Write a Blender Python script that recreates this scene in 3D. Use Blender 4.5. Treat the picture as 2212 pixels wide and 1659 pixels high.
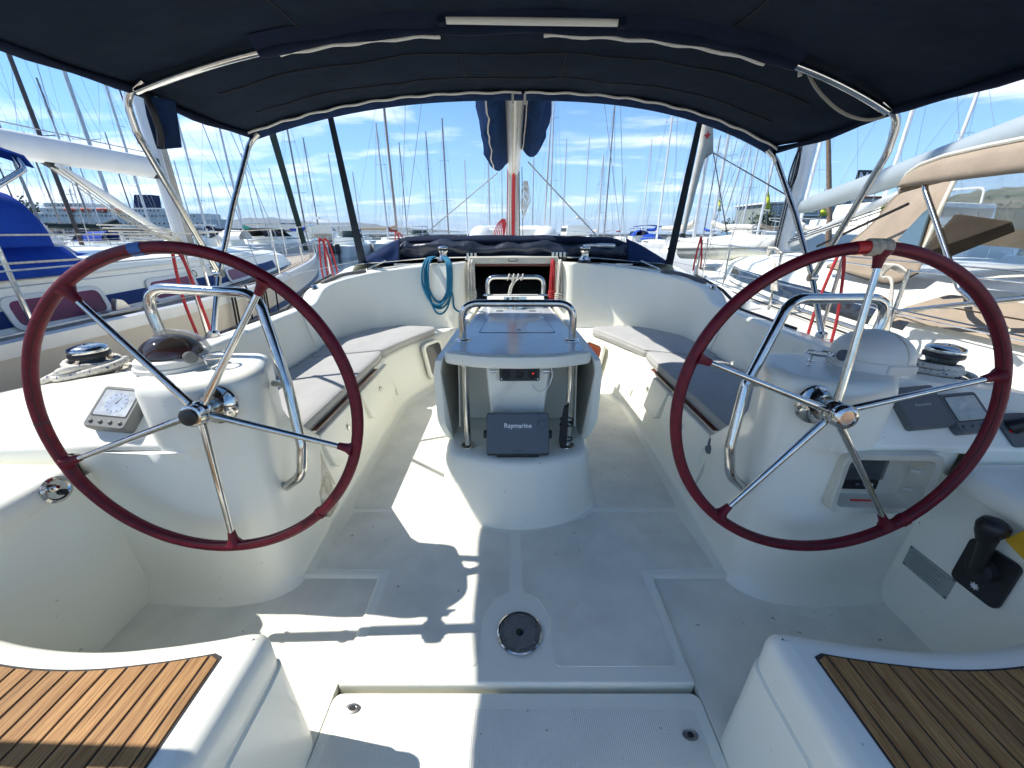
import bpy, bmesh, math, random
from mathutils import Vector as V, Matrix, noise as mnoise
R = math.radians
PI = math.pi
random.seed(7)
for o in list(bpy.data.objects):
    bpy.data.objects.remove(o, do_unlink=True)
sc = bpy.context.scene
col = sc.collection

# ---------------------------------------------------------------- camera
CAM = V((-0.014, 0.0, 1.30))
PITCH = math.atan(0.3953)
cd = bpy.data.cameras.new('camera')
cam = bpy.data.objects.new('camera', cd)
col.objects.link(cam)
cam.location = CAM
cam.rotation_euler = (PI / 2 - PITCH, 0, 0)
cd.sensor_fit = 'HORIZONTAL'
cd.sensor_width = 36.0
cd.lens = 36.0 * 829.5 / 2212.0
cd.clip_start = 0.02
cd.clip_end = 60000
sc.camera = cam

# ---------------------------------------------------------------- sky, sun, exposure
SUN_EL, SUN_AZ = R(52.0), R(96.0)        # azimuth measured from straight aft of the bow, towards port
sun_dir = V((-math.cos(SUN_EL) * math.sin(SUN_AZ), -math.cos(SUN_EL) * math.cos(SUN_AZ), math.sin(SUN_EL)))
sl = bpy.data.lights.new('sun', 'SUN')
sl.energy = 2.15
sl.angle = R(0.53)
sl.color = (1.0, 0.965, 0.90)
so = bpy.data.objects.new('sun', sl)
col.objects.link(so)
so.rotation_euler = sun_dir.to_track_quat('Z', 'Y').to_euler()

w = bpy.data.worlds.new('World')
sc.world = w
w.use_nodes = True
nt = w.node_tree
nt.nodes.clear()
def wn(t, **k):
    n = nt.nodes.new(t)
    for a, b in k.items():
        setattr(n, a, b)
    return n
L = nt.links.new
out = wn('ShaderNodeOutputWorld')
bg = wn('ShaderNodeBackground')
bg.inputs[1].default_value = 0.15
sky = wn('ShaderNodeTexSky', sky_type='NISHITA')
sky.sun_disc = False
sky.sun_elevation = SUN_EL
sky.sun_rotation = math.atan2(sun_dir.x, sun_dir.y)
sky.altitude = 0
sky.air_density = 0.5
sky.dust_density = 0.0
sky.ozone_density = 3.5
tc = wn('ShaderNodeTexCoord')
sep = wn('ShaderNodeSeparateXYZ')
L(tc.outputs['Generated'], sep.inputs[0])
def wmath(op, a, b=None, clamp=False):
    n = wn('ShaderNodeMath', operation=op)
    n.use_clamp = clamp
    for i, x in enumerate((a, b)):
        if x is None: continue
        if isinstance(x, (int, float)): n.inputs[i].default_value = x
        else: L(x, n.inputs[i])
    return n.outputs[0]
zz = wmath('ADD', wmath('MAXIMUM', sep.outputs[2], 0.0), 0.10)
comb = wn('ShaderNodeCombineXYZ')
L(wmath('DIVIDE', sep.outputs[0], zz), comb.inputs[0])
L(wmath('DIVIDE', sep.outputs[1], zz), comb.inputs[1])
def cloud_noise(scale, sx, sy, detail, rough, dist, off):
    mp = wn('ShaderNodeMapping')
    mp.inputs['Scale'].default_value = (sx, sy, 1)
    mp.inputs['Location'].default_value = off
    L(comb.outputs[0], mp.inputs[0])
    n = wn('ShaderNodeTexNoise')
    n.inputs['Scale'].default_value = scale
    n.inputs['Detail'].default_value = detail
    n.inputs['Roughness'].default_value = rough
    n.inputs['Distortion'].default_value = dist
    L(mp.outputs[0], n.inputs['Vector'])
    return n.outputs['Fac']
c1 = cloud_noise(1.15, 0.62, 1.15, 5, 0.62, 0.35, (8.8, 3.3, 0))
c2 = cloud_noise(0.28, 0.8, 1.0, 1, 0.5, 0.0, (3.3, 8.8, 0))
cs = wmath('ADD', wmath('MULTIPLY', c1, 0.72), wmath('MULTIPLY', c2, 0.42))
# more cloud towards the hazy horizon and towards port, as in the photograph's sky
lean = wmath('MULTIPLY', sep.outputs[0], -0.085)
lowband = wmath('MULTIPLY', wmath('SUBTRACT', 0.42, sep.outputs[2], True), 0.035)
cs = wmath('ADD', wmath('ADD', cs, lean), lowband)
ramp = wn('ShaderNodeValToRGB')
ramp.color_ramp.elements[0].position = 0.59
ramp.color_ramp.elements[0].color = (0, 0, 0, 1)
ramp.color_ramp.elements[1].position = 0.79
ramp.color_ramp.elements[1].color = (1, 1, 1, 1)
L(cs, ramp.inputs[0])
fac = wmath('MULTIPLY', ramp.outputs[0], 0.92)
mix = wn('ShaderNodeMix', data_type='RGBA')
L(fac, mix.inputs[0])
tint = wn('ShaderNodeMix', data_type='RGBA', blend_type='MULTIPLY')
tint.inputs[0].default_value = 1.0
tint.inputs[7].default_value = (0.42, 0.62, 0.68, 1)
L(sky.outputs[0], tint.inputs[6])
hz_ = wmath('POWER', wmath('SUBTRACT', 1.0, wmath('DIVIDE', sep.outputs[2], 0.45), True), 2.0)
hmix = wn('ShaderNodeMix', data_type='RGBA')          # pale marine haze towards the horizon, all round
L(wmath('MULTIPLY', hz_, 0.9), hmix.inputs[0])
L(tint.outputs[2], hmix.inputs[6])
hmix.inputs[7].default_value = (1.0, 1.5, 1.95, 1)
L(hmix.outputs[2], mix.inputs[6])
mix.inputs[7].default_value = (3.9, 3.95, 4.0, 1)
L(mix.outputs[2], bg.inputs[0])
L(bg.outputs[0], out.inputs[0])

sc.view_settings.view_transform = 'Standard'
sc.view_settings.look = 'None'
sc.view_settings.gamma = 1.0
sc.view_settings.use_curve_mapping = False
sc.view_settings.exposure = 1.64
sc.cycles.max_bounces = 8
sc.cycles.volume_bounces = 0
sc.cycles.use_adaptive_sampling = True
sc.cycles.adaptive_threshold = 0.03
sc.cycles.diffuse_bounces = 6
sc.cycles.glossy_bounces = 4
sc.cycles.transparent_max_bounces = 6
sc.cycles.caustics_reflective = False
sc.cycles.caustics_refractive = False
sc.cycles.use_denoising = True

# ---------------------------------------------------------------- survey helper: pixel of the 2212x1659 picture -> point in the place
_fw = V((0, math.cos(PITCH), -math.sin(PITCH)))
_up = V((0, math.sin(PITCH), math.cos(PITCH)))
def P(u, v, x=None, y=None, z=None):
    d = _fw + V((1, 0, 0)) * ((u - 1106) / 829.5) + _up * ((829.5 - v) / 829.5)
    if z is not None: t = (z - CAM.z) / d.z
    elif y is not None: t = (y - CAM.y) / d.y
    else: t = (x - CAM.x) / d.x
    return CAM + d * t

# ---------------------------------------------------------------- object helpers
ORG = {}
def _tag(o, label=None, cat=None, group=None, kind=None):
    if label: o['label'] = label
    if cat: o['category'] = cat
    if group: o['group'] = group
    if kind: o['kind'] = kind
    return o
def thing(name, label, cat, loc=(0, 0, 0), group=None, rotz=0):
    o = bpy.data.objects.new(name, None)
    o.empty_display_size = 0.05
    col.objects.link(o)
    o.location = loc
    o.rotation_euler = (0, 0, rotz)
    ORG[o.name] = V(loc)
    return _tag(o, label, cat, group)
def copy_tree(o, loc=None, rotz=None, label=None, parent=None):
    c = o.copy()
    col.objects.link(c)
    c.parent = parent
    if loc is not None: c.location = loc
    if rotz is not None: c.rotation_euler = (0, 0, rotz)
    if label: c['label'] = label
    for ch in o.children:
        copy_tree(ch, parent=c)
    return c

def catmull(pts, n=6, closed=False):
    pts = [V(p) for p in pts]
    N = len(pts)
    res = []
    rng = range(N) if closed else range(N - 1)
    for i in rng:
        p1, p2 = pts[i], pts[(i + 1) % N]
        p0 = pts[i - 1] if (closed or i > 0) else p1 * 2 - p2
        p3 = pts[(i + 2) % N] if (closed or i + 2 < N) else p2 * 2 - p1
        for k in range(n):
            t = k / n
            res.append(0.5 * ((2 * p1) + (p2 - p0) * t + (2 * p0 - 5 * p1 + 4 * p2 - p3) * t * t + (3 * p1 - p0 - 3 * p2 + p3) * t ** 3))
    if not closed: res.append(pts[-1])
    return res
def rpath(pts, r, n=6, closed=False):
    """polyline with its corners rounded to radius r (or a list of radii)"""
    pts = [V(p) for p in pts]
    N = len(pts)
    res = []
    for i, p in enumerate(pts):
        if not closed and i in (0, N - 1):
            res.append(p); continue
        a, b = pts[i - 1], pts[(i + 1) % N]
        da, db = (a - p), (b - p)
        la, lb = da.length, db.length
        if la < 1e-6 or lb < 1e-6:
            res.append(p); continue
        da /= la; db /= lb
        rr = r[i] if isinstance(r, (list, tuple)) else r
        ang = da.angle(db, PI)
        if rr <= 0 or ang > PI - 0.02:
            res += [p.copy() for _ in range(n + 1)] if isinstance(r, (list, tuple)) else [p]
            continue
        d = min(rr / math.tan(ang / 2), la * 0.48, lb * 0.48)
        s, e = p + da * d, p + db * d
        for k in range(n + 1):
            t = k / n
            res.append(s * (1 - t) ** 2 + p * 2 * t * (1 - t) + e * t * t)
    return res

class B:
    def __init__(s): s.v = []; s.f = []
    def add(s, vs, fs):
        k = len(s.v)
        s.v += [V(p) for p in vs]
        s.f += [[i + k for i in f] for f in fs]
        return s
    def box(s, c, size, rot=None):
        hx, hy, hz = [q / 2 for q in size]
        vs = [V((x, y, z)) for x in (-hx, hx) for y in (-hy, hy) for z in (-hz, hz)]
        if rot is not None:
            m = rot if isinstance(rot, Matrix) else Matrix.Rotation(rot, 3, 'Z')
            vs = [m @ p for p in vs]
        c = V(c)
        return s.add([p + c for p in vs], [(0, 1, 3, 2), (4, 6, 7, 5), (0, 4, 5, 1), (2, 3, 7, 6), (0, 2, 6, 4), (1, 5, 7, 3)])
    def tube(s, pts, r, seg=8, closed=False, cap=True):
        pts = [V(p) for p in pts]
        N = len(pts)
        rs = r if isinstance(r, (list, tuple)) else [r] * N
        tang = []
        for i in range(N):
            if closed: t = pts[(i + 1) % N] - pts[i - 1]
            else: t = pts[min(i + 1, N - 1)] - pts[max(i - 1, 0)]
            tang.append(t.normalized() if t.length > 1e-9 else V((0, 0, 1)))
        t0 = tang[0]
        n = t0.orthogonal().normalized()
        k0 = len(s.v)
        for i in range(N):
            t = tang[i]
            n = (n - t * n.dot(t))
            n = n.normalized() if n.length > 1e-9 else t.orthogonal().normalized()
            b = t.cross(n)
            for j in range(seg):
                a = 2 * PI * j / seg
                s.v.append(pts[i] + (n * math.cos(a) + b * math.sin(a)) * rs[i])
        M = N if closed else N - 1
        for i in range(M):
            for j in range(seg):
                a = k0 + i * seg + j; b2 = k0 + i * seg + (j + 1) % seg
                c = k0 + ((i + 1) % N) * seg + (j + 1) % seg; d = k0 + ((i + 1) % N) * seg + j
                s.f.append([a, b2, c, d])
        if cap and not closed:
            s.f.append([k0 + j for j in range(seg)][::-1])
            s.f.append([k0 + (N - 1) * seg + j for j in range(seg)])
        return s
    def lathe(s, prof, o=(0, 0, 0), axis=(0, 0, 1), seg=24, cap=True):
        o = V(o); ax = V(axis).normalized()
        n = ax.orthogonal().normalized()
        if abs(ax.z) > 0.999: n = V((1, 0, 0))
        b = ax.cross(n)
        rings = []
        for r, h in prof:
            rings.append([o + ax * h + (n * math.cos(2 * PI * j / seg) + b * math.sin(2 * PI * j / seg)) * max(r, 1e-5) for j in range(seg)])
        return s.loft(rings, True, cap, cap)
    def loft(s, rings, ring_closed=True, cap0=False, cap1=False, closed=False):
        k0 = len(s.v); n = len(rings[0])
        for rg in rings: s.v += [V(p) for p in rg]
        M = len(rings)
        for i in range(M if closed else M - 1):
            i2 = (i + 1) % M
            for j in range(n if ring_closed else n - 1):
                j2 = (j + 1) % n
                s.f.append([k0 + i * n + j, k0 + i * n + j2, k0 + i2 * n + j2, k0 + i2 * n + j])
        if cap0: s.f.append([k0 + j for j in range(n)][::-1])
        if cap1: s.f.append([k0 + (M - 1) * n + j for j in range(n)])
        return s
    def prism(s, poly, a, b, fn=None):
        """poly: 2d outline; a, b: depths; fn maps (u, v, depth) to a point"""
        fn = fn or (lambda u, v, d: V((u, v, d)))
        return s.loft([[fn(u, v, a) for u, v in poly], [fn(u, v, b) for u, v in poly]], True, True, True)
    def grid(s, fn, nu, nv):
        return s.loft([[fn(i / nu, j / nv) for j in range(nv + 1)] for i in range(nu + 1)], False)
    def build(s, name, mat, parent=None, smooth=38, bevel=0, bseg=2, solid=0, subsurf=0, mirror=False):
        org = ORG.get(parent.name, V()) if parent else V()
        vs = [tuple(((V((-p.x, p.y, p.z)) if mirror else p) - org)) for p in s.v]
        me = bpy.data.meshes.new(name)
        me.from_pydata(vs, [], s.f)
        me.update()
        bm = bmesh.new(); bm.from_mesh(me)
        bmesh.ops.remove_doubles(bm, verts=bm.verts, dist=1e-5)
        bmesh.ops.triangulate(bm, faces=[f for f in bm.faces if len(f.verts) > 4], ngon_method='EAR_CLIP')
        bmesh.ops.recalc_face_normals(bm, faces=bm.faces)
        bm.to_mesh(me); bm.free()
        me.materials.append(mat)
        if smooth:
            me.shade_smooth()
            me.set_sharp_from_angle(angle=R(smooth))
        o = bpy.data.objects.new(name, me)
        col.objects.link(o)
        if parent:
            o.parent = parent
            ORG[o.name] = org
        if subsurf:
            m = o.modifiers.new('s', 'SUBSURF'); m.levels = m.render_levels = subsurf
        if solid:
            m = o.modifiers.new('t', 'SOLIDIFY'); m.thickness = solid; m.offset = 0
        if bevel:
            m = o.modifiers.new('b', 'BEVEL'); m.width = bevel; m.segments = bseg
            m.limit_method = 'ANGLE'; m.angle_limit = R(35); m.harden_normals = False
        return o
def rrect(w, h, r, n=4, cx=0, cy=0):
    pts = rpath([(-w / 2, -h / 2, 0), (w / 2, -h / 2, 0), (w / 2, h / 2, 0), (-w / 2, h / 2, 0)], r, n, True)
    return [(p.x + cx, p.y + cy) for p in pts]
def frame_fn(o, ux, uy):
    o, ux, uy = V(o), V(ux).normalized(), V(uy)
    uy = (uy - ux * uy.dot(ux)).normalized()
    un = ux.cross(uy)
    return lambda u, v, d: o + ux * u + uy * v + un * d
def text_part(name, s, fn, size, mat, parent, depth=0.0008, align='CENTER', bold=0.0):
    cu = bpy.data.curves.new(name, 'FONT')
    cu.body = s; cu.size = size; cu.align_x = align; cu.align_y = 'CENTER'
    cu.offset = bold
    cu.resolution_u = 2
    tmp = bpy.data.objects.new('tmp', cu); col.objects.link(tmp)
    me = bpy.data.meshes.new_from_object(tmp.evaluated_get(bpy.context.evaluated_depsgraph_get()))
    b = B().add([fn(v.co.x, v.co.y, depth) for v in me.vertices], [list(p.vertices) for p in me.polygons])
    bpy.data.objects.remove(tmp, do_unlink=True)
    return b.build(name, mat, parent, smooth=0)

# ---------------------------------------------------------------- materials
MATS = {}
def mat(name, c, rough=0.5, metal=0.0, spec=0.5, var=None, bump=None, coat=0.0, alpha=1.0, trans=0.0, stretch=(1, 1, 1), rvar=0.0, objrand=0.0, emit=None, speck=None, wave=None):
    m = bpy.data.materials.new(name); m.use_nodes = True
    t = m.node_tree; p = t.nodes['Principled BSDF']; lk = t.links.new
    p.inputs['Base Color'].default_value = (*c, 1)
    p.inputs['Roughness'].default_value = rough
    p.inputs['Metallic'].default_value = metal
    p.inputs['Specular IOR Level'].default_value = spec
    p.inputs['Coat Weight'].default_value = coat
    p.inputs['Coat Roughness'].default_value = 0.08
    p.inputs['Alpha'].default_value = alpha
    p.inputs['Transmission Weight'].default_value = trans
    tcn = t.nodes.new('ShaderNodeTexCoord')
    mp = t.nodes.new('ShaderNodeMapping'); mp.inputs['Scale'].default_value = stretch
    lk(tcn.outputs['Object'], mp.inputs[0])
    def noise(scale, detail=5, rough_=0.6):
        n = t.nodes.new('ShaderNodeTexNoise')
        n.inputs['Scale'].default_value = scale; n.inputs['Detail'].default_value = min(detail, 3)
        n.inputs['Roughness'].default_value = rough_
        lk(mp.outputs[0], n.inputs['Vector'])
        return n.outputs['Fac']
    cur = None
    if var:                                   # (scale, darker-lighter amount, optional second colour)
        f = noise(var[0])
        rp = t.nodes.new('ShaderNodeValToRGB')
        c2 = var[2] if len(var) > 2 else tuple(q * (1 - var[1]) for q in c)
        rp.color_ramp.elements[0].position = 0.36; rp.color_ramp.elements[0].color = (*c2, 1)
        rp.color_ramp.elements[1].position = 0.62; rp.color_ramp.elements[1].color = (*c, 1)
        lk(f, rp.inputs[0]); cur = rp.outputs[0]
    if speck:                                 # (scale, threshold, colour) sparse dirt marks
        f = noise(speck[0], 2, 0.5)
        rp = t.nodes.new('ShaderNodeValToRGB')
        rp.color_ramp.elements[0].position = speck[1]; rp.color_ramp.elements[0].color = (0, 0, 0, 1)
        rp.color_ramp.elements[1].position = speck[1] + 0.03; rp.color_ramp.elements[1].color = (1, 1, 1, 1)
        lk(f, rp.inputs[0])
        mx = t.nodes.new('ShaderNodeMix'); mx.data_type = 'RGBA'
        lk(rp.outputs[0], mx.inputs[0])
        if cur: lk(cur, mx.inputs[6])
        else: mx.inputs[6].default_value = (*c, 1)
        mx.inputs[7].default_value = (*speck[2], 1); cur = mx.outputs[2]
    if objrand:
        oi = t.nodes.new('ShaderNodeObjectInfo')
        hs = t.nodes.new('ShaderNodeHueSaturation')
        mr = t.nodes.new('ShaderNodeMapRange')
        mr.inputs[3].default_value = 1 - objrand; mr.inputs[4].default_value = 1 + objrand
        lk(oi.outputs['Random'], mr.inputs[0]); lk(mr.outputs[0], hs.inputs['Value'])
        if cur: lk(cur, hs.inputs['Color'])
        else: hs.inputs['Color'].default_value = (*c, 1)
        cur = hs.outputs[0]
    if cur: lk(cur, p.inputs['Base Color'])
    if rvar:
        mr = t.nodes.new('ShaderNodeMapRange')
        mr.inputs[3].default_value = max(0.02, rough - rvar); mr.inputs[4].default_value = rough + rvar
        lk(noise(9, 4), mr.inputs[0]); lk(mr.outputs[0], p.inputs['Roughness'])
    nrm = None
    for bp in ([bump] if bump and not isinstance(bump, list) else (bump or [])):
        bn = t.nodes.new('ShaderNodeBump')
        bn.inputs['Strength'].default_value = bp[1]; bn.inputs['Distance'].default_value = bp[2] if len(bp) > 2 else 0.005
        lk(noise(bp[0], 2), bn.inputs['Height'])
        if nrm: lk(nrm, bn.inputs['Normal'])
        nrm = bn.outputs[0]
    if wave:                                  # (scale, strength, distance, axis)
        wv = t.nodes.new('ShaderNodeTexWave'); wv.bands_direction = wave[3]
        wv.inputs['Scale'].default_value = wave[0]; wv.inputs['Distortion'].default_value = wave[4] if len(wave) > 4 else 0
        lk(tcn.outputs['Object'], wv.inputs['Vector'])
        bn = t.nodes.new('ShaderNodeBump'); bn.inputs['Strength'].default_value = wave[1]; bn.inputs['Distance'].default_value = wave[2]
        lk(wv.outputs['Fac'], bn.inputs['Height'])
        if nrm: lk(nrm, bn.inputs['Normal'])
        nrm = bn.outputs[0]
    if nrm: lk(nrm, p.inputs['Normal'])
    if emit:
        p.inputs['Emission Color'].default_value = (*emit[:3], 1); p.inputs['Emission Strength'].default_value = emit[3]
    MATS[name] = m
    return m
gel = mat('gelcoat_white', (0.885, 0.872, 0.765), 0.3, coat=0.15, speck=(55, 0.745, (0.55, 0.52, 0.44)))
gel2 = mat('gelcoat_cream', (0.74, 0.72, 0.63), 0.32, var=(2, 0.08), rvar=0.08)
nonskid = mat('gelcoat_nonskid', (0.835, 0.815, 0.715), 0.55, var=(5, 0.13), bump=[(330, 0.6, 0.0016)], speck=(38, 0.742, (0.33, 0.31, 0.27)))
ribbed = mat('gelcoat_ribbed', (0.84, 0.825, 0.74), 0.5, var=(4, 0.07), wave=(55, 0.5, 0.0016, 'X'), speck=(40, 0.73, (0.4, 0.37, 0.3)))
steel = mat('stainless_steel', (0.66, 0.645, 0.61), 0.12, 1.0, var=(30, 0.15), rvar=0.05)
steel_dull = mat('worn_steel', (0.55, 0.54, 0.52), 0.32, 1.0, var=(25, 0.25), rvar=0.1)
alu = mat('anodised_mast', (0.66, 0.67, 0.67), 0.42, 0.35, var=(3, 0.1))
alu_dark = mat('dark_mast', (0.30, 0.29, 0.28), 0.5, 0.2, var=(3, 0.2))
white_paint = mat('white_spar_paint', (0.78, 0.78, 0.76), 0.4, var=(4, 0.07))
leather = mat('red_leather', (0.150, 0.004, 0.016), 0.5, var=(45, 0.35), bump=[(210, 0.35, 0.0015), (14, 0.2, 0.004)], rvar=0.1, spec=0.35)
navy = mat('navy_canvas', (0.006, 0.013, 0.036), 0.85, var=(6, 0.25), bump=[(900, 0.25, 0.0008), (7, 0.25, 0.02)], spec=0.2)
navy_in = mat('navy_canvas_lining', (0.006, 0.015, 0.031), 0.85, var=(3.2, 0.25), bump=[(5, 0.5, 0.03)], spec=0.15)
navy_mid = mat('navy_canvas_faded', (0.009, 0.028, 0.09), 0.85, var=(8, 0.3), bump=[(700, 0.25, 0.0008), (9, 0.3, 0.02)], spec=0.2)
blue = mat('royal_blue_canvas', (0.008, 0.055, 0.36), 0.8, var=(5, 0.2), bump=(6, 0.25, 0.03), spec=0.2)
beige = mat('beige_canvas', (0.36, 0.29, 0.22), 0.88, var=(6, 0.12), bump=[(500, 0.2, 0.001), (8, 0.25, 0.02)], spec=0.15)
beige_dk = mat('dark_taupe_canvas', (0.055, 0.045, 0.034), 0.9, var=(6, 0.25), spec=0.15)
cushion = mat('grey_cushion_fabric', (0.43, 0.425, 0.41), 0.92, var=(7, 0.07), bump=[(650, 0.3, 0.001), (9, 0.12, 0.01)], spec=0.2)
black = mat('black_plastic', (0.012, 0.012, 0.013), 0.42, var=(30, 0.3))
rubber = mat('dark_rubber', (0.02, 0.02, 0.02), 0.7)
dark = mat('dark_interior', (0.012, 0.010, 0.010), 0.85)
caulk = mat('black_caulk', (0.035, 0.03, 0.03), 0.8)
teak = mat('teak_planks', (0.41, 0.225, 0.085), 0.62, var=(9, 0.0, (0.24, 0.115, 0.04)), stretch=(26, 1.5, 8), bump=(11, 0.25, 0.003), objrand=0.16, spec=0.25)
teak_grey = mat('weathered_teak', (0.40, 0.35, 0.29), 0.8, var=(6, 0.3), stretch=(8, 2, 8))
wood_red = mat('varnished_mahogany', (0.16, 0.035, 0.012), 0.3, var=(6, 0.4), stretch=(3, 20, 3))
plast = mat('grey_blue_plastic', (0.095, 0.115, 0.14), 0.5, bump=(350, 0.12, 0.001))
plast_lt = mat('grey_instrument_plastic', (0.17, 0.175, 0.165), 0.5, bump=(300, 0.1, 0.001))
plast_cov = mat('grey_cover_plastic', (0.10, 0.115, 0.125), 0.5)
lcd = mat('lcd_screen', (0.40, 0.47, 0.46), 0.12, var=(25, 0.2))
lcd_pale = mat('hazy_lcd_screen', (0.55, 0.58, 0.60), 0.25, var=(28, 0.3))
dial = mat('pale_blue_dial', (0.50, 0.56, 0.66), 0.25, var=(30, 0.25))
red = mat('red_plastic', (0.50, 0.015, 0.015), 0.4)
red_rope = mat('red_rope', (0.50, 0.02, 0.03), 0.85, var=(60, 0.5, (0.40, 0.05, 0.05)), bump=(180, 0.5, 0.002))
white_rope = mat('white_rope', (0.66, 0.62, 0.53), 0.9, var=(60, 0.25), bump=(200, 0.6, 0.002))
fleck_rope = mat('flecked_white_rope', (0.66, 0.62, 0.54), 0.9, var=(70, 0.1), bump=(160, 0.5, 0.002), speck=(95, 0.62, (0.02, 0.03, 0.16)))
cyan_rope = mat('turquoise_rope', (0.005, 0.17, 0.30), 0.75, var=(90, 0.3), bump=(240, 0.5, 0.002))
black_rope = mat('black_rope', (0.015, 0.014, 0.016), 0.9, bump=(200, 0.5, 0.002))
tan_rope = mat('twine', (0.50, 0.44, 0.35), 0.9, var=(80, 0.3), bump=(260, 0.6, 0.001))
blue_tape = mat('blue_tape', (0.02, 0.10, 0.32), 0.55)
red_tape = mat('red_tape', (0.45, 0.012, 0.010), 0.5)
yellow = mat('yellow_plastic', (0.66, 0.36, 0.01), 0.45, var=(20, 0.15))
plate = mat('engraved_plate', (0.40, 0.44, 0.42), 0.38, 0.3, var=(90, 0.3), stretch=(1, 1, 6))
white_pl = mat('white_plastic', (0.72, 0.71, 0.66), 0.4)
cream_pl = mat('cream_plastic', (0.66, 0.63, 0.52), 0.42, var=(8, 0.12))
grime = mat('scuffed_white_plastic', (0.68, 0.66, 0.56), 0.5, var=(22, 0.0, (0.40, 0.34, 0.24)))
white_txt = mat('white_print', (0.80, 0.80, 0.80), 0.5)
blue_txt = mat('blue_print', (0.02, 0.05, 0.25), 0.5)
red_txt = mat('red_print', (0.55, 0.03, 0.02), 0.5)
black_txt = mat('black_print', (0.02, 0.02, 0.02), 0.5)
cream_hull = mat('cream_hull_paint', (0.58, 0.52, 0.43), 0.3, var=(1.5, 0.06), coat=0.3)
white_hull = mat('white_hull_paint', (0.78, 0.78, 0.76), 0.3, var=(1.5, 0.06), coat=0.2)
navy_hull = mat('navy_hull_paint', (0.008, 0.018, 0.085), 0.3)
blue_stripe = mat('blue_stripe_paint', (0.006, 0.032, 0.14), 0.6, spec=0.2)
plum = mat('plum_window', (0.19, 0.035, 0.10), 0.3, var=(3, 0.25), spec=0.35)
smoke = mat('smoked_window', (0.018, 0.022, 0.03), 0.06, spec=0.8)
glass = mat('clear_vinyl', (0.72, 0.76, 0.80), 0.12, alpha=0.42, bump=(6, 0.4, 0.03))
glass_blue = mat('tinted_glass', (0.10, 0.16, 0.20), 0.06, spec=0.8)
perspex = mat('clear_perspex', (0.10, 0.11, 0.11), 0.1, alpha=0.5)
teal = mat('teal_canvas', (0.012, 0.24, 0.17), 0.85)
olive = mat('dark_green_canvas', (0.012, 0.03, 0.028), 0.85)
red_canvas = mat('dark_red_canvas', (0.17, 0.018, 0.018), 0.85)
sail = mat('white_sailcloth', (0.66, 0.62, 0.53), 0.85, var=(6, 0.15), bump=(12, 0.3, 0.02))
hypalon = mat('pale_hypalon', (0.62, 0.62, 0.56), 0.5, var=(3, 0.08))
lime = mat('lime_flag', (0.56, 0.58, 0.05), 0.8)
# ================================================================ SETTING: sea
def plane(name, mat_, x0, x1, y0, y1, z, nx=1, ny=1):
    return B().grid(lambda a, b: V((x0 + (x1 - x0) * a, y0 + (y1 - y0) * b, z)), nx, ny).build(name, mat_, smooth=0)
WZ = -0.80
water = mat('sea_water', (0.012, 0.028, 0.038), 0.06, spec=0.6, bump=[(1.1, 0.35, 0.12), (5.5, 0.35, 0.03)], stretch=(1, 1.6, 1))
sea = plane('sea', water, -15000, 15000, -1500, 17000, WZ)
_tag(sea, 'dark rippled harbour water between the moored boats', kind='structure')

# ================================================================ OWN YACHT (the boat the photograph is taken on)
yacht = thing('sailing_yacht', 'white sailing yacht in the foreground with twin red helm wheels and navy canopy', 'yacht')
def both(fn):
    for s in (False, True):
        fn(s)
# --- floor
fl = [(-1.0, 4.05), (-1.0, 1.165), (-0.56, 1.165), (-0.56, 0.765), (0.56, 0.765), (0.56, 1.165), (1.0, 1.165), (1.0, 4.05)]
floor = B().prism(fl, -0.06, 0.0).build('cockpit_floor', gel, yacht, bevel=0.014, bseg=3)
B().box((0, 0.3, -0.10), (1.3, 1.2, 0.04)).build('gutter', gel2, yacht)
B().prism([(u, v) for u, v in rrect(1.115, 0.95, 0.03, 4, 0, 0.272)], -0.075, -0.016).build('floor_hatch', gel, yacht, bevel=0.010, bseg=3)
hatch_pan = B().prism(rrect(1.05, 0.885, 0.02, 3, 0, 0.262), -0.017, -0.0145).build('hatch_ribbed_panel', ribbed, yacht, smooth=0)
for px, py in ((-0.487, 0.705), (0.487, 0.64)):
    rg = B().lathe([(0.0, 0), (0.021, 0), (0.021, 0.0035), (0.012, 0.0045), (0.012, 0.002), (0, 0.002)], (px, py, -0.0145), seg=20)
    for q in range(len(rg.v)): rg.v[q].x = px + (rg.v[q].x - px) * 1.05; rg.v[q].y = py + (rg.v[q].y - py) * 0.62
    pull = rg.build('hatch_pull', steel_dull, yacht)
    B().lathe([(0, 0), (0.0085, 0), (0.0085, 0.0015), (0, 0.0015)], (px, py, -0.0118), seg=14).build('keyhole', black, pull)
for s in (-1, 1):
    B().box((s * 1.01, 0.55, -0.030), (0.9, 1.6, 0.03)).build('footwell_floor', nonskid, yacht)
# moulded anti-slip panels, each a separate raised sheet
def panel(poly, z=0.0028):
    return B().prism([(p.x, p.y) for p in rpath([(a, b, 0) for a, b in poly], 0.02, 4, True)], z - 0.004, z).build('anti_slip_panel', nonskid, yacht, smooth=0)
arcL = [(-0.09 - 0.02 * math.sin(t), 0.93 + 0.0 - 0.10 * math.cos(t)) for t in (0.0,)]
panel([(-0.515, 0.815), (-0.125, 0.815), (-0.125, 0.98), (-0.085, 1.06), (-0.028, 1.09), (-0.024, 1.40), (-0.14, 1.425), (-0.33, 1.50), (-0.385, 1.545), (-0.80, 1.545), (-0.83, 1.20), (-0.515, 1.19)])
panel([(0.515, 0.815), (0.125, 0.815), (0.125, 0.98), (0.085, 1.06), (0.028, 1.09), (0.024, 1.40), (0.14, 1.425), (0.33, 1.50), (0.385, 1.545), (0.80, 1.545), (0.83, 1.20), (0.515, 1.19)])
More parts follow.
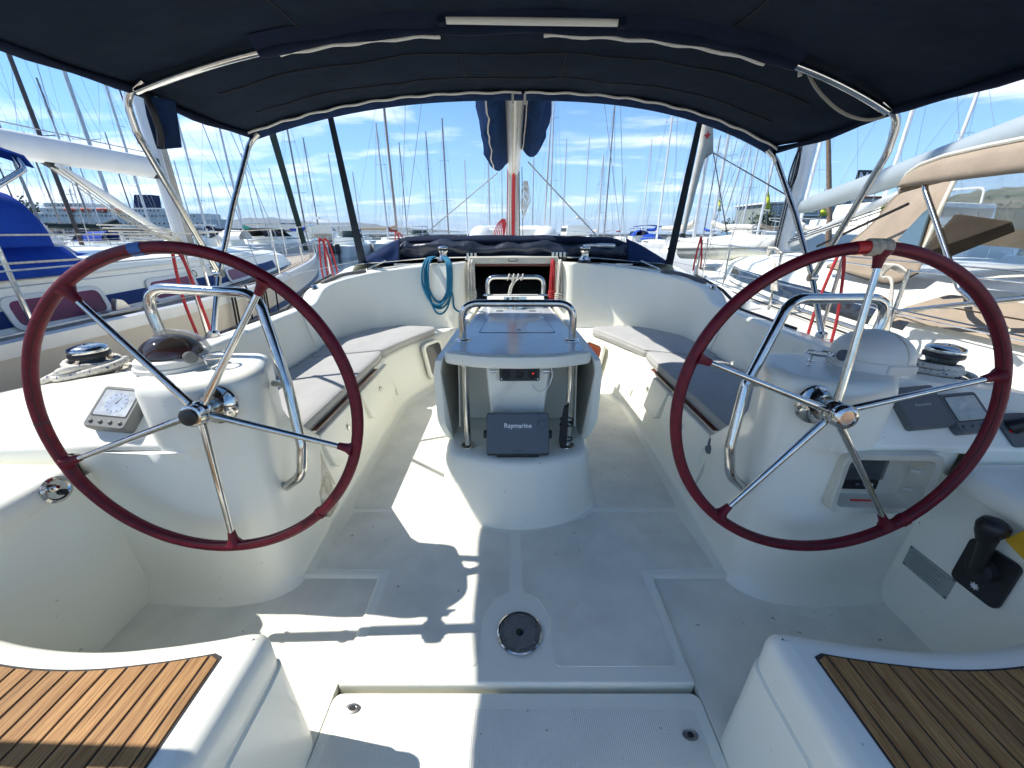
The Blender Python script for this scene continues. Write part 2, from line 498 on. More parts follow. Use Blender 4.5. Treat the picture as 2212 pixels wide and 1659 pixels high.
panel([(-0.40, 1.575), (-0.82, 1.575), (-0.86, 2.80), (-0.62, 3.30), (-0.40, 3.30)])
panel([(0.40, 1.575), (0.82, 1.575), (0.86, 2.80), (0.62, 3.30), (0.40, 3.30)])
# --- drain hatch
dr = thing('inspection_hatch', 'round grey inspection hatch with steel ring set in the cockpit floor', 'hatch', (0.013, 0.926, 0))
B().lathe([(0.063, 0), (0.0795, 0), (0.079, 0.006), (0.0745, 0.0085), (0.071, 0.0075), (0.07, 0.004), (0.063, 0.004)], (0.013, 0.926, 0.0), seg=48).build('ring', steel, dr)
lid = B().lathe([(0, 0), (0.0705, 0), (0.0705, 0.0055), (0.066, 0.0062), (0.0652, 0.0045), (0.057, 0.0045), (0.0562, 0.006), (0.014, 0.0068), (0.012, 0.003), (0, 0.003)], (0.013, 0.926, 0), seg=48).build('lid', mat('grey_hatch_lid', (0.17, 0.165, 0.16), 0.5, var=(60, 0.2)), dr)
B().lathe([(0.0, 0.0066), (0.012, 0.0066), (0.010, 0.0075), (0, 0.0075)], (0.013, 0.926, 0), seg=8).build('key_socket', black, lid)
for k in range(6):
    a = k * PI / 3 + 0.4
    B().lathe([(0, 0), (0.005, 0), (0.005, 0.0015), (0, 0.0015)], (0.013 + 0.0615 * math.cos(a), 0.926 + 0.0615 * math.sin(a), 0.0045), seg=8).build('screw', steel_dull, lid)

# --- bench and coaming, port side; starboard is the mirror image
#        sole                seat front          seat back             coaming top inner        top outer           side deck in        rail
ST = [((-0.885, 1.30), (-1.00, 1.30, .405), (-1.46, 1.30, .405), (-1.54, 1.30, .70), (-1.86, 1.30, .69), (-1.97, 1.30, .53), (-2.16, 1.30, .53)),
      ((-0.890, 1.70), (-1.00, 1.70, .405), (-1.46, 1.70, .405), (-1.54, 1.70, .765), (-1.82, 1.70, .71), (-1.92, 1.70, .53), (-2.18, 1.70, .53)),
      ((-0.905, 2.40), (-1.00, 2.40, .405), (-1.48, 2.42, .405), (-1.555, 2.44, .775), (-1.70, 2.40, .755), (-1.79, 2.40, .52), (-2.20, 2.40, .52)),
      ((-0.905, 2.80), (-0.99, 2.82, .405), (-1.50, 2.86, .405), (-1.57, 2.90, .778), (-1.70, 2.84, .758), (-1.80, 2.80, .52), (-2.20, 2.80, .52)),
      ((-0.86, 3.00), (-0.94, 3.04, .405), (-1.505, 3.10, .405), (-1.575, 3.10, .785), (-1.71, 3.06, .765), (-1.81, 3.00, .52), (-2.20, 3.00, .52)),
      ((-0.79, 3.17), (-0.86, 3.24, .405), (-1.48, 3.28, .405), (-1.535, 3.29, .895), (-1.72, 3.26, .855), (-1.83, 3.20, .53), (-2.20, 3.20, .53)),
      ((-0.683, 3.39), (-0.76, 3.48, .405), (-1.33, 3.58, .405), (-1.36, 3.66, .945), (-1.74, 3.58, .885), (-1.88, 3.50, .54), (-2.20, 3.50, .54)),
      ((-0.58, 3.60), (-0.64, 3.70, .405), (-1.02, 3.76, .405), (-1.02, 3.86, .985), (-1.76, 3.90, .91), (-1.92, 3.80, .55), (-2.20, 3.80, .55)),
      ((-0.50, 3.74), (-0.53, 3.83, .405), (-0.72, 3.80, .405), (-0.74, 3.88, 1.015), (-1.80, 4.15, .92), (-1.95, 4.10, .56), (-2.20, 4.10, .56)),
      ((-0.49, 3.84), (-0.51, 3.90, .405), (-0.57, 3.80, .405), (-0.565, 3.82, 1.03), (-1.84, 4.35, .93), (-1.98, 4.30, .57), (-2.20, 4.30, .57)),
      ((-0.47, 3.95), (-0.475, 3.97, .405), (-0.48, 3.89, .405), (-0.475, 3.91, 1.03), (-1.86, 4.50, .935), (-2.0, 4.45, .57), (-2.20, 4.45, .57)),
      ((-0.47, 4.10), (-0.47, 4.12, .405), (-0.47, 4.10, .405), (-0.465, 4.10, 1.03), (-1.86, 4.60, .94), (-2.0, 4.60, .58), (-2.20, 4.60, .58))]
def side_moulding(m):
    cols = []
    for k in range(7):
        cols.append(catmull([(*s[0], 0.001) if k == 0 else s[k] for s in ST], 5))
    rb, rc = [], []
    for i in range(len(cols[0])):
        p = [c[i] for c in cols]
        toe = p[0] + V((0.05, -0.015, 0))
        rb.append(rpath([toe, p[0], p[1], p[2] + V((-0.03, 0, 0))], [0, 0.028, 0.035, 0], 6))
        rc.append(rpath([p[2] + V((0.02, -0.0, -0.012)), p[2], p[3], p[4], p[5], p[6], p[6] + V((0.0, 0, 0.035)), p[6] + V((-0.03, 0, 0.03)), p[6] + V((-0.02, 0, -0.1)), V((p[6].x * 0.93, p[6].y, WZ - .2))], [0, 0.03, 0.03, 0.04, 0.03, 0.006, 0.006, 0.006, 0.05, 0], 6))
    B().loft(rb, False).build('bench', gel, yacht, mirror=m, smooth=60)
    B().loft(rc, False).build('coaming', gel, yacht, mirror=m, smooth=60)
both(side_moulding)
# locker lids let into the bench fronts, a recess line and a drain slot between them
def locker(m):
    for y0, y1 in ((1.66, 2.20), (2.215, 2.78)):
        def fn(a, b):
            y = y0 + (y1 - y0) * a; z = 0.16 + (0.372 - 0.16) * b
            x = -0.895 - 0.105 * (z / .405) * 0.93 + 0.014
            return V((x, y, z))
        edge = [fn(u, v) for u, v in [(0.04, .12), (0.1, 0), (0.9, 0), (0.96, .12), (1, .9), (0.98, 1), (0.02, 1), (0, .9)]]
        b = B().loft([[p + V((0.035, 0, -.004)) for p in edge], [p + V((-0.002, 0, 0)) for p in edge]], True, True, True)
        b.v = [p + V((-0.026, 0, 0)) for p in b.v]
        lidp = b.build('locker_front', gel, yacht, mirror=m, bevel=0.008, bseg=3)
        lm = fn(0.5, 0.55)
        B().lathe([(0, 0), (0.017, 0), (0.017, 0.003), (0.010, 0.005), (0, 0.006)], lm + V((0.012, 0, 0)), (1, 0, 0.25), 18).build('latch', steel, lidp, mirror=m)
    for y in (1.63, 2.80):
        B().prism([(-0.012, 0.10), (0.010, 0.10), (0.018, 0.36), (-0.016, 0.36)], 0, 0.004, lambda u, v, d: V((-0.898 - 0.105 * v / .405 + d + 0.004, y + u, v))).build('drain_groove', cream_pl, yacht, mirror=m, bevel=0.003)
both(locker)
# two upright seams in the backrest
def seams(m):
    for y in (2.02, 2.78):
        B().tube([V((-1.466, y, 0.44)), V((-1.508, y, 0.60)), V((-1.551, y + 0.01, 0.762))], 0.006, 6).build('backrest_seam', gel2, yacht, mirror=m)
both(seams)
# --- helm pedestals
def ped_ring(z, out_x, inset=0.0):
    t = max(0, min(1, z / 0.83))
    xi = -0.885 + 0.040 * t
    ya = 1.092 - 0.028 * t
    if z < 0.06:
        q = (0.06 - z) / 0.09
        xi += 0.045 * q * q; ya -= 0.05 * q * q
    yf = 1.62 - 0.22 * max(0, min(1, (z - .42) / .2))
    pts = [(out_x, yf, z), (-0.93, yf, z), (xi - 0.012, yf - .16, z), (xi, ya + 0.075, z), (xi - 0.09, ya + 0.004, z), (-1.11, ya - 0.024, z), (out_x + 0.08, ya - 0.006, z), (out_x, ya + 0.012, z)]
    rad = [0.05, 0.05, 0.2, 0.10, 0.2, 0.6, 0.2, 0.035]
    if out_x > -1.4:
        pts[5] = (-1.03, ya - 0.022, z); pts[6] = (-1.145, ya - 0.008, z); pts[7] = (-1.285, 1.215, z)
        rad = [0.05, 0.05, 0.2, 0.10, 0.2, 0.4, 0.08, 0.09]
    c = V((-1.1, 1.26, z))
    if inset:
        pts = [tuple(V(p) + (c - V(p)).normalized() * inset) for p in pts]
    return rpath(pts, rad, 7, True)
def pedestal(m):
    zs = [(-0.04, -1.46, 0), (-0.03, -1.46, 0), (-0.01, -1.46, 0), (0.015, -1.46, 0), (0.06, -1.46, 0), (0.2, -1.46, 0), (0.4, -1.46, 0), (0.60, -1.46, 0), (0.645, -1.46, 0), (0.65, -1.315, 0), (0.70, -1.31, 0), (0.84, -1.305, 0), (0.858, -1.305, 0.004), (0.87, -1.305, 0.012), (0.878, -1.305, 0.026), (0.88, -1.305, 0.045)]
    ped = B().loft([ped_ring(*q) for q in zs], True, True, True).build('helm_pedestal', gel, yacht, mirror=m, smooth=50)
    if m:                                     # opening for the engine panel
        fnc = frame_fn((1.185, 1.045, .545), (1, -.035, 0), (0.0, .03, 1))
        cut = B().prism(rrect(.285, .200, .035, 6), -.14, .06, fnc).build('cut', gel, smooth=0)
        md = ped.modifiers.new('cut', 'BOOLEAN'); md.object = cut; md.operation = 'DIFFERENCE'; md.solver = 'EXACT'
        me = bpy.data.meshes.new_from_object(ped.evaluated_get(bpy.context.evaluated_depsgraph_get()))
        ped.modifiers.clear(); ped.data = me
        bpy.data.objects.remove(cut, do_unlink=True)
    def prof(k, zb=.40):
        return rpath([(0, 1.062, zb), (0, 1.062, .668 - .03 * k), (0, 1.238, .838 - .085 * k), (0, 1.40, .835 - .10 * k), (0, 1.46, .70), (0, 1.46, .40)], [0, 0.028, 0.025, 0.03, 0, 0], 6)
    B().loft([[V((x, p.y, p.z)) for p in prof(k, zb)] for x, k, zb in ((-1.06, 0, .652), (-1.29, 0, .652), (-1.44, .24, .64), (-1.445, .245, .40), (-1.6, .5, .40), (-1.92, 1, .40))], False).build('console', gel, yacht, mirror=m, smooth=50)
    B().prism([(1.072, .2), (1.072, .625), (1.238, .74), (1.40, .725), (1.46, .66), (1.46, .2)], -1.92, -1.97, lambda u, v, d: V((d, u, v))).build('console_end', gel, yacht, mirror=m, bevel=0.02, bseg=3)
both(pedestal)
# --- outboard wall and side seat of the helm corner
def corner(m):
    B().loft([[V((-1.405, -0.5, -.03)), V((-1.41, -0.5, .56))], [V((-1.405, 0.5, -.03)), V((-1.41, 0.5, .56))], [V((-1.405, 1.10, -.03)), V((-1.41, 1.10, .56))]], False).build('footwell_wall', gel, yacht, mirror=m)
    out = rpath([(-1.385, -0.5, 0), (-1.385, 1.02, 0), (-1.42, 1.052, 0), (-1.62, 1.055, 0), (-1.95, 1.055, 0), (-1.95, -0.5, 0)], [0, 0.03, 0.04, 0, 0, 0], 5, True)
    rings = []
    for z, ins in ((.548, 0), (.552, -.004), (.585, -.004), (.602, .002), (.614, .014), (.619, .032)):
        rings.append([V((p.x - ins, p.y - ins, z)) for p in out])
    seat = B().loft(rings, True, True, True).build('side_seat', gel, yacht, mirror=m, smooth=50)
    poly = [(-1.50, -0.4), (-1.50, 0.80), (-1.56, 0.965), (-1.84, 0.985), (-1.84, -0.4)]
    B().prism(poly, .6185, .6205).build('caulking', caulk, seat, mirror=m, smooth=0)
    x = -1.505
    while x > -1.82:
        ye = 0.79 + (0.16 if x < -1.55 else 0.16 * (-1.50 - x) / 0.05)
        B().box((x - 0.0175, (ye - 0.4) / 2, .6205), (0.035, ye + 0.4, 0.006)).build('plank', teak, seat, mirror=m, smooth=0, bevel=0.0012, bseg=1)
        x -= 0.0395
both(corner)
# --- aft helm seats with teak
FE = catmull([(-0.578, 0.575), (-0.585, 0.62), (-0.62, 0.637), (-0.70, 0.622), (-0.80, 0.606), (-0.92, 0.594), (-1.05, 0.597), (-1.18, 0.615), (-1.30, 0.645), (-1.41, 0.69)], 5)
def fedge(x):
    best = min(range(len(FE) - 1), key=lambda i: abs((FE[i].x + FE[i + 1].x) / 2 - x) if FE[i].y > 0.59 or i > 8 else 9)
    a, b = FE[best], FE[best + 1]
    t = (x - a.x) / (b.x - a.x) if abs(b.x - a.x) > 1e-6 else 0
    return a.y + (b.y - a.y) * t
FE = [V((p[0], p[1], 0)) for p in FE]
def aft_seat(m):
    base = [V((-0.578, -0.5, 0))] + FE + [V((-1.41, -0.5, 0))]
    def ring(z, ins, lean=0.0):
        r = []
        for i, p in enumerate(base):
            a, b = base[i - 1], base[(i + 1) % len(base)]
            if i == 0: n = V((-1, 0, 0))
            elif i == len(base) - 1: n = V((1, 0, 0))
            else:
                t = (b - a).normalized(); n = V((t.y, -t.x, 0)) * -1
                n = V((-t.y, t.x, 0))
                if n.dot(V((-0.9, -0.2, 0)) - p) < 0: n = -n
            r.append(V((p.x, p.y, z)) + n * (ins - lean))
        return r
    rings = [ring(-.04, 0, 0.02), ring(.0, 0, 0.019), ring(.317, 0, 0.006), ring(.320, 0.002, 0.0), ring(.326, .0, 0.0), ring(.39, 0.0), ring(.408, .004), ring(.420, .013), ring(.427, .026), ring(.43, .042)]
    bs = B().loft(rings, True, False, False)
    fr_ = [V((-0.62, 0.5945, .43))]
    for q in rings[-1][1:-1]:
        if q.x < fr_[-1].x - .004: fr_.append(q)
    bs.loft([fr_, [V((q.x, -0.5, q.z)) for q in fr_]], False)
    seat = bs.build('aft_seat', gel, yacht, mirror=m, smooth=50)
    xs = []
    x = -0.660
    rim = [(x, fedge(x) - 0.055) for x in [-0.652 - 0.02 * k for k in range(37)]]
    rim[0] = (rim[0][0], rim[0][1] - 0.012)
    B().prism([(-0.6515, -0.4)] + rim + [(-1.375, -0.4)], .4285, .4315).build('caulking', caulk, seat, mirror=m, smooth=0)
    first = True
    x = -0.6565
    while x > -1.36:
        wd = 0.020 if first else 0.0345
        a, b = fedge(x) - 0.060, fedge(x - wd) - 0.060
        if first: a -= 0.014
        B().prism([(x, -0.4), (x, a), (x - wd, b), (x - wd, -0.4)], .428, .4345).build('plank', teak, seat, mirror=m, smooth=0, bevel=0.001, bseg=1)
        x -= wd + 0.005
        first = False
both(aft_seat)
# quarter decks and topsides beside and behind the helm
def quarter(m):
    prof = rpath([(-1.94, 0, .2), (-1.94, 0, .60), (-1.99, 0, .64), (-2.09, 0, .60), (-2.10, 0, -1.0)], [0, .02, .03, .03, 0], 4)
    B().loft([[V((p.x, y, p.z)) for p in prof] for y in (-0.7, 1.1)], False).build('quarter_deck', gel, yacht, mirror=m, smooth=50)
    B().loft([[V((-1.965, 1.06, .2)), V((-1.965, 1.06, .62)), V((-2.165, 1.06, .53)), V((-2.165, 1.06, WZ - .2))], [V((-1.97, 1.5, .2)), V((-1.97, 1.5, .56)), V((-2.17, 1.5, .54)), V((-2.17, 1.5, WZ - .2))]], False).build('topside', gel, yacht, mirror=m, smooth=50)
both(quarter)
# --- bulkhead, companionway, coachroof and foredeck
B().box((0, 4.0, .225), (0.90, 0.05, 0.45)).build('companionway_sill', gel, yacht, bevel=0.01)
for s in (-1, 1):
    B().box((s * 0.44, 4.005, .70), (0.06, 0.06, 0.62)).build('door_jamb', gel, yacht, bevel=0.01)
    B().box((s * 0.402, 3.985, .70), (0.016, 0.03, 0.56)).build('door_trim', wood_red, yacht, bevel=0.004)
B().prism([(-0.46, 1.005), (0.46, 1.005), (0.44, 1.075), (-0.44, 1.075)], 3.965, 4.06, lambda u, v, d: V((u, d, v))).build('hatch_header', cream_pl, yacht, bevel=0.008)
B().box((0, 3.968, 0.996), (0.80, 0.02, 0.016)).build('header_trim', wood_red, yacht)
B().tube(rpath([(-0.045, 3.962, 1.055), (-0.045, 3.945, 1.035), (0.035, 3.945, 1.035), (0.035, 3.962, 1.055)], .008), 0.004, 6).build('hatch_handle', black, yacht)
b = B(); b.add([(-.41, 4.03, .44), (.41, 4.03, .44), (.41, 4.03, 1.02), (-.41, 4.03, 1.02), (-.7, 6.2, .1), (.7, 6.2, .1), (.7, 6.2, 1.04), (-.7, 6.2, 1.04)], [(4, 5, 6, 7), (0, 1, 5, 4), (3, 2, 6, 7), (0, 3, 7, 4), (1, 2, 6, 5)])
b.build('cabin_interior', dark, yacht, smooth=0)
cs_ = []
for y, hw, zt, zs in ((4.04, 1.86, 1.055, .57), (5.5, 1.62, 1.075, .60), (7.2, 1.15, 1.02, .66), (8.2, 0.7, .90, .70), (8.8, 0.3, .76, .72)):
    cs_.append(rpath([(-hw, y, zs - .02), (-hw * 0.86, y, zt - .06), (-hw * 0.45, y, zt), (0, y, zt + .015), (hw * 0.45, y, zt), (hw * 0.86, y, zt - .06), (hw, y, zs - .02)], 0.05, 4))
B().loft(cs_, False, False, False).build('coachroof', gel, yacht, smooth=50)
dk = []
for y, hw, zs in ((4.3, 2.23, .575), (5.5, 2.15, .60), (7.2, 1.75, .66), (9.0, 1.0, .73), (10.2, 0.35, .79), (10.7, 0.03, .81)):
    dk.append([V((-hw * 0.9, y, WZ - .2)), V((-hw, y, zs - .02)), V((-hw, y, zs + .03)), V((-hw + .03, y, zs + .03)), V((-hw + .03, y, zs)), V((0, y, zs + .03)), V((hw - .03, y, zs)), V((hw - .03, y, zs + .03)), V((hw, y, zs + .03)), V((hw, y, zs - .02)), V((hw * 0.9, y, WZ - .2))])
B().loft(dk, False).build('foredeck', gel, yacht, smooth=30)
# cabin ports in the angled bench fronts
def cabin_port(m):
    a, b_ = V((-0.79, 3.17, 0)), V((-0.60, 3.56, 0))
    d = (b_ - a).normalized()
    up = V((-0.17, 0.13, 1)).normalized()
    fn = frame_fn(V((-0.735, 3.36, .225)) + V((0.025, -0.012, 0)), d, up)
    ou, inn = rrect(0.27, 0.33, 0.06, 6), rrect(0.215, 0.275, 0.045, 6)
    B().loft([[fn(u, v, -.02) for u, v in ou], [fn(u, v, .008) for u, v in ou], [fn(u, v, .008) for u, v in inn], [fn(u, v, -.02) for u, v in inn]], True, closed=True).build('cabin_window_frame', gel, yacht, mirror=m, bevel=0.004)
    B().prism(inn, -.006, .000, fn).build('cabin_window', smoke if not m else wood_red, yacht, mirror=m, smooth=0)
both(cabin_port)
# ================================================================ STEERING WHEELS
seam_leather = mat('dark_leather_seam', (0.055, 0.002, 0.007), 0.6)
def wheel(label, cx, toe, spoke0, hub_kind, marks):
    c = V((cx, 1.005, 0.814))
    tilt = 0.11
    n = V((math.sin(toe) * math.cos(tilt), -math.cos(toe) * math.cos(tilt), math.sin(tilt)))
    ax = V((math.cos(toe), math.sin(toe), 0)); up = n.cross(ax)
    if up.z < 0: up = -up
    def at(r, deg, h=0.0):
        a = R(deg); return c + (ax * math.cos(a) + up * math.sin(a)) * r + n * h
    t = thing('steering_wheel', label, 'wheel', c, 'helm wheels')
    RR, rr = 0.4525, 0.0162
    N = 120
    rad = [rr * (1 + 0.03 * mnoise.noise(V((k * 0.31, cx * 5, 0)))) for k in range(N)]
    B().tube([at(RR, 360 * k / N) for k in range(N)], rad, 16, closed=True).build('rim', leather, t, smooth=80)
    B().tube([at(RR - rr * .72, 360 * k / N, rr * .72) for k in range(N)], .0020, 5, closed=True).build('stitched_seam', seam_leather, t)
    for k in range(5):
        d = spoke0 + 72 * k
        mid = [at(0.035, d, 0.0), at(0.20, d, 0.001), at(RR - 0.04, d, 0.002)]
        B().tube(mid, [0.0112, 0.0095, 0.0078], 12).build('spoke', steel, t, smooth=80)
        B().tube([at(RR - 0.052, d), at(RR - 0.04, d), at(RR - 0.026, d), at(RR - 0.008, d)], [0.0105, 0.0118, 0.014, 0.024], 14).build('leather_collar', leather, t, smooth=80)
    hub = B().lathe([(0.0, -0.03), (0.027, -0.03), (0.035, -0.012), (0.035, 0.010), (0.030, 0.018), (0.0, 0.018)], c, n, 32).build('hub', steel, t)
    if hub_kind == 'cap':
        B().lathe([(0.0, 0.014), (0.032, 0.014), (0.033, 0.022), (0.031, 0.034), (0.026, 0.037), (0, 0.037)], c, n, 32).build('hub_nut', steel, t)
        B().lathe([(0, 0.034), (0.025, 0.034), (0.024, 0.046), (0.018, 0.050), (0, 0.051)], c, n, 28).build('hub_cap', black, t)
    else:
        B().lathe([(0.0, 0.014), (0.034, 0.014), (0.036, 0.020), (0.034, 0.025), (0.036, 0.029), (0.035, 0.043), (0.030, 0.049), (0.022, 0.051), (0.021, 0.047), (0.0, 0.047)], c, n, 36).build('hub_nut', steel, t)
    sh = c - n * 0.06
    B().tube([c, c - n * 0.12], 0.022, 16).build('shaft', steel, t)
    B().lathe([(0, 0), (0.062, 0), (0.060, 0.008), (0.045, 0.016), (0.038, 0.03), (0.0, 0.03)], c - n * 0.075, n, 36).build('shaft_flange', steel, t)
    for a, b_, m_, rx in marks:
        seg = [at(RR, a + (b_ - a) * k / 8) for k in range(9)]
        B().tube(seg, rr + rx, 18).build('tape_band' if m_ is not tan_rope else 'twine_whipping', m_, t, smooth=80)
    return t
wl = wheel('large red leather steering wheel on the left with a blue tape mark', -0.92, 0.027, 56, 'cap', [(95.5, 99.5, blue_tape, .0012), (311, 312.5, leather, .003), (183, 183.6, black_txt, .0004)])
w2 = wheel('large red leather steering wheel on the right with twine and red tape', 0.92, -0.027, 15, 'nut', [(92.0, 96.0, red_tape, .0010), (308, 310.5, leather, .0025)])
# twine turns, one by one, at the king spoke of the right wheel
c = V((0.92, 1.005, 0.814)); n = V((math.sin(-.027) * math.cos(.11), -math.cos(.027) * math.cos(.11), math.sin(.11)))
ax = V((math.cos(-.027), math.sin(-.027), 0)); up_ = n.cross(ax); up_ = -up_ if up_.z < 0 else up_
for k in range(7):
    a = R(85.6 + k * 1.0)
    o_ = c + (ax * math.cos(a) + up_ * math.sin(a)) * 0.4525
    rd = ax * math.cos(a) + up_ * math.sin(a)
    B().tube([o_ + (rd * math.cos(q * PI / 10) + n * math.sin(q * PI / 10)) * 0.0182 for q in range(20)], 0.0042, 6, closed=True).build('twine_turn', tan_rope, w2)

# ================================================================ STEEL GUARDS
def guard(label, pts, rr=0.0175):
    t = thing('grab_rail', label, 'rail', pts[0], 'steel guards over the helm pedestals')
    pth = rpath(pts, 0.085, 9)
    B().tube(pth, rr, 14).build('tube', steel, t, smooth=80)
    B().lathe([(0, 0), (0.034, 0), (0.034, .005), (0.02, .009), (0, .009)], V(pts[0]) - V((0, 0, 0.0)), (0, 0, 1), 24).build('base_flange', steel, t)
    return t
guard('bent stainless guard rail over the left helm pedestal with the dome compass', [(-1.27, 1.35, .878), (-1.30, 1.36, 1.125), (-0.885, 1.33, 1.105), (-0.800, 1.25, .80), (-0.768, 1.20, .585), (-0.780, 1.18, .475), (-0.858, 1.195, .415)])
guard('bent stainless guard rail over the right helm pedestal with the white cover', [(1.285, 1.35, .878), (1.33, 1.37, 1.085), (0.935, 1.32, 1.09), (0.805, 1.25, .80), (0.768, 1.20, .585), (0.78, 1.18, .475), (0.858, 1.195, .405)])
B().tube([(-0.86, 1.27, .80), (-0.802, 1.25, .805)], 0.0125, 10).build('rail_bracket', steel, yacht)
B().tube([(0.86, 1.27, .80), (0.807, 1.25, .805)], 0.0125, 10).build('rail_bracket', steel, yacht)

# ================================================================ COMPASSES
cp = thing('compass', 'dome compass with red card and smoky glass on the left pedestal', 'compass', (-1.155, 1.235, .88))
o = V((-1.155, 1.235, .88))
B().lathe([(0, 0), (0.108, 0), (0.108, 0.012), (0.103, 0.016), (0.101, 0.033), (0.094, 0.039), (0.080, 0.04), (0, 0.04)], o, seg=40).build('housing', white_pl, cp)
B().lathe([(0.0, .038), (0.082, .038), (0.082, .046), (0.0, .052)], o, seg=36).build('compass_card', mat('red_compass_card', (0.30, 0.035, 0.015), 0.4, var=(60, 0.5)), cp)
globe = mat('smoky_dome_glass', (0.035, 0.028, 0.024), 0.04, alpha=0.8, spec=0.9)
B().lathe([(0.0875, .036)] + [(0.0875 * math.cos(a), .040 + 0.066 * math.sin(a)) for a in [R(q) for q in range(8, 90, 8)]] + [(0.0005, .106)], o, seg=40, cap=False).build('dome', globe, cp, smooth=80)
hood = [[o + V((math.sin(b_) * 0.1 * math.cos(a), 0.012 + 0.1 * math.cos(b_) * math.cos(a) , .038 + 0.080 * math.sin(a))) for a in [R(q) for q in range(0, 81, 8)]] for b_ in [R(q) for q in range(-78, 79, 6)]]
B().loft(hood, False).build('sun_hood', mat('clear_hood', (0.55, 0.56, 0.56), 0.25, alpha=0.38), cp, solid=0.003, smooth=80)
B().lathe([(0, -.01), (0.019, -.01), (0.02, 0.004), (0.016, 0.008), (0, 0.009)], o + V((0.098, -0.045, 0.042)), (0.8, -0.6, 0.1), 20).build('hood_knob', plast_lt, cp)
cv = thing('compass_cover', 'white plastic dome cover over the compass on the right pedestal', 'cover', (1.20, 1.245, .88))
o = V((1.20, 1.245, .88))
B().lathe([(0.0, 0), (0.113, 0), (0.113, 0.030), (0.1115, 0.033)] + [(0.111 * math.cos(R(q)), .035 + 0.085 * math.sin(R(q))) for q in range(0, 89, 7)] + [(0.001, .120)], o, seg=48).build('dome', white_pl, cv, smooth=50)
B().tube([o + V((0.1118 * math.cos(R(q)), 0.1118 * math.sin(R(q)), 0.032)) for q in range(0, 360, 8)], 0.0018, 5, closed=True).build('rim_seam', cream_pl, cv)
B().tube([o + V((0.02 + 0.111 * math.cos(R(q)) * 0.0, -0.111 * math.cos(R(q)), .035 + .085 * math.sin(R(q)))) for q in range(0, 90, 6)], 0.0015, 5).build('mould_seam', cream_pl, cv)
fn = frame_fn(o + V((0.01, -0.1115, .016)), (1, 0, 0), (0, 0, 1))
B().prism([(-.045, -.014), (.045, -.014), (.045, .014), (-.045, .014)], -.012, .0025, fn).build('finger_tab', white_pl, cv, bevel=.003)
B().lathe([(0, -.01), (0.018, -.01), (0.019, 0.005), (0.015, 0.009), (0, 0.009)], o + V((-0.118, -0.03, 0.042)), (-0.9, -0.4, 0.1), 20).build('hood_knob', plast, cv)

# ================================================================ RING HOLDERS on the pedestal tops
def ring_holder(label, o):
    o = V(o)
    t = thing('cup_holder', label, 'holder', o, 'steel ring holders')
    B().tube([o + V((0.038 * math.cos(R(q)), 0.038 * math.sin(R(q)), 0.038)) for q in range(0, 360, 12)], 0.0038, 8, closed=True).build('ring', steel, t)
    for a in (80, 200, 320):
        d = V((math.cos(R(a)), math.sin(R(a)), 0))
        B().tube([o + d * 0.038 + V((0, 0, .036)), o + d * 0.034 + V((0, 0, .012)), o + d * 0.036], 0.003, 6).build('stem', steel, t)
        B().lathe([(0, 0), (0.009, 0), (0.008, .002), (0, .002)], o + d * 0.036, seg=12).build('foot', steel, t)
ring_holder('steel ring holder on the left pedestal beside the dome compass', (-1.00, 1.225, .8805))
ring_holder('steel ring holder on the right pedestal beside the white cover', (1.03, 1.25, .8805))

